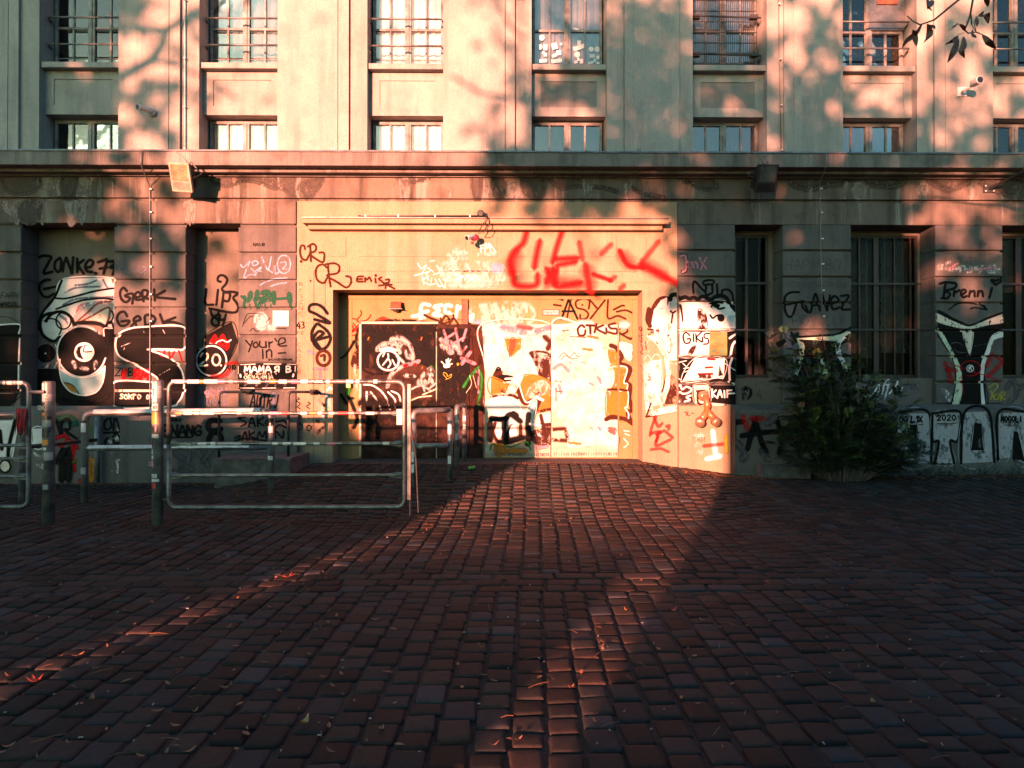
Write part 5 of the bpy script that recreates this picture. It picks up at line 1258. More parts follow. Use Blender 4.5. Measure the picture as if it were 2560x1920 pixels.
        if xlim:
            for x, sg in ((xlim[0], -1), (xlim[1], 1)):
                if x is None: continue
                bmesh.ops.bisect_plane(bm, geom=bm.verts[:] + bm.edges[:] + bm.faces[:], plane_co=(x, 0, 0), plane_no=(sg, 0, 0), dist=1e-5, clear_outer=True)
        if s.portal:      # lay the coat over the stepped frames of the portal
            xs_ = [Xp(q, YY) for q, YY in ((784, .03), (812, .042), (1668, .03), (1640, .042))]; zs_ = [PZ(678, .03), PZ(706, .042)]
            pn = [(Xp(a, .03), Xp(b, .03), PZ(642, .03), PZ(593, .03)) for a, b in ((818, 865), (897, 1165), (1197, 1243), (1276, 1541), (1571, 1617))]
            for x in xs_ + [q for r_ in pn for q in r_[:2]]: bmesh.ops.bisect_plane(bm, geom=bm.verts[:] + bm.edges[:] + bm.faces[:], plane_co=(x, 0, 0), plane_no=(1, 0, 0), dist=1e-5)
            for z in zs_ + list(pn[0][2:]): bmesh.ops.bisect_plane(bm, geom=bm.verts[:] + bm.edges[:] + bm.faces[:], plane_co=(0, 0, z), plane_no=(0, 0, 1), dist=1e-5)
            def lev(x, z):
                if any(a < x < b and z0 < z < z1 for a, b, z0, z1 in pn): return .021
                if x < xs_[0] or x > xs_[2] or z > zs_[0]: return .030
                if x < xs_[1] or x > xs_[3] or z > zs_[1]: return .042
                return .054
            for v in bm.verts: v.co.y += min(lev(v.co.x + a, v.co.z + b) for a in (-.003, .003) for b in (-.003, .003)) - s.Y
        for f in bm.faces:
            if f.normal.y > 0: f.normal_flip()
        bm.to_mesh(me); bm.free(); me.update()
        o = bpy.data.objects.new(name, me); COL.objects.link(o); put(o, parent or bld); o['label'] = label
        return o
_off = [0.0]
def G_(tile, Y):
    g = GR(tile, Y); g.portal = .029 < Y < .056; _off[0] = (_off[0] + .0031) % .011; g.off = .0012 + _off[0] * .35; return g
YRc, YPn, YPo, YDr, YDw = YR, YR - .022, .03, YD - .035, YD - .002

# ---- left: first recess
g = G_('A', YRc)
g.S('K', 30, '450,1030 500,1012 590,1025 560,1090 505,1210 605,1195', '690,1040 640,1080 630,1150 670,1200 700,1160 705,1060 685,1035', '725,1190 735,1110 765,1035', '765,1035 830,1210', '830,1210 845,1030',
    '890,1045 895,1200', '965,1060 905,1120 965,1215', '985,1150 1050,1135 1075,1085 1030,1060 985,1120 1000,1185 1060,1200', '1095,1212 1112,1215', '1130,1085 1210,1062 1235,1060 1195,1215', '1150,1160 1235,1145', '1262,1080 1320,1075 1310,1120 1265,1145 1320,1160 1300,1230')
g.done('black tag ZONKE.73', xlim=(None, X0(285) + .02))
g = G_('A', YPn)
g.S('K', 26, '580,1290 530,1285 465,1330 455,1400 500,1475 560,1485 620,1450', '510,1392 680,1362')
g.done('round black sign left of the white figure')
g = G_('F', YPn)
g.Fl('W', '735,172 1280,158 1310,270 1300,735 1220,720 1100,690 870,690 820,800 720,840 600,860 500,790 468,700 475,600 590,480 640,400', 14)
g.Fl('P', '880,560 930,470 1080,440 1230,425 1150,470 960,520 900,545', 12, .8)
g.Fl('S', '860,680 900,560 1020,470 1280,450 1250,640 1100,620', 20, .9)
g.Fl('C', '940,660 1080,600 1250,500 1235,660 1120,665', 8)
g.S('N', 18, '870,245 1010,230 1120,185', '750,330 880,275 1150,260', '730,470 900,400 1300,380', '1190,180 1240,270 1300,280', soft=.7)
g.S('K', 26, '715,190 640,370 560,470 490,570 445,680 405,715 455,750', soft=.25)
g.S('K', 20, '640,395 760,398 900,365 1100,312 1310,280', '650,520 760,480 950,420 1180,395 1300,410')
g.S('M', 18, '860,690 1010,560 1130,455 1280,432', '885,690 1060,600 1250,500 1262,600 1225,700')
g.S('K', 34, '640,560 540,580 475,640 470,740 510,830 620,890 690,840', soft=.2)
g.C_('K', 34, 690, 720, 165, 170, 200, 395, .2); g.C_('K', 18, 735, 655, 85, 95); g.C_('K', 16, 590, 740, 120, 110, 230, 400)
g.S('N', 26, '700,600 770,650 775,690', soft=.6); g.S('K', 40, '870,690 1000,675 1150,690 1240,745')
g.Fl('K', '630,1380 720,1380 820,1470 960,1520 1100,1480 1190,1360 1215,1180 1212,760 1310,745 1312,1660 700,1660 640,1560 560,1480', 20, .7)
g.D('K', 945, 1010, 275, 285); g.C_('W', 17, 945, 1010, 282, 292, 15, 300, .25)
g.S('S', 22, '800,760 900,715 1040,730 1160,800', soft=.8)
g.Fl('T', '700,1220 800,1290 950,1315 1080,1290 1205,1190 1185,1340 1100,1470 960,1505 830,1470 735,1370', 8, curve=True)
g.S('W', 16, '695,1100 690,1200 705,1300 735,1380 820,1470 960,1512 1100,1480 1170,1400 1200,1300 1212,1180', '1212,1180 1130,1270 960,1308 820,1285 700,1210')
g.Fl('O', '745,1370 830,1390 905,1490 820,1460', 6); g.S('K', 10, '740,1365 840,1395 915,1495')
g.D('W', 975, 1015, 108, 105); g.Fl('K', '960,945 905,960 885,1020 905,1070 960,1095 940,1050 930,1010 935,970', 6); g.S('K', 12, '985,935 968,1008 1062,1010'); g.S('N', 8, '980,935 1030,940')
g.S('w', 34, '940,1200 1010,1210', '850,1130 870,1190', '1110,1130 1100,1200', soft=.8)
g.S('k', 40, '720,1560 900,1600 1100,1590 1290,1500', soft=.6)
g.S('W', 10, '1205,830 1205,745 1300,742'); g.S('K', 14, '1290,540 1310,600 1270,690')
g.done('large white headed figure with a black disc and clock face', xlim=(None, X0(285) + .02))
g = G_('F', YPn)
g.D('K', 530, 1030, 112, 108); g.C_('N', 9, 530, 1030, 116, 112); g.D('W', 525, 1030, 8)
g.Fl('K', '420,1210 685,1205 700,1300 730,1390 640,1400 500,1480 430,1440', 10); g.S('N', 10, '420,1440 405,1340 420,1205 690,1200', '420,1190 640,1120')
g.S('W', 10, '640,930 665,1000 665,1100'); g.S('w', 30, '540,1190 580,1150', '640,1190 660,1140')
g.done('small black record and black block beside the figure')
# ---- pier at the left edge
g = G_('F', 0)
g.Fl('K', '-200,705 225,700 215,1480 -200,1480', 6); g.S('W', 14, '-20,700 225,697 218,800', '228,860 222,1000 215,1200 212,1460', soft=.5)
g.Fl('K', '-200,1500 215,1490 180,1580 100,1660 -200,1680', 10)
g.done('black letter with white edge on the pier at the left edge', GL, xlim=(None, X0(52)))
g = G_('A', 0); g.T('K', 6, 'FARH', 15, 1440, 42, 60, .2, .2, jit=.1); g.T('K', 7, 'WARDOG', 5, 1545, 30, 45, .15, jit=.12); g.done('thin scratchy two line tag on the pier at the left edge', GL, xlim=(None, X0(52)))
# ---- second pier
g = G_('F', 0)
S_ = '2118,728 2112,982 1740,985 1860,1040 1990,1105 2085,1210 2120,1330 2112,1480 2055,1590 1950,1640 1320,1640 1322,1362 1760,1358 1815,1322 1750,1268 1560,1160 1400,1080 1342,1000 1335,890 1380,800 1480,750 1650,725'
g.Fl('K', S_, 8); g.S('W', 17, S_ + ' 2118,728', soft=.35); g.S('W', 15, '1700,985 1830,980 2110,988')
g.Fl('C', '1350,1450 1780,1450 1775,1468 1350,1470', 4); g.T('C', 12, 'sokrodor', 1380, 1490, 44, 60, .15, jit=.1, soft=.7)
g.S('w', 8, '1400,950 1500,910', '1840,1280 1960,1210', '1440,960 1420,1010', '1880,760 1900,800', '1650,770 1670,800')
g.done('large black letter S with white outline', GL, xlim=(X0(285), X0(464)))
g = G_('A', 0)
g.S('K', 26, '1465,1420 1420,1380 1385,1430 1400,1510 1455,1545 1500,1500 1440,1472 1530,1450 1525,1560', '1550,1495 1620,1475 1600,1430 1560,1450 1565,1515 1630,1515', '1655,1535 1640,1420 1700,1415 1690,1475 1650,1490 1740,1515', '1775,1400 1785,1525', '1900,1415 1790,1480 1850,1495 2020,1510', soft=.5)
g.done('upper black tag GERK', GL)
g = G_('F', 0)
g.S('K', 26, '1465,600 1430,550 1370,570 1350,640 1390,710 1460,700 1490,655 1400,662', '1510,720 1570,660 1620,640 1590,600 1540,640 1570,705', '1675,715 1672,600 1740,590 1790,630 1760,690 1700,700', '1845,580 1890,705', '2020,615 1885,675 2000,670 2115,712', soft=.5)
g.done('lower black tag GERK', GL)
g = G_('A', 0); g.S('N', 9, '1440,1100 1370,1160 1440,1180 1420,1215 1350,1240', '1470,1130 1455,1205 1500,1205', '1540,1135 1510,1180 1550,1205 1585,1165 1540,1135', '1680,1150 1620,1130 1590,1180 1640,1205 1690,1160 1665,1250', soft=.5); g.done('thin blue grey tag SLOG', GL)
g = G_('F', 0); g.T('K', 12, 'ZLBO', 1330, 1200, 60, 90, .2, .1); g.T('R', 26, 'ILBM', 1380, 1220, 80, 110, .2, .1, soft=.6); g.S('R', 18, '1820,1000 1870,1060 1900,1000', '1950,1010 1960,1090 2010,1010', '2060,1000 2100,1120', soft=.6); g.done('small black and bright red scrawl across the big S', GL)
# ---- second recess
g = G_('G', YPn)
g.S('K', 26, '515,205 480,190 495,140 545,132 590,175 575,230 530,285 560,320 640,320 720,335', '350,292 340,455 430,470', '485,298 465,472', '550,310 530,500', '550,325 620,340 605,425 545,422', '712,345 660,390 700,450 716,520 650,560 385,512',
    '395,515 415,590 480,640 492,690 450,712 410,670 430,615 485,580 490,535', '505,590 500,640 565,640', '575,580 540,715', soft=.4)
g.done('black tag LIPS 84 with a curled flourish', xlim=(None, X0(596) + .02))
g = G_('G', YPn)
g.Fl('K', '640,665 712,890 612,1115 560,1200 340,1000 333,830', 8); g.Fl('R', '385,905 450,812 488,868 540,808 590,885 632,865 600,905 550,880 480,930 420,925', 6); g.Fl('R', '420,940 480,930 560,900 612,905 610,960 570,995 500,950', 6)
g.S('W', 12, '392,915 450,925 480,895 540,878 590,900 635,875'); g.S('K', 9, '560,960 530,920 550,905 565,935 580,905 595,925 560,975')
g.D('K', 410, 1115, 188); g.C_('W', 16, 410, 1115, 172); g.S('C', 8, '270,980 330,940'); g.S('C', 19, '285,1065 310,1030 365,1040 355,1100 272,1168 362,1165'); g.C_('C', 19, 465, 1105, 45, 62); g.D('C', 520, 1168, 9)
g.S('r', 40, '590,1150 700,1140', '620,1220 560,1280 420,1295', soft=.6); g.T('K', 12, 'OIO', 600, 1165, 30, 50, .2)
g.done('black shape with red flames and the black disc numbered 20.', xlim=(None, X0(596) + .02))
g = G_('M', YPn); g.T('N', 17, 'HAIN', 480, 270, 62, 100, .22, .05); g.T('P', 8, 'gar', 520, 290, 50, 60, .2); g.T('N', 15, 'Sucks', 485, 385, 44, 60, .25, soft=.7); g.done('blue grey words HAIN SUCKS low in the second recess', xlim=(None, X0(596) + .02))
g = G_('M', YPn); g.S('N', 26, '560,130 640,140 720,100', soft=.9); g.T('N', 12, 'AY', 650, 110, 70, 60, .3); g.done('faint grey scrawl under the black disc', xlim=(None, X0(596) + .02))
# ---- third pier
g = G_('B', 0); g.T('K', 6, 'NAGIB', 890, 865, 26, 34, .15, jit=.06); g.done('tiny black tag NAGIB', GL)
g = G_('B', 0)
g.S('L', 15, '745,1115 780,1145 850,1075 825,1140 785,1265 860,1225 920,1235 890,1180 870,1160', '920,1070 880,1090 900,1125 950,1100 920,1070', '930,1180 980,1190', '900,1200 1000,1130 920,1220', '990,1030 1060,1170 1100,1025', '1060,1170 1120,1205 1140,1130 1150,1220 1200,1190', soft=.5)
g.C_('L', 15, 1245, 1110, 75, 105, soft=.5); g.S('L', 12, '1210,1090 1260,1085 1270,1120 1230,1160 1280,1165', '970,1350 1090,1285 1280,1265', '1090,1365 1180,1335 1290,1322', soft=.6)
g.done('pale blue tag ZEKO with a circled 2', GL, xlim=(X0(596), X0(740)))
g = G_('B', 0)
g.S('G', 44, '860,1440 850,1500', '935,1430 930,1500', '1000,1440 1060,1430 1075,1470 1020,1500', '1125,1440 1130,1510', '1305,1455 1315,1540', soft=.7)
g.S('G', 26, '755,1480 790,1510 780,1600', '790,1480 830,1540 870,1480', '910,1500 925,1610', '900,1520 1000,1500 960,1560 1040,1530', '1080,1530 1110,1510 1130,1570 1130,1460', '1140,1510 1290,1500', '1305,1480 1320,1600', soft=.5)
g.drips('G', 16, 7, 770, 1330, 1570, 30, 90); g.done('dark green dripping tag MACH', GL, xlim=(X0(596), X0(740)))
g = G_('G', 0)
g.Fl('S', '925,590 1000,570 1050,640 1040,730 960,750 915,680', 26, .9, True); g.S('S', 60, '1060,730 1120,740', soft=.9)
g.S('K', 7, '765,720 800,620 840,570 1005,575', '780,690 850,610 900,600', '850,775 890,740 920,775 960,765', '1040,670 1085,620', '1150,740 1270,745'); g.done('thin arcs and grey blotches beside the paper notice', GL)
g = G_('G', 0)
g.S('K', 15, '805,880 850,935', '880,885 860,950 838,1010', '925,900 890,925 905,960 945,945 925,900', '965,890 968,950 1030,955 1035,895', '1035,895 1040,960', '1075,960 1070,895', '1072,920 1110,895', '1140,858 1160,890', '1175,930 1255,900 1240,850 1190,870 1190,940 1275,942',
    '998,985 1002,1088', '1045,1080 1040,1000', '1040,1020 1075,985 1100,1010 1102,1072', '1180,1028 1262,1022'); g.T('K', 7, '2COZYNUK', 1060, 1092, 30, 18, .2); g.done('black writing YOUR E IN with smaller words beneath', GL)
g = G_('G', 0)
g.Fl('K', '718,1150 1372,1150 1380,1200 1375,1425 1360,1432 720,1430 712,1200', 8); g.S('W', 7, '730,1160 900,1152', '1000,1150 1200,1152', '1270,1152 1368,1156', '718,1180 718,1260', '1376,1180 1372,1240', '720,1360 722,1420', '740,1428 900,1430', '1000,1430 1150,1428', '1240,1428 1370,1426', soft=.5)
g.T('W', 15, 'MAMA', 790, 1180, 68, 66, .18); g.S('W', 15, '1185,1242 1185,1182 1145,1190 1150,1215 1185,1215', '1180,1215 1140,1245'); g.T('W', 15, 'B', 1265, 1178, 62, 68)
g.T('C', 4, 'notcommocorrectnichmal', 795, 1255, 12, 18, .5); g.T('C', 8, 'OEBAHMIA', 785, 1285, 38, 40, .2); g.S('W', 18, '745,1275 750,1300', '1358,1270 1352,1295', soft=.6); g.S('D', 22, '800,1400 830,1370', '930,1400 950,1375', '1040,1410 1060,1375', '1150,1400 1180,1370', '1260,1400 1280,1370')
g.done('black painted block reading MAMA R B in white hand lettering', GL, xlim=(X0(596), X0(740)))
g = G_('M', 0); g.T('K', 13, 'AUTRU', 975, 345, 48, 125, .15, .12, soft=.6); g.S('N', 24, '1180,350 1210,330 1190,480', soft=.8); g.done('dark drawn out tag low on the third pier', GL, xlim=(X0(596), X0(740)))
# ---- plinth on the left
YP1 = -.10; YP2 = -.13
g = G_('L', YP1)
g.Fl('D', '1000,560 1390,545 1390,850 1000,860', 10); g.S('w', 55, '1130,650 1180,640 1150,830', '1350,640 1370,700', '1090,800 1110,830', soft=.8)
g.S('K', 20, '1100,575 1050,590 1030,640 1050,690 1100,660 1095,600', '1130,580 1120,690', '1150,575 1180,680', '1200,580 1220,660', '1230,590 1300,690', '1310,580 1280,620 1370,680', '1070,770 1040,800 1060,850 1120,830', '1120,760 1150,720 1190,790 1150,840 1120,790', '1240,730 1210,840 1280,830', '1230,780 1280,775', '1300,840 1300,750 1350,760 1310,800 1360,830', '1370,760 1340,790 1380,830', '1030,720 1380,700')
g.S('w', 22, '1200,900 1200,980 1150,990 1165,1040 1160,1110', '1110,1100 1160,1110', '1200,980 1260,930 1290,1000 1270,1060 1310,1095', '1100,910 1110,950', '1360,930 1350,990 1370,1040', soft=.6)
g.done('grey painted field with black letters and white running legs', xlim=(None, P(300, 1100, -.1).x + 0.3))
g = G_('L', YP1)
g.S('G', 60, '560,590 680,575 740,620', soft=1); g.S('K', 26, '560,590 600,740', '620,750 610,620 680,580 690,680 640,690 760,780', soft=.4); g.S('R', 34, '550,770 640,745 680,800', '600,850 690,800 760,870', '700,900 740,1090', '620,1010 740,1000', soft=.7)
g.S('K', 55, '620,900 610,1180', '690,880 680,1180', '560,1000 640,900', soft=.7); g.S('R', 30, '790,1190 795,1210', '720,850 730,930', soft=.6); g.S('g', 18, '870,640 910,700', '720,1010 750,1000', soft=.8); g.S('O', 50, '890,1000 900,1180', '930,990 935,1150', soft=.8); g.done('red and black tag over green fog on the left plinth')
g = G_('L', YP1)
g.Fl('W', '-100,600 150,595 145,800 90,1000 -100,1030', 14); g.Fl('W', '320,680 425,675 425,860 330,860', 10); g.S('K', 34, '150,600 90,850 80,1000', '0,700 20,880'); g.C_('K', 18, 50, 1050, 55, 60); g.D('C', 50, 1050, 42, 48); g.S('w', 30, '340,920 420,990', '370,1040 410,1060', soft=.8); g.done('white and black letters on the plinth behind the left gate')
g = G_('L', YP2)
g.T('K', 24, 'ENANG', 1610, 650, 68, 95, .15, .02); g.S('K', 16, '1640,765 1895,762'); g.T('K', 9, 'SAKO', 1690, 575, 22, 30, .2); g.S('K', 50, '2170,600 2080,600 2060,680 2150,720 2190,780 2120,850 2060,800 2100,720 2180,680', soft=.35)
g.S('D', 45, '1720,920 1830,1000 1800,1100', '1880,920 1840,1060', '1720,1100 1800,1030 1900,1080', '1950,900 2060,1040', '2080,900 2000,1000', soft=.6)
g.done('black word NANG underlined, beside a thick black loop')
g = G_('M', YP2)
g.S('K', 16, '910,565 850,575 930,620 880,655', '955,660 985,570 1020,655', '965,625 1010,620', '1040,570 1045,655', '1100,565 1050,610 1110,650', '1150,580 1120,620 1160,650 1200,610 1170,575', '820,770 870,745 850,800', '890,790 920,710 945,790', '960,700 965,780', '1010,710 970,745 1020,775', '1040,780 1060,710 1090,760 1120,705 1130,775', '1150,770 1170,700 1200,770', '1220,770 1220,700 1290,770 1300,700', '1230,610 1300,595 1330,640', '1210,680 1260,640 1330,670', '820,800 900,775 1130,795', soft=.4)
g.done('black two line tag SAKO JAKMAN behind the gate rails')
# ---- portal, left side
g = G_('B', YPo)
g.S('B', 22, '1487,935 1475,895 1440,900 1430,970 1450,1040 1500,1060 1530,1010', '1545,900 1550,960 1555,1075', '1520,905 1580,875 1615,910 1600,960 1540,985 1600,1040 1690,1085 1710,1020 1700,975 1650,975'); g.D('B', 1442, 1077, 14)
g.done('upper dark brown tag CR'); g = G_('B', .042)
g.S('B', 22, '1740,1150 1700,1115 1640,1130 1610,1200 1630,1290 1700,1325 1740,1270', '1755,1110 1760,1230 1780,1365', '1730,1110 1830,1100 1885,1140 1860,1210 1740,1240 1850,1310 1960,1375 2015,1320 2010,1260 1960,1245'); g.D('B', 1553, 1301, 10); g.done('lower dark brown tag CR')
g = G_('C', .054)
g.S('B', 20, '130,1250 70,1255 60,1305 130,1310', '70,1282 120,1280', '155,1310 150,1265 175,1290 200,1260 225,1305', '270,1275 275,1320', '340,1260 310,1280 350,1310 370,1345 310,1355', '390,1290 430,1285 420,1320 380,1330', '395,1325 385,1385', '385,1340 460,1345', '400,1345 490,1390'); g.D('B', 275, 1240, 14); g.done('small brown tag EMISR')
g = G_('G', .050)
g.S('K', 32, '1745,570 1690,500 1620,465 1550,480 1540,540 1620,580 1775,680 1600,640', '1620,690 1570,780 1570,880', '1640,690 1740,770 1780,860 1730,960 1650,980 1580,880 1640,780 1700,800 1620,870 1750,840', '1600,880 1680,1000', soft=.35)
g.C_('B', 34, 1700, 1085, 75, 85); g.S('B', 26, '1670,1060 1710,1050 1710,1110'); g.done('tall upright black arrow shaped tag beside the door opening')
g = G_('G', .036)
for i, c in enumerate('RrSENE'): g.T('M', 5, c, 1415, 215 + i * 68, 50, 40, jit=.1)
g.T('K', 12, '43', 1395, 665, 42, 78, .1); g.T('M', 5, 'EE', 1400, 780, 30, 28, .4); 
for i, c in enumerate('CASIER'): g.T('M', 4, c, 1400, 910 + i * 62, 40, 42, jit=.1)
g.S('N', 32, '1525,1005 1570,1030', '1590,1210 1730,1205', '1660,1210 1660,1370', soft=.4); g.done('thin column of letters ending in the number 43')
g = G_('M', .045); g.S('K', 9, '1440,370 1460,385 1425,400 1465,430 1440,460 1465,480', '1540,415 1565,430 1530,455 1560,480', '1470,620 1450,660 1465,690 1490,655 1460,630', '1550,640 1530,670 1555,700 1580,660 1550,645', soft=.4); g.S('k', 26, '1640,310 1680,350 1650,400 1700,450', '1630,600 1700,640 1640,720', soft=.4)
g.S('w', 34, '1690,330 1740,380 1750,480', '1650,400 1690,560 1690,640', soft=.7); g.S('W', 18, '1730,300 1760,270 1770,290'); g.done('small black scratches and a white smear on the left door frame')
# ---- portal: white paint and red letters
g = G_('C', YPo)
g.S('W', 12, '1470,860 1490,975', '1470,900 1510,890', '1475,930 1515,925', '1530,970 1540,870 1560,930', '1560,930 1580,870 1600,970', '1590,880 1650,970 1610,980 1660,975', soft=.6); g.S('w', 40, '1465,1000 1670,990', soft=.8); g.done('white tag EM on the small raised panel')
g = G_('C', .048)
g.S('W', 12, '760,1100 800,1160 860,1120 820,1200', '720,1240 900,1190 870,1150 940,1200', '820,1290 830,1340 810,1250', '880,1250 820,1300 900,1350', '920,1270 910,1340 960,1330', '960,1280 1000,1360 1040,1350', '1000,1280 1070,1380 1075,1290', '900,1080 950,1070', '980,1130 1010,1200 940,1230', '860,1200 880,1290', soft=.5)
g.Fl('w', '1040,1110 1300,1100 1680,1105 1740,1160 1750,1240 1700,1300 1200,1305 1070,1280 1030,1200', 40, .9); g.S('w', 60, '1150,1350 1660,1350', '1130,1000 1300,985', '1180,960 1270,945', '1160,1060 1300,1050', soft=.9)
g.S('K', 12, '1120,1190 1150,1190', '1190,1192 1240,1190', '1290,1192 1340,1190', '1370,1190 1400,1190', '1440,1190 1480,1190', '1520,1190 1560,1190', soft=.4); g.S('N', 18, '1600,1192 1740,1190', soft=.4); g.S('W', 14, '1180,1240 1280,1250 1200,1290', '1300,1290 1340,1230 1360,1290', '1380,1240 1400,1290', '1420,1240 1470,1290', soft=.7)
g.Fl('L', '1620,1120 1690,1110 1740,1170 1690,1210 1620,1180', 20, .9)
g.done('white paint splashes over a defaced line of writing above the doors')
g = G_('D', .045)
g.S('R', 40, '300,640 270,740 180,830 140,930 170,1060 190,1150 300,1170 400,1150 410,1060', '430,730 400,860 380,980', soft=1.5)
g.S('R', 36, '650,630 600,780 560,930', '560,1000 500,1120', '500,1000 590,1150', '600,900 800,890', '610,960 780,930', '600,1000 580,1160 700,1160 830,1130', soft=1.5)
g.S('r', 80, '200,850 150,1000', '560,1050 520,1130', '640,1130 800,1150', '1480,960 1650,1060', '1240,860 1330,960', '900,1000 930,1180', soft=1.6); g.S('r', 40, '820,740 850,900', '880,960 920,1190', '1130,760 1040,850', soft=1); g.S('R', 34, '960,1050 1130,1110', '1220,820 1300,960 1450,990', soft=.9)
g.S('R', 40, '1430,960 1560,1020 1700,1100 1860,1180', soft=1.6); g.S('r', 40, '1600,730 1520,830 1440,930', '1130,1110 1170,1080', '1230,1190 1260,1160', soft=1)
g.done('broad sprayed red letters across the portal above the doors')
# ---- door wall above leaves
g = G_('H', YDw)
g.S('W', 36, '880,420 960,410 1020,430', '1080,290 990,290 970,470', '1000,370 1060,360', '1220,290 1130,310 1190,350 1120,400 1210,410', '1330,300 1270,290 1260,370 1340,380', '1400,300 1380,440', '1420,330 1480,290', '1540,420 1560,480 1580,400', soft=.6); g.done('soft white letters FEP over the dark doors')
g = G_('H', YDw)
g.S('B', 26, '1020,405 1090,440 1190,480 1250,560', soft=.3); g.S('B', 20, '1205,440 1215,500', '1265,410 1215,500 1305,475 1265,410', '1350,400 1355,430 1300,520', '1355,430 1440,560'); g.D('O', 1345, 362, 18, 18, .9); g.S('R', 12, '285,350 290,400 240,470 330,470 380,440 400,400', '150,440 230,450', '170,500 200,560 150,620', '200,500 240,560 180,600 270,510', '250,600 240,680 275,690', '150,640 220,635', soft=.4)
g.Fl('r', '450,485 540,430 640,485', 14, .9); g.done('brown zigzag tag and thin red scribble on the door wall')
g = G_('D', YDw)
g.S('b', 16, '700,1480 740,1300 760,1290', soft=.3); g.S('K', 18, '645,1495 715,1300', '715,1300 805,1490', '655,1415 775,1415'); g.S('B', 18, '915,1390 920,1310 860,1290 790,1320 800,1380 870,1400 910,1440 890,1485 835,1490 830,1450', '925,1300 1000,1390', '1075,1305 930,1490', '1105,1300 1105,1480 1200,1460 1280,1490', '570,1350 640,1360', '1160,1400 1240,1360 1265,1362', '1190,1420 1280,1405 1360,1440 1410,1480', soft=.25); g.S('K', 16, '440,1290 560,1275 660,1305'); g.C_('b', 12, 920, 1250, 45, 22); g.D('B', 852, 1352, 8)
g.done('brown hand written word ASYL with rays')
g = G_('H', YDw - .010)
g.Fl('w', '1640,300 2212,290 2212,500 1700,500 1560,420', 40, .9); g.S('L', 60, '1620,480 1640,500', '1660,600 1700,560', soft=.9); g.done('cloudy white paint above the pale leaves')
# dark leaves
g = G_('H', YDr)
g.Fl('k', '300,520 1155,520 1155,1000 980,960 760,1000 560,1080 300,1000', 20, .8)
g.S('w', 46, '480,800 560,740 680,760 730,830', '640,690 740,670 840,760 880,900', '700,720 800,800 840,890', soft=.8); g.S('S', 22, '650,680 800,700 890,860', '700,870 780,950', soft=1)
g.C_('W', 19, 602, 928, 122, 112, soft=.35); g.S('W', 34, '520,810 600,790 680,810', soft=.7); g.S('W', 14, '600,850 600,900 540,980', '600,900 630,960 600,1010', '650,920 680,980', '560,840 540,880', soft=.5)
g.S('w', 34, '590,1230 640,1090 760,1000 950,940', '800,1100 900,1110', soft=.8); g.S('P', 24, '770,990 860,970 960,930', soft=.8); g.D('R', 800, 985, 26, 16, .8); g.D('R', 915, 972, 20, 14, .8)
g.Fl('w', '1090,1020 1110,1180 960,1200 980,1130', 30, .9); g.S('S', 16, '860,1260 980,1220 1100,1280', '960,1200 1060,1250 1150,1190', '1000,1210 1020,1280', soft=.8)
g.S('W', 15, '320,1205 420,1215 520,1280 590,1380 620,1490', '400,1290 470,1380 520,1490', '600,1290 680,1380 690,1480', '640,1280 720,1320 745,1400', soft=.6)
g.S('E', 12, '860,1390 960,1350 1100,1335', '1000,1320 1100,1280 1160,1250', soft=.8); g.S('O', 10, '980,690 990,660', '370,690 380,660', '1000,1000 990,1020', soft=.8); g.S('g', 16, '940,1450 1030,1440', '1100,990 1105,1010', soft=.8)
g.S('k', 90, '300,1420 640,1440', '700,1460 1150,1440', '340,1560 700,1560', '350,1700 1150,1750', '350,1850 1150,1850', soft=.9)
g.done('white ring, smears and arcs on the dark leaf', parent=[o for o in bld.children if o.name.startswith('door') and o.get('label', '').startswith('dark brown leaf')][0])
dn = [o for o in bld.children if o.name.startswith('door') and o.get('label', '').startswith('narrow')][0]
g = G_('H', YDr)
g.Fl('k', '1175,560 1540,560 1540,1500 1175,1500', 6); g.S('w', 50, '1220,690 1400,780 1440,840', '1230,760 1330,830', soft=.9); g.S('P', 22, '1220,700 1390,600', '1240,580 1330,850', '1380,560 1420,800', '1500,570 1460,700', '1300,760 1480,660', '1430,850 1500,770', soft=.6)
g.S('P', 36, '1445,900 1600,965', '1450,965 1550,830', soft=.3)
g.Fl('W', '1240,985 1300,960 1310,1000 1260,1010', 6); g.S('W', 12, '1245,970 1215,940', '1275,955 1270,920', '1285,950 1295,905', '1300,955 1322,915', '1310,975 1338,965', soft=.4)
g.S('Y', 8, '1275,1130 1240,1090 1245,1065 1275,1080 1290,1110 1330,1085 1320,1120 1265,1145', soft=.3); g.D('Y', 1405, 970, 12, 14, .9); g.S('g', 28, '1470,1230 1540,1120 1640,1010', soft=.6); g.S('g', 24, '1650,1040 1680,1150 1640,1440', soft=.9); g.S('P', 14, '1620,1060 1645,1040 1640,1180 1640,1300', soft=.8)
g.S('E', 5, '1540,1100 1560,1200 1500,1300', '1580,1100 1620,1250', soft=.5)
g.done('white hand print, yellow heart and pink cross on the narrow leaf', parent=dn)
g = G_('H', YDw - .030)
g.Fl('b', '1535,560 1560,600 1700,960 1790,1080 1800,1250 1760,1350 1740,1500 1535,1500', 20, .8); g.Fl('b', '180,940 240,780 290,780 290,990 200,1000', 16, .9); g.S('K', 20, '205,700 120,850 60,900', soft=.5)
g.S('w', 26, '220,980 230,1100', '240,1150 240,1290', soft=.9); g.S('g', 40, '150,1250 130,1320', soft=1); g.S('K', 30, '140,1340 200,1480 240,1600 200,1700', '60,1320 120,1420', soft=.6); g.S('P', 18, '260,1500 200,1560', soft=.8)
g.done('brown spray cloud beside the dark doors')
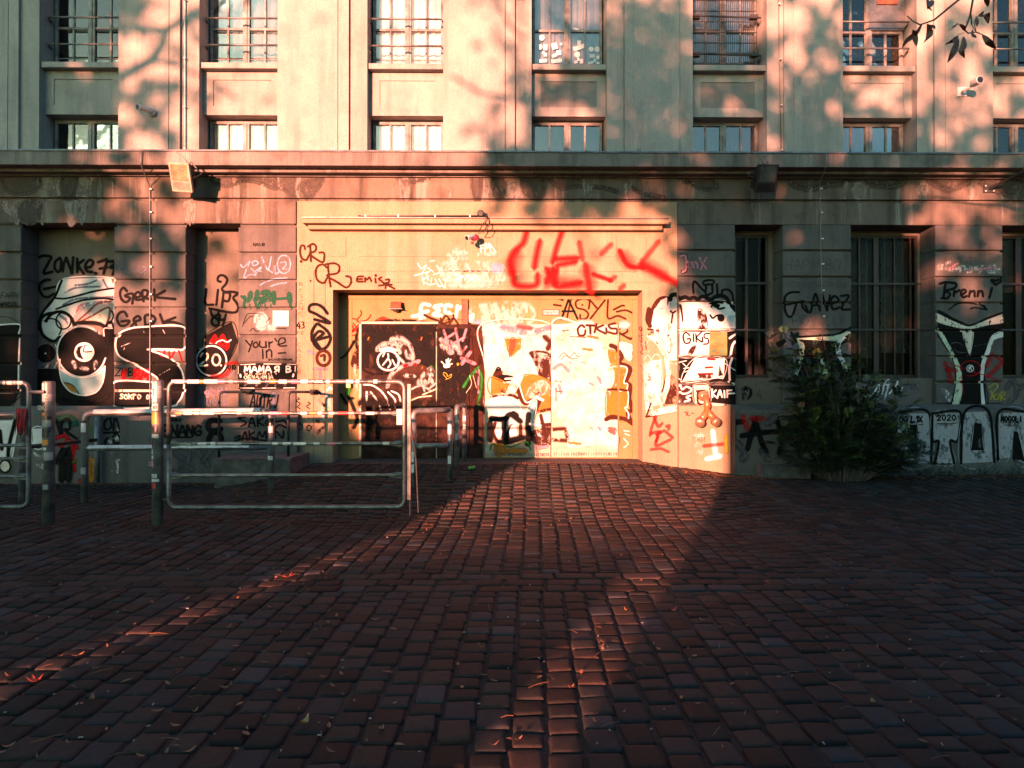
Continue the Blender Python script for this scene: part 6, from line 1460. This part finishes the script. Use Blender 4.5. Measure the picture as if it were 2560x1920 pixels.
# pale leaves
def D_(s): return [o for o in bld.children if o.name.startswith('door') and o.get('label', '').startswith(s)][0]
dm, dr = D_('pale leaf with'), D_('pale leaf over')
g = G_('I', YDr)
g.Fl('V', '20,120 700,125 700,620 640,700 420,620 380,800 240,820 100,800 45,500', 10, .7); g.Fl('T', '50,150 200,130 460,160 690,180 690,220 400,240 250,180 50,190', 16, 1)
g.S('T', 50, '200,140 420,190 680,190', soft=1); g.S('N', 36, '220,150 440,200', '560,190 690,150', soft=1); g.S('r', 40, '380,140 500,160', soft=.8)
g.Fl('O', '240,262 410,262 400,360 310,440 270,380', 4); g.Fl('M', '300,270 350,270 340,360 290,440', 6)
g.Fl('b', '500,400 690,430 695,720 600,640 540,480', 20, .8); g.Fl('K', '165,560 200,560 215,620 330,650 290,780 200,780 130,700', 14, .5); g.S('B', 40, '150,620 200,600', '640,250 690,300 670,360', soft=.8)
g.S('W', 16, '195,710 290,790', '230,700 330,690', '250,660 340,655', soft=.3); g.Fl('O', '110,640 360,760 380,800 105,810', 10)
g.Fl('O', '390,640 520,620 640,660 700,720 700,940 570,980 460,890 400,760', 12); g.S('B', 40, '365,690 400,840 460,900 600,800', '520,1040 590,870', soft=.2); g.S('W', 12, '380,640 400,760 455,890 550,850', '520,830 610,860')
g.Fl('V', '370,580 420,640 290,870 240,860', 12, .6); g.S('b', 26, '110,840 300,820 370,850', '550,990 690,960'); g.Fl('w', '480,760 620,680 690,760 640,800 500,840', 20, .8); g.S('W', 26, '560,840 620,870', soft=.4)
g.Fl('T', '60,900 130,850 260,840 370,880 440,990 520,900 560,880 520,1060 330,1120 120,1080 90,960', 8); g.S('W', 12, '60,900 130,855 260,840 370,880 430,985 500,900 550,850')
g.Fl('T', '530,1080 620,1010 700,1000 700,1110 560,1130', 6)
g.S('K', 46, '110,1050 240,1060 300,1010 400,1080', '240,1060 240,1250 320,1130', '480,1010 470,1140 500,1240', '330,1000 360,1020', soft=.4); g.D('W', 180, 1180, 34, 80); g.D('W', 330, 1190, 36, 78); g.S('B', 30, '150,1100 130,1190 200,1290 380,1250 400,1120', '600,1020 640,1200', '560,1120 700,1110', soft=.4); g.S('K', 50, '100,1100 100,1260', '200,1290 420,1240', '480,1150 470,1300', soft=.6)
g.S('W', 26, '500,1105 590,1120', '580,1200 660,1330', soft=.6); g.Fl('b', '500,1200 690,1150 695,1290 560,1300', 20, .9); g.S('g', 12, '100,1360 130,1300 300,1330 450,1280 500,1360', '580,1350 640,1340', soft=.8); g.Fl('O', '150,1320 240,1320 250,1400 170,1410', 20, .9); g.S('O', 46, '300,1370 440,1370', soft=1); g.S('P', 26, '560,1340 660,1330', soft=.8)
for i, c in enumerate('IIIITSTIMETODANCEIIIITSTIMETO'): g.T('D', 4, c, 120 + i * 19.5, 1395, 11, 26, jit=.05)
g.done('orange and pale blue letters under white paint, small line of print at the foot', parent=dm, xlim=(None, P(1376.5, 900, YDr).x))
g = G_('I', YDr)
g.Fl('V', '705,125 960,110 1100,200 1200,320 1260,400 1270,700 1250,760 1240,1060 1360,1080 1350,1340 1200,1300 900,1330 870,1250 850,1120 760,1010 705,900', 18, .7)
g.Fl('V', '1250,1070 1365,1070 1365,1300 1230,1330', 10, .5); g.S('P', 22, '725,560 800,520 880,590', '780,720 800,800', soft=.9); g.S('M', 7, '780,450 830,400 880,450 930,400 960,440 1000,430', '800,470 850,430 900,460 970,460', '880,490 900,510', '1000,500 1050,490 1030,520', soft=.4)
g.Fl('O', '1270,380 1350,400 1400,470 1360,520 1290,500', 10); g.Fl('O', '1270,550 1365,545 1365,760 1260,765', 8, .6); g.Fl('O', '1255,780 1365,780 1365,1030 1245,1030', 8, .6); g.S('B', 22, '1250,765 1365,765'); g.S('B', 40, '1245,1060 1300,1035 1365,1045', soft=.3)
g.Fl('V', '1180,580 1300,560 1310,700 1250,760 1180,760', 20, .8)
g.S('B', 40, '1290,330 1340,350 1365,385', soft=.2); g.Fl('r', '1270,1140 1340,1150 1330,1210 1270,1180', 8, .5); g.S('C', 18, '930,1310 1190,1310'); g.S('b', 30, '850,1180 870,1270', '720,1160 840,1150', '700,1260 860,1270', soft=.8)
g.S('T', 40, '940,150 1000,110 1100,110', '1180,180 1300,150 1350,200', soft=1)
g.S('B', 20, '1030,150 1000,130 965,170 980,230 1030,225 1040,180', '1050,130 1130,135', '1085,135 1090,215', '1130,200 1150,120', '1215,130 1155,165 1240,215', '1245,160 1250,200', '1330,110 1270,130 1290,160 1350,170 1340,215 1270,200', soft=.25)
g.S('M', 10, '810,185 870,180', '880,240 960,245 1040,250', '1080,235 1150,250', '1010,365 1110,375', '800,690 740,680', soft=.8)
for i, c in enumerate('IIITSHLIKEDANCEIIITSTIMETO'): g.T('D', 4, c, 725 + i * 24.5, 1388, 13, 26, jit=.05)
g.S('w', 60, '760,300 900,280 1000,330', '820,620 1000,600 1150,640', '780,900 950,880 1100,920', '900,1150 1150,1130', soft=1)
g.S('C', 30, '740,250 840,260', '1000,420 1150,400', '860,780 960,800 1100,760', '1050,980 1200,960', '820,1050 900,1080', soft=1)
g.S('O', 14, '1020,365 1100,375', '1060,240 1160,260', '880,1290 990,1300', soft=1)
g.S('P', 16, '1160,640 1190,700', '1080,700 1110,720', '1170,1140 1190,1160', soft=.8)
g.S('N', 7, '1090,1140 1110,1160 1130,1150', '1160,1130 1180,1170', '1180,650 1190,690', '1210,470 1215,475', soft=.6)
g.done('brown tag GIKS on thick white paint with orange letter edge', parent=dr, xlim=(P(1378.5, 900, YDr).x, P(1543.5, 900, YDr).x))
g = G_('I', YDw)
g.S('B', 20, '1375,170 1430,150 1455,190 1400,220 1370,200', '1390,215 1450,250 1490,268 1490,258', soft=.25)
g.Fl('T', '1375,300 1500,330 1510,400 1470,480 1380,360', 12, .6); g.S('T', 60, '1400,130 1440,130', '1510,580 1550,560', soft=.9); g.Fl('O', '1375,550 1455,570 1420,700 1455,760 1450,1000 1465,1060 1375,1050', 6)
g.S('B', 42, '1370,390 1400,450 1340,510', '1370,510 1440,530 1485,570 1440,690 1480,720 1475,860 1500,960 1460,1000 1500,1100', '1370,1045 1440,1060 1520,1110', soft=.15); g.S('B', 56, '1530,400 1540,500', soft=.2); g.S('W', 11, '1385,530 1452,560 1420,695 1455,710 1450,770', '1380,780 1458,785 1455,930 1430,945 1465,1000 1465,1050', soft=.3); g.S('B', 20, '1370,765 1450,775')
g.S('W', 9, '1420,1170 1470,1180', '1430,1200 1475,1220', '1420,1250 1460,1300 1420,1340', soft=.5)
g.done('jagged brown outline of the orange letter at the right of the doors', xlim=(P(1547.5, 900, YDw).x, X0(1604)))
# ---- portal right side, with vertical tag and big letter
g = G_('J', .050)
for i, c in enumerate('GIKS'): g.T('b', 9, c, 355, 540 + i * 46, 46, 38)
g.S('r', 14, '380,740 400,800 370,830 400,850', '430,720 440,800', soft=.6); 
for i in range(9): g.S('M', 6, [(370 + rg.uniform(0, 30), 900 + i * 36), (390 + rg.uniform(-20, 20), 915 + i * 36), (375 + rg.uniform(0, 30), 930 + i * 36)], soft=.5)
g.done('small upright tag GIKS on the right door frame')
g = G_('D', .040)
g.Fl('V', '1535,1540 1560,1400 1620,1310 1680,1280 1720,1300 1790,1290 1800,1560 1800,1900 1700,1900 1560,1620', 8, .5); g.S('B', 40, '1520,1560 1540,1420 1600,1310 1660,1285 1720,1300', '1510,1390 1495,1500 1525,1560', soft=.12); g.S('K', 44, '1720,1300 1730,1260 1790,1255 1810,1310', soft=.12); g.S('B', 26, '1700,1300 1665,1400 1660,1470', '1800,1340 1830,1420 1840,1500', soft=.2, taper=.6); g.S('B', 16, '1720,1415 1745,1430 1770,1415', '1745,1430 1730,1530', soft=.4)
g.S('B', 16, '1500,1590 1620,1610 1680,1640'); g.done('left half of the bulging white letter with black crown outline', xlim=(None, X0(1693)))
g = G_('J', 0)
g.Fl('W', '825,250 1450,250 1462,380 1462,575 825,575', 4, .3); g.S('K', 44, '700,200 770,175 830,215', '835,215 880,195 930,215', '945,215 990,200 1030,225', '1035,225 1090,190 1170,225', '1185,225 1260,185 1340,190 1410,270 1465,350', soft=.1)
g.S('K', 40, '1420,300 1465,350', soft=.1); g.S('B', 30, '835,290 850,380 860,470', soft=.15, taper=.5)
g.S('K', 22, '1180,270 1260,250 1330,260', '1190,310 1220,270 1270,330 1340,320', soft=.3); g.D('K', 1250, 292, 38, 30); g.S('K', 22, '1175,405 1205,440 1250,410 1290,405', soft=.2); g.D('K', 1300, 437, 40, 42)
g.Fl('b', '1035,350 1090,355 1135,430 1135,560 1050,575', 10, .4); g.Fl('T', '1390,430 1462,440 1462,570 1400,520', 16, 1)
g.Fl('W', '825,600 1170,600 1165,875 825,875', 4, .4); g.Fl('K', '1370,600 1460,590 1470,880 1370,880', 4, .4); g.S('W', 22, '1400,670 1460,630', '1410,870 1430,760 1460,710', soft=.5); g.Fl('b', '920,850 960,780 1010,760 970,850', 8, .6)
g.S('K', 17, '940,640 900,605 865,640 880,720 930,725 950,680 910,680', '980,620 985,710', '1010,620 1015,715', '1075,600 1020,665 1080,715', '1085,660 1090,710', '1165,615 1110,625 1110,665 1150,680 1150,730 1100,740', soft=.2)
g.Fl('b', '700,900 825,900 830,1170 760,1160 725,1060', 6, .5); g.Fl('K', '825,905 1000,905 860,1165 825,1150', 6, .4); g.Fl('K', '1240,905 1470,905 1475,1190 1300,1160 1180,1180', 6, .4); g.Fl('W', '1000,900 1345,905 1330,1120 1240,1130 850,1175', 6, .4)
g.S('R', 22, '1150,910 1225,915', '1120,1010 1200,1005', '1040,1085 1200,1080', soft=.4); g.Fl('b', '1040,1090 1190,1085 1185,1130 1050,1130', 6, .4); g.Fl('K', '1270,1110 1280,990 1320,1100', 4); g.S('W', 9, '720,1055 800,960 900,930', '725,1060 830,1150', '860,960 900,1000', '870,1020 930,1010', '880,1060 940,1040', '1340,960 1460,1040', '1400,1180 1390,1000 1420,900', soft=.3); g.S('W', 24, '1400,1170 1395,1010 1425,905', '1445,1190 1465,1440', soft=.3)
g.Fl('b', '700,1200 980,1215 970,1400 640,1440', 6, .5); g.Fl('K', '1160,1215 1460,1215 1478,1440 1190,1410', 4, .3); g.Fl('C', '980,1215 1160,1215 1170,1420 1000,1420', 4, .3); g.S('B', 24, '1020,1280 1110,1275', '1030,1280 1030,1400 1060,1440 1000,1470', soft=.2)
g.S('W', 19, '760,1260 800,1230 830,1210 850,1260 900,1230 960,1260 920,1300 860,1310 820,1290 790,1340 780,1390 820,1400', '880,1400 940,1380 900,1350 950,1330', soft=.2)
g.S('W', 17, '1195,1260 1200,1350', '1240,1270 1205,1310 1245,1350', '1255,1360 1285,1270 1310,1350', '1265,1320 1305,1315', '1335,1275 1340,1355', '1370,1270 1370,1350', '1365,1275 1420,1270', '1370,1310 1450,1305', soft=.2)
g.Fl('C', '1190,1420 1478,1450 1478,1455 1190,1450', 8)


o = g.done('bulging white letter with an eye, and the tags GIKS and KAIF on black', GR_, xlim=(X0(1696), X0(1838)))
g = G_('J', .040)
g.Fl('V', '420,940 500,935 520,1480 440,1500', 6, .6); g.Fl('V', '505,925 610,920 615,1440 505,1470', 6, .4); g.Fl('C', '450,640 560,650 640,720 700,900 720,1080 700,1240 640,1440 600,1440 655,1230 665,1050 640,880 560,740', 6)
g.S('K', 14, '490,620 470,640 560,720 620,820 655,930 665,1080 640,1230 620,1290', soft=.2); g.Fl('b', '610,640 715,680 720,800 690,830', 8, .5); g.Fl('b', '720,1100 790,1190 790,1420 640,1440 715,1240', 8, .5); g.S('K', 16, '500,600 600,600 700,640', '445,1570 495,1420', soft=.2); g.S('B', 24, '440,1575 630,1540 830,1500', soft=.15)
g.Fl('V', '500,1520 640,1470 830,1440 830,1500 520,1560', 6, .4); g.S('r', 12, '470,1110 490,1130', '460,1150 495,1150', soft=.8); g.S('w', 8, '430,750 480,680', '440,800 480,820', soft=.5)
g.done('cream and white letter strokes down the right side of the portal', xlim=(None, X0(1693)))
g = G_('J', -.05); g.S('R', 8, '880,1525 905,1520 900,1560', '920,1520 915,1560 945,1555', '960,1530 990,1540', soft=.6); g.done('tiny scratched tag beside the hose connection')
g = G_('I', .036); g.S('r', 26, '1740,1030 1700,1130 1680,1220', '1720,1040 1760,1130 1800,1100', '1690,1200 1780,1180 1740,1220 1800,1180', '1740,1280 1760,1220 1740,1320 1880,1260', '1840,1130 1870,1120 1860,1160', '1820,1170 1900,1240', soft=.4); g.S('r', 22, '1690,1360 1780,1350 1860,1380', soft=.8); g.done('orange red zigzag tag low on the right portal', xlim=(None, X0(1693)))
g = G_('D', 0)
g.S('K', 10, '1815,860 1880,862 1885,1010 1835,1040 1830,1010', soft=.2); g.S('P', 17, '1820,870 1872,872 1875,1000 1840,1030', '1895,920 1895,980 1925,975 1930,925', '1950,985 1950,930 1985,945 1990,985', '2010,885 2030,930 2080,1000', '2080,885 2050,935 2020,1005', soft=.2); g.done('pink lettering JUNX with thin dark outline')
g = G_('J', 0); g.S('K', 24, '985,150 980,60 1000,15 1060,80 1110,130', '1150,50 1110,60 1100,20 1160,0 1220,10 1200,50 1150,50', '1130,60 1130,170 1200,150', '1200,60 1205,130', '1255,50 1260,160', '1310,170 1320,120 1380,110 1430,160 1440,240', soft=.25); g.done('black rounded tag above the bulging letter', xlim=(None, X0(1838)))
# ---- right piers
def EL(tile, Y=0): return G_(tile, Y)
g = EL('E'); g.T('D', 4, 'HAPPIBD', 560, 632, 50, 72, .2, .1); g.T('D', 3.5, 'SCONRCEWSCAFENK', 570, 790, 24, 34, .2); g.T('D', 4, 'FRANZI', 605, 1022, 44, 66, .2); g.S('D', 4, '900,1060 930,1025 960,1050 905,1095', soft=.4); g.done('faint pencil lines HAPPI BD and FRANZI', 'R')
g = EL('E'); g.S('K', 15, '655,858 600,860 560,890 565,940 620,935 650,930', '640,935 610,1020 580,1025 560,985 556,950', '660,925 690,920 680,960 720,1000 700,950', '735,1000 770,870 800,985', '745,950 795,945', '815,870 850,985', '850,985 870,880', '885,940 930,915 900,885 875,920 890,975 935,965', '945,885 1000,885 950,970 1010,978', soft=.3); g.done('black hooked tag SAVER', 'R')
g = EL('E')
g.Fl('K', '620,1180 820,1195 1000,1170 990,1200 915,1240 925,1300 960,1370 1000,1440 1000,1640 640,1640 650,1440 668,1300 690,1220', 6); g.Fl('E', '618,1150 640,1175 820,1168 930,1150 1010,1130 960,1190 820,1190 650,1185 690,1220 688,1295 665,1380 640,1440 632,1420 650,1330 660,1240', 4); g.Fl('W', '1010,1135 935,1190 910,1230 920,1290 975,1390 990,1400 965,1320 940,1250 945,1210', 4)
g.S('K', 14, '600,1130 640,1165 820,1158 930,1145 1020,1100', '600,1135 640,1200', soft=.25); g.S('N', 30, '580,1130 570,1180 600,1240', soft=.8); g.Fl('E', '815,1310 850,1410 840,1470 800,1460', 6); g.S('Y', 12, '800,1375 850,1370', '800,1400 850,1400', '800,1480 850,1480'); g.done('black garment like shape with pale green edges behind the bush', 'R', xlim=(X0(1957), X0(2128)))
g = EL('E'); g.S('w', 16, '1700,650 1670,665 1680,700 1730,705', '1740,690 1790,680 1770,715', '1800,680 1810,720 1850,715 1840,680', '1870,690 1930,680 1900,720', '1960,680 2010,675 1960,715 2030,725', '1615,680 1650,670', '1620,695 2040,700', soft=.8); g.S('P', 12, '1690,700 1750,660', '1900,700 2010,690', soft=.8); g.T('D', 4.5, 'MAT', 1655, 620, 60, 90, .3, .1); g.done('soft white tag ROSKA with thin black letters MAT', 'R')
g = EL('E'); g.S('K', 16, '1630,800 1670,790 1740,800 1730,830 1660,850', '1670,790 1655,890', '1660,850 1700,870 1680,900 1640,900', '1725,885 1730,850', '1728,865 1765,845', '1775,880 1810,855 1795,840 1775,860 1790,893 1815,885', '1830,890 1840,850', '1838,862 1865,850 1870,888', '1890,888 1895,850', '1893,862 1920,850 1928,888', '1970,898 1990,830', '2015,808 1985,780 1990,770 2012,780 2045,770 2050,785 2012,808', soft=.25); g.S('K', 9, '1690,980 1740,945 1800,930 1900,940 1955,980', '1955,980 1915,925', '1955,980 1870,965 1840,975', soft=.3); g.done('black word Brenni with heart and arrow', 'R')
g = EL('E')
g.Fl('K', '1615,985 1830,1085 2068,1010 2068,1120 2000,1150 1960,1290 1940,1440 1950,1640 1750,1640 1770,1480 1745,1340 1700,1240 1615,1130', 5); g.Fl('C', '1612,1010 1720,1060 1830,1098 1960,1050 2068,1015 2068,1065 1960,1085 1830,1112 1720,1095 1612,1060', 4); g.Fl('C', '1785,1125 1860,1120 1840,1282 1830,1282', 4); g.S('K', 10, '1612,985 1720,1045 1830,1090 1950,1040 2068,995', soft=.25)
g.Fl('E', '1615,1125 1640,1130 1690,1220 1750,1330 1778,1420 1778,1560 1750,1645 1715,1645 1740,1500 1738,1400 1700,1300', 4); g.Fl('W', '2066,1130 2066,1165 2000,1190 1970,1280 1945,1340 1925,1480 1940,1640 1920,1640 1912,1480 1915,1360 1950,1260 1990,1160', 4); g.S('K', 8, '1612,1150 1700,1290 1735,1400 1735,1500 1710,1630', soft=.2)
g.S('D', 5, '1700,1220 1760,1210 1820,1270 1750,1270 1700,1220', '1870,1230 1960,1215 1990,1240', soft=.4); g.C_('W', 4, 1838, 1386, 24, 24); g.S('W', 6, '1822,1385 1838,1372 1858,1374', '1838,1372 1848,1400', '1828,1400 1838,1380'); g.C_('R', 7, 1840, 1385, 70, 52, 150, 470); g.S('r', 26, '1665,1350 1700,1440 1710,1480', '1680,1390 1740,1400', '1990,1290 1950,1370', '2030,1310 2060,1340 1960,1440', soft=.7); g.S('R', 6, '1700,1350 1800,1390', '1860,1410 1960,1440 2060,1480', '1780,1430 1790,1560', soft=.4)
g.done('black figure with cream collar and a small ringed white emblem', 'R', xlim=(X0(2339), X0(2507)))
g = EL('E'); g.S('Y', 8, '1965,1520 2010,1490 2030,1510 2000,1550 1980,1600', '1980,1540 2010,1600', '2020,1560 2000,1590 2030,1600 2040,1560', '2050,1610 2055,1550 2080,1560 2055,1585 2080,1600', soft=.3); g.Fl('w', '1650,1530 1700,1560 1720,1610 1680,1600', 8, .9); g.done('small yellow tag low on the last pier', 'R')
g = EL('E', .10); g.S('W', 11, '1040,1470 1080,1570', '1130,1590 1170,1560 1210,1500 1200,1600', '1060,1540 1120,1580', '1230,1560 1250,1490 1280,1470 1250,1590', '1260,1500 1330,1470 1330,1500 1280,1560', '1330,1590 1370,1520', soft=.4); g.T('D', 6, 'UNK', 1355, 1475, 40, 60, .15, .1); g.C_('N', 8, 1410, 1560, 60, 25); g.done('white scribble under the barred window behind the bush')
g = EL('E', .10); g.Fl('k', '262,1530 290,1510 325,1530 328,1570 300,1600 270,1600', 6, .4); g.S('S', 5, '285,1540 300,1560 290,1580', '305,1535 310,1560', soft=.5); g.S('D', 5, '350,1500 400,1480 440,1500 460,1480', '370,1560 400,1600', '380,1520 390,1580', soft=.5); g.done('small black stencil under the narrow window')
g = EL('E', .10); g.S('D', 30, '2090,1520 2140,1470 2160,1560 2110,1620', '2180,1520 2230,1500', soft=.8); g.done('faded grey letter under the last window')
# plinth right
YQ = -.26
g = G_('K', YQ)
def ltr(x, w0, w1, top, bot, hole=None, foot=None): 
    g.Fl('S', f'{x},{top} {x + w0},{top} {x + w1},{bot} {x - (w1 - w0) if 0 else x},{bot}', 4); g.S('K', 16, f'{x},{top} {x + w0},{top - 3} {x + w1},{bot}', f'{x},{top} {x - 3},{bot}', soft=.3)
ltr(1330, 222, 240, 535, 880); g.Fl('K', '1425,615 1470,612 1478,810 1415,810', 4); g.S('K', 13, '1555,880 1700,880')
g.Fl('S', '1580,535 1765,530 1750,720 1700,725 1735,880 1600,880 1620,730 1580,700', 4); g.S('K', 16, '1578,535 1768,527 1752,722 1700,726 1728,880', '1578,535 1580,722 1622,728 1595,880', soft=.3)
g.Fl('S', '1800,525 1965,525 2005,870 1770,880', 4); g.S('K', 17, '1775,880 1800,530 1965,522 2005,870', soft=.3); g.Fl('K', '1870,600 1915,605 1930,790 1845,790', 4); g.D('D', 1905, 740, 10, 30)
g.Fl('S', '2035,535 2215,525 2215,880 2160,860 2140,660 2110,840 2035,850', 4); g.S('K', 17, '2215,522 2035,530 2030,855', '2150,665 2140,850', '2160,670 2205,860', soft=.3); g.Fl('K', '2140,665 2165,670 2195,860 2140,850', 3)
g.T('K', 10, 'OG.L1X', 1348, 555, 26, 40, .2, jit=.03); g.T('K', 9, '2020', 1608, 545, 26, 38, .32, jit=.02); g.T('K', 10, 'MOGOLI', 2050, 555, 20, 36, .25, jit=.03)
g.S('K', 5, '1365,605 1400,605', '1480,612 1510,612', '1610,605 1735,603', '1625,615 1715,614', '2055,600 2180,600', '2070,615 2150,615')
g.done('silver block letters with 2020 on the right plinth')
g = G_('K', YQ); g.S('K', 34, '115,600 265,592', '205,600 200,800', '350,590 300,780', '350,570 400,740 430,800', '260,690 380,670 500,660', '500,570 540,700 520,810', '640,640 660,800', soft=.4); g.S('r', 34, '270,560 300,640', '330,570 400,570', soft=.7); g.S('D', 40, '230,740 290,820 260,850', '440,600 490,560', '400,800 440,850', soft=.9); g.S('Y', 18, '150,700 165,760', '195,830 200,860', soft=.9); g.done('black dripping letters TAC on the plinth left of the bush', xlim=(P(1838, 1050, -.26).x, None))
g = G_('K', -.05); g.S('W', 30, '60,660 80,820', '20,850 110,830', soft=.6); g.S('r', 22, '0,760 150,745', soft=.6); g.S('w', 34, '-80,700 -20,690', '-60,740 -20,800', soft=.8); g.T('M', 5, 'TIGL', -90, 700, 26, 30, .3); g.S('Y', 20, '150,690 155,800', soft=.9); g.done('white and red strokes on the sunlit plinth')

# ---- lime runs and soot under the cornice (old stains on the render)
def stain(tile, items, lab):
    g = G_(tile, 0)
    for it in items:
        if it[0] == 'S': g.S(it[1], it[2], it[3], soft=.9)
        else: g.Fl(it[1], it[2], 26, 1.1, True)
    g.done(lab, [(TOPZ[1][1] - .002, TOPZ[0][0] + .002)], name='stain')
stain('A', [('F', 'F', '450,100 580,100 570,230 565,350 455,350 465,220'), ('S', 'F', 34, '615,100 600,180 620,230'), ('S', 'F', 40, '690,100 665,220 680,300'), ('F', 'F', '900,95 1045,95 1035,230 1030,350 890,350 900,220'),
            ('F', 'F', '40,395 240,395 200,640 150,560 60,480'), ('S', 'F', 26, '495,400 485,520 492,640'), ('F', 'F', '740,390 900,400 850,640 800,640 780,500'), ('F', 'F', '920,420 985,400 970,600 930,620'), ('S', 'F', 12, '1298,90 1305,350'), ('F', 'H', '50,100 440,110 420,260 200,300 60,240'), ('F', 'H', '720,110 880,110 850,330 740,340'), ('F', 'H', '250,400 470,400 420,620 260,620')], 'pale lime runs and dark soot at the left end of the frieze')
stain('B', [('F', 'H', '420,100 700,100 900,100 1100,140 1150,240 1000,190 820,150 600,210 460,180'), ('F', 'H', '1150,100 1380,100 1360,330 1260,260 1180,220'), ('S', 'F', 40, '1420,110 1400,220 1425,350'), ('S', 'F', 20, '1180,110 1185,210'), ('F', 'F', '100,400 210,400 200,620 120,620'), ('F', 'H', '1460,180 1700,110 1560,330 1480,330')], 'sooty swag under the cornice above the third pier')
stain('C', [('F', 'H', '520,100 880,100 820,150 640,160'), ('F', 'F', '560,120 640,130 640,350 570,350'), ('S', 'F', 34, '1130,110 1135,330'), ('F', 'F', '1490,120 1600,130 1590,350 1500,350'), ('F', 'F', '1760,200 1940,160 1950,350 1780,350'), ('F', 'H', '1380,110 1480,110 1470,350 1400,330'), ('F', 'H', '1620,110 1760,120 1740,340 1640,300'), ('F', 'H', '1960,100 2200,110 2190,330 2000,300')], 'dark and pale streaks above the portal ledge')
stain('D', [('F', 'H', '520,80 860,80 820,170 1100,200 1200,240 980,180 760,190 640,200'), ('S', 'F', 30, '1295,70 1280,180 1295,300'), ('S', 'F', 18, '1330,90 1330,200'), ('F', 'F', '870,110 940,110 930,300 890,300'), ('F', 'H', '1340,200 1500,260 1700,300 1420,240'), ('F', 'H', '1800,80 2100,90 2180,200 2040,210 1900,150')], 'chalky white run at the crack above the right end of the ledge')
stain('E', [('F', 'H', '540,60 860,60 1100,70 1380,80 1300,130 1050,110 860,120 720,150 600,110'), ('S', 'F', 34, '985,110 980,200'), ('F', 'F', '1040,120 1110,120 1105,205 1050,205'), ('F', 'F', '1480,120 1540,120 1530,210 1490,210'), ('S', 'F', 34, '1860,70 1850,210'), ('F', 'H', '1560,70 1840,80 1700,150 1600,120'), ('F', 'H', '1900,70 2200,80 2180,200 2000,150')], 'wavy soot line along the right half of the frieze')
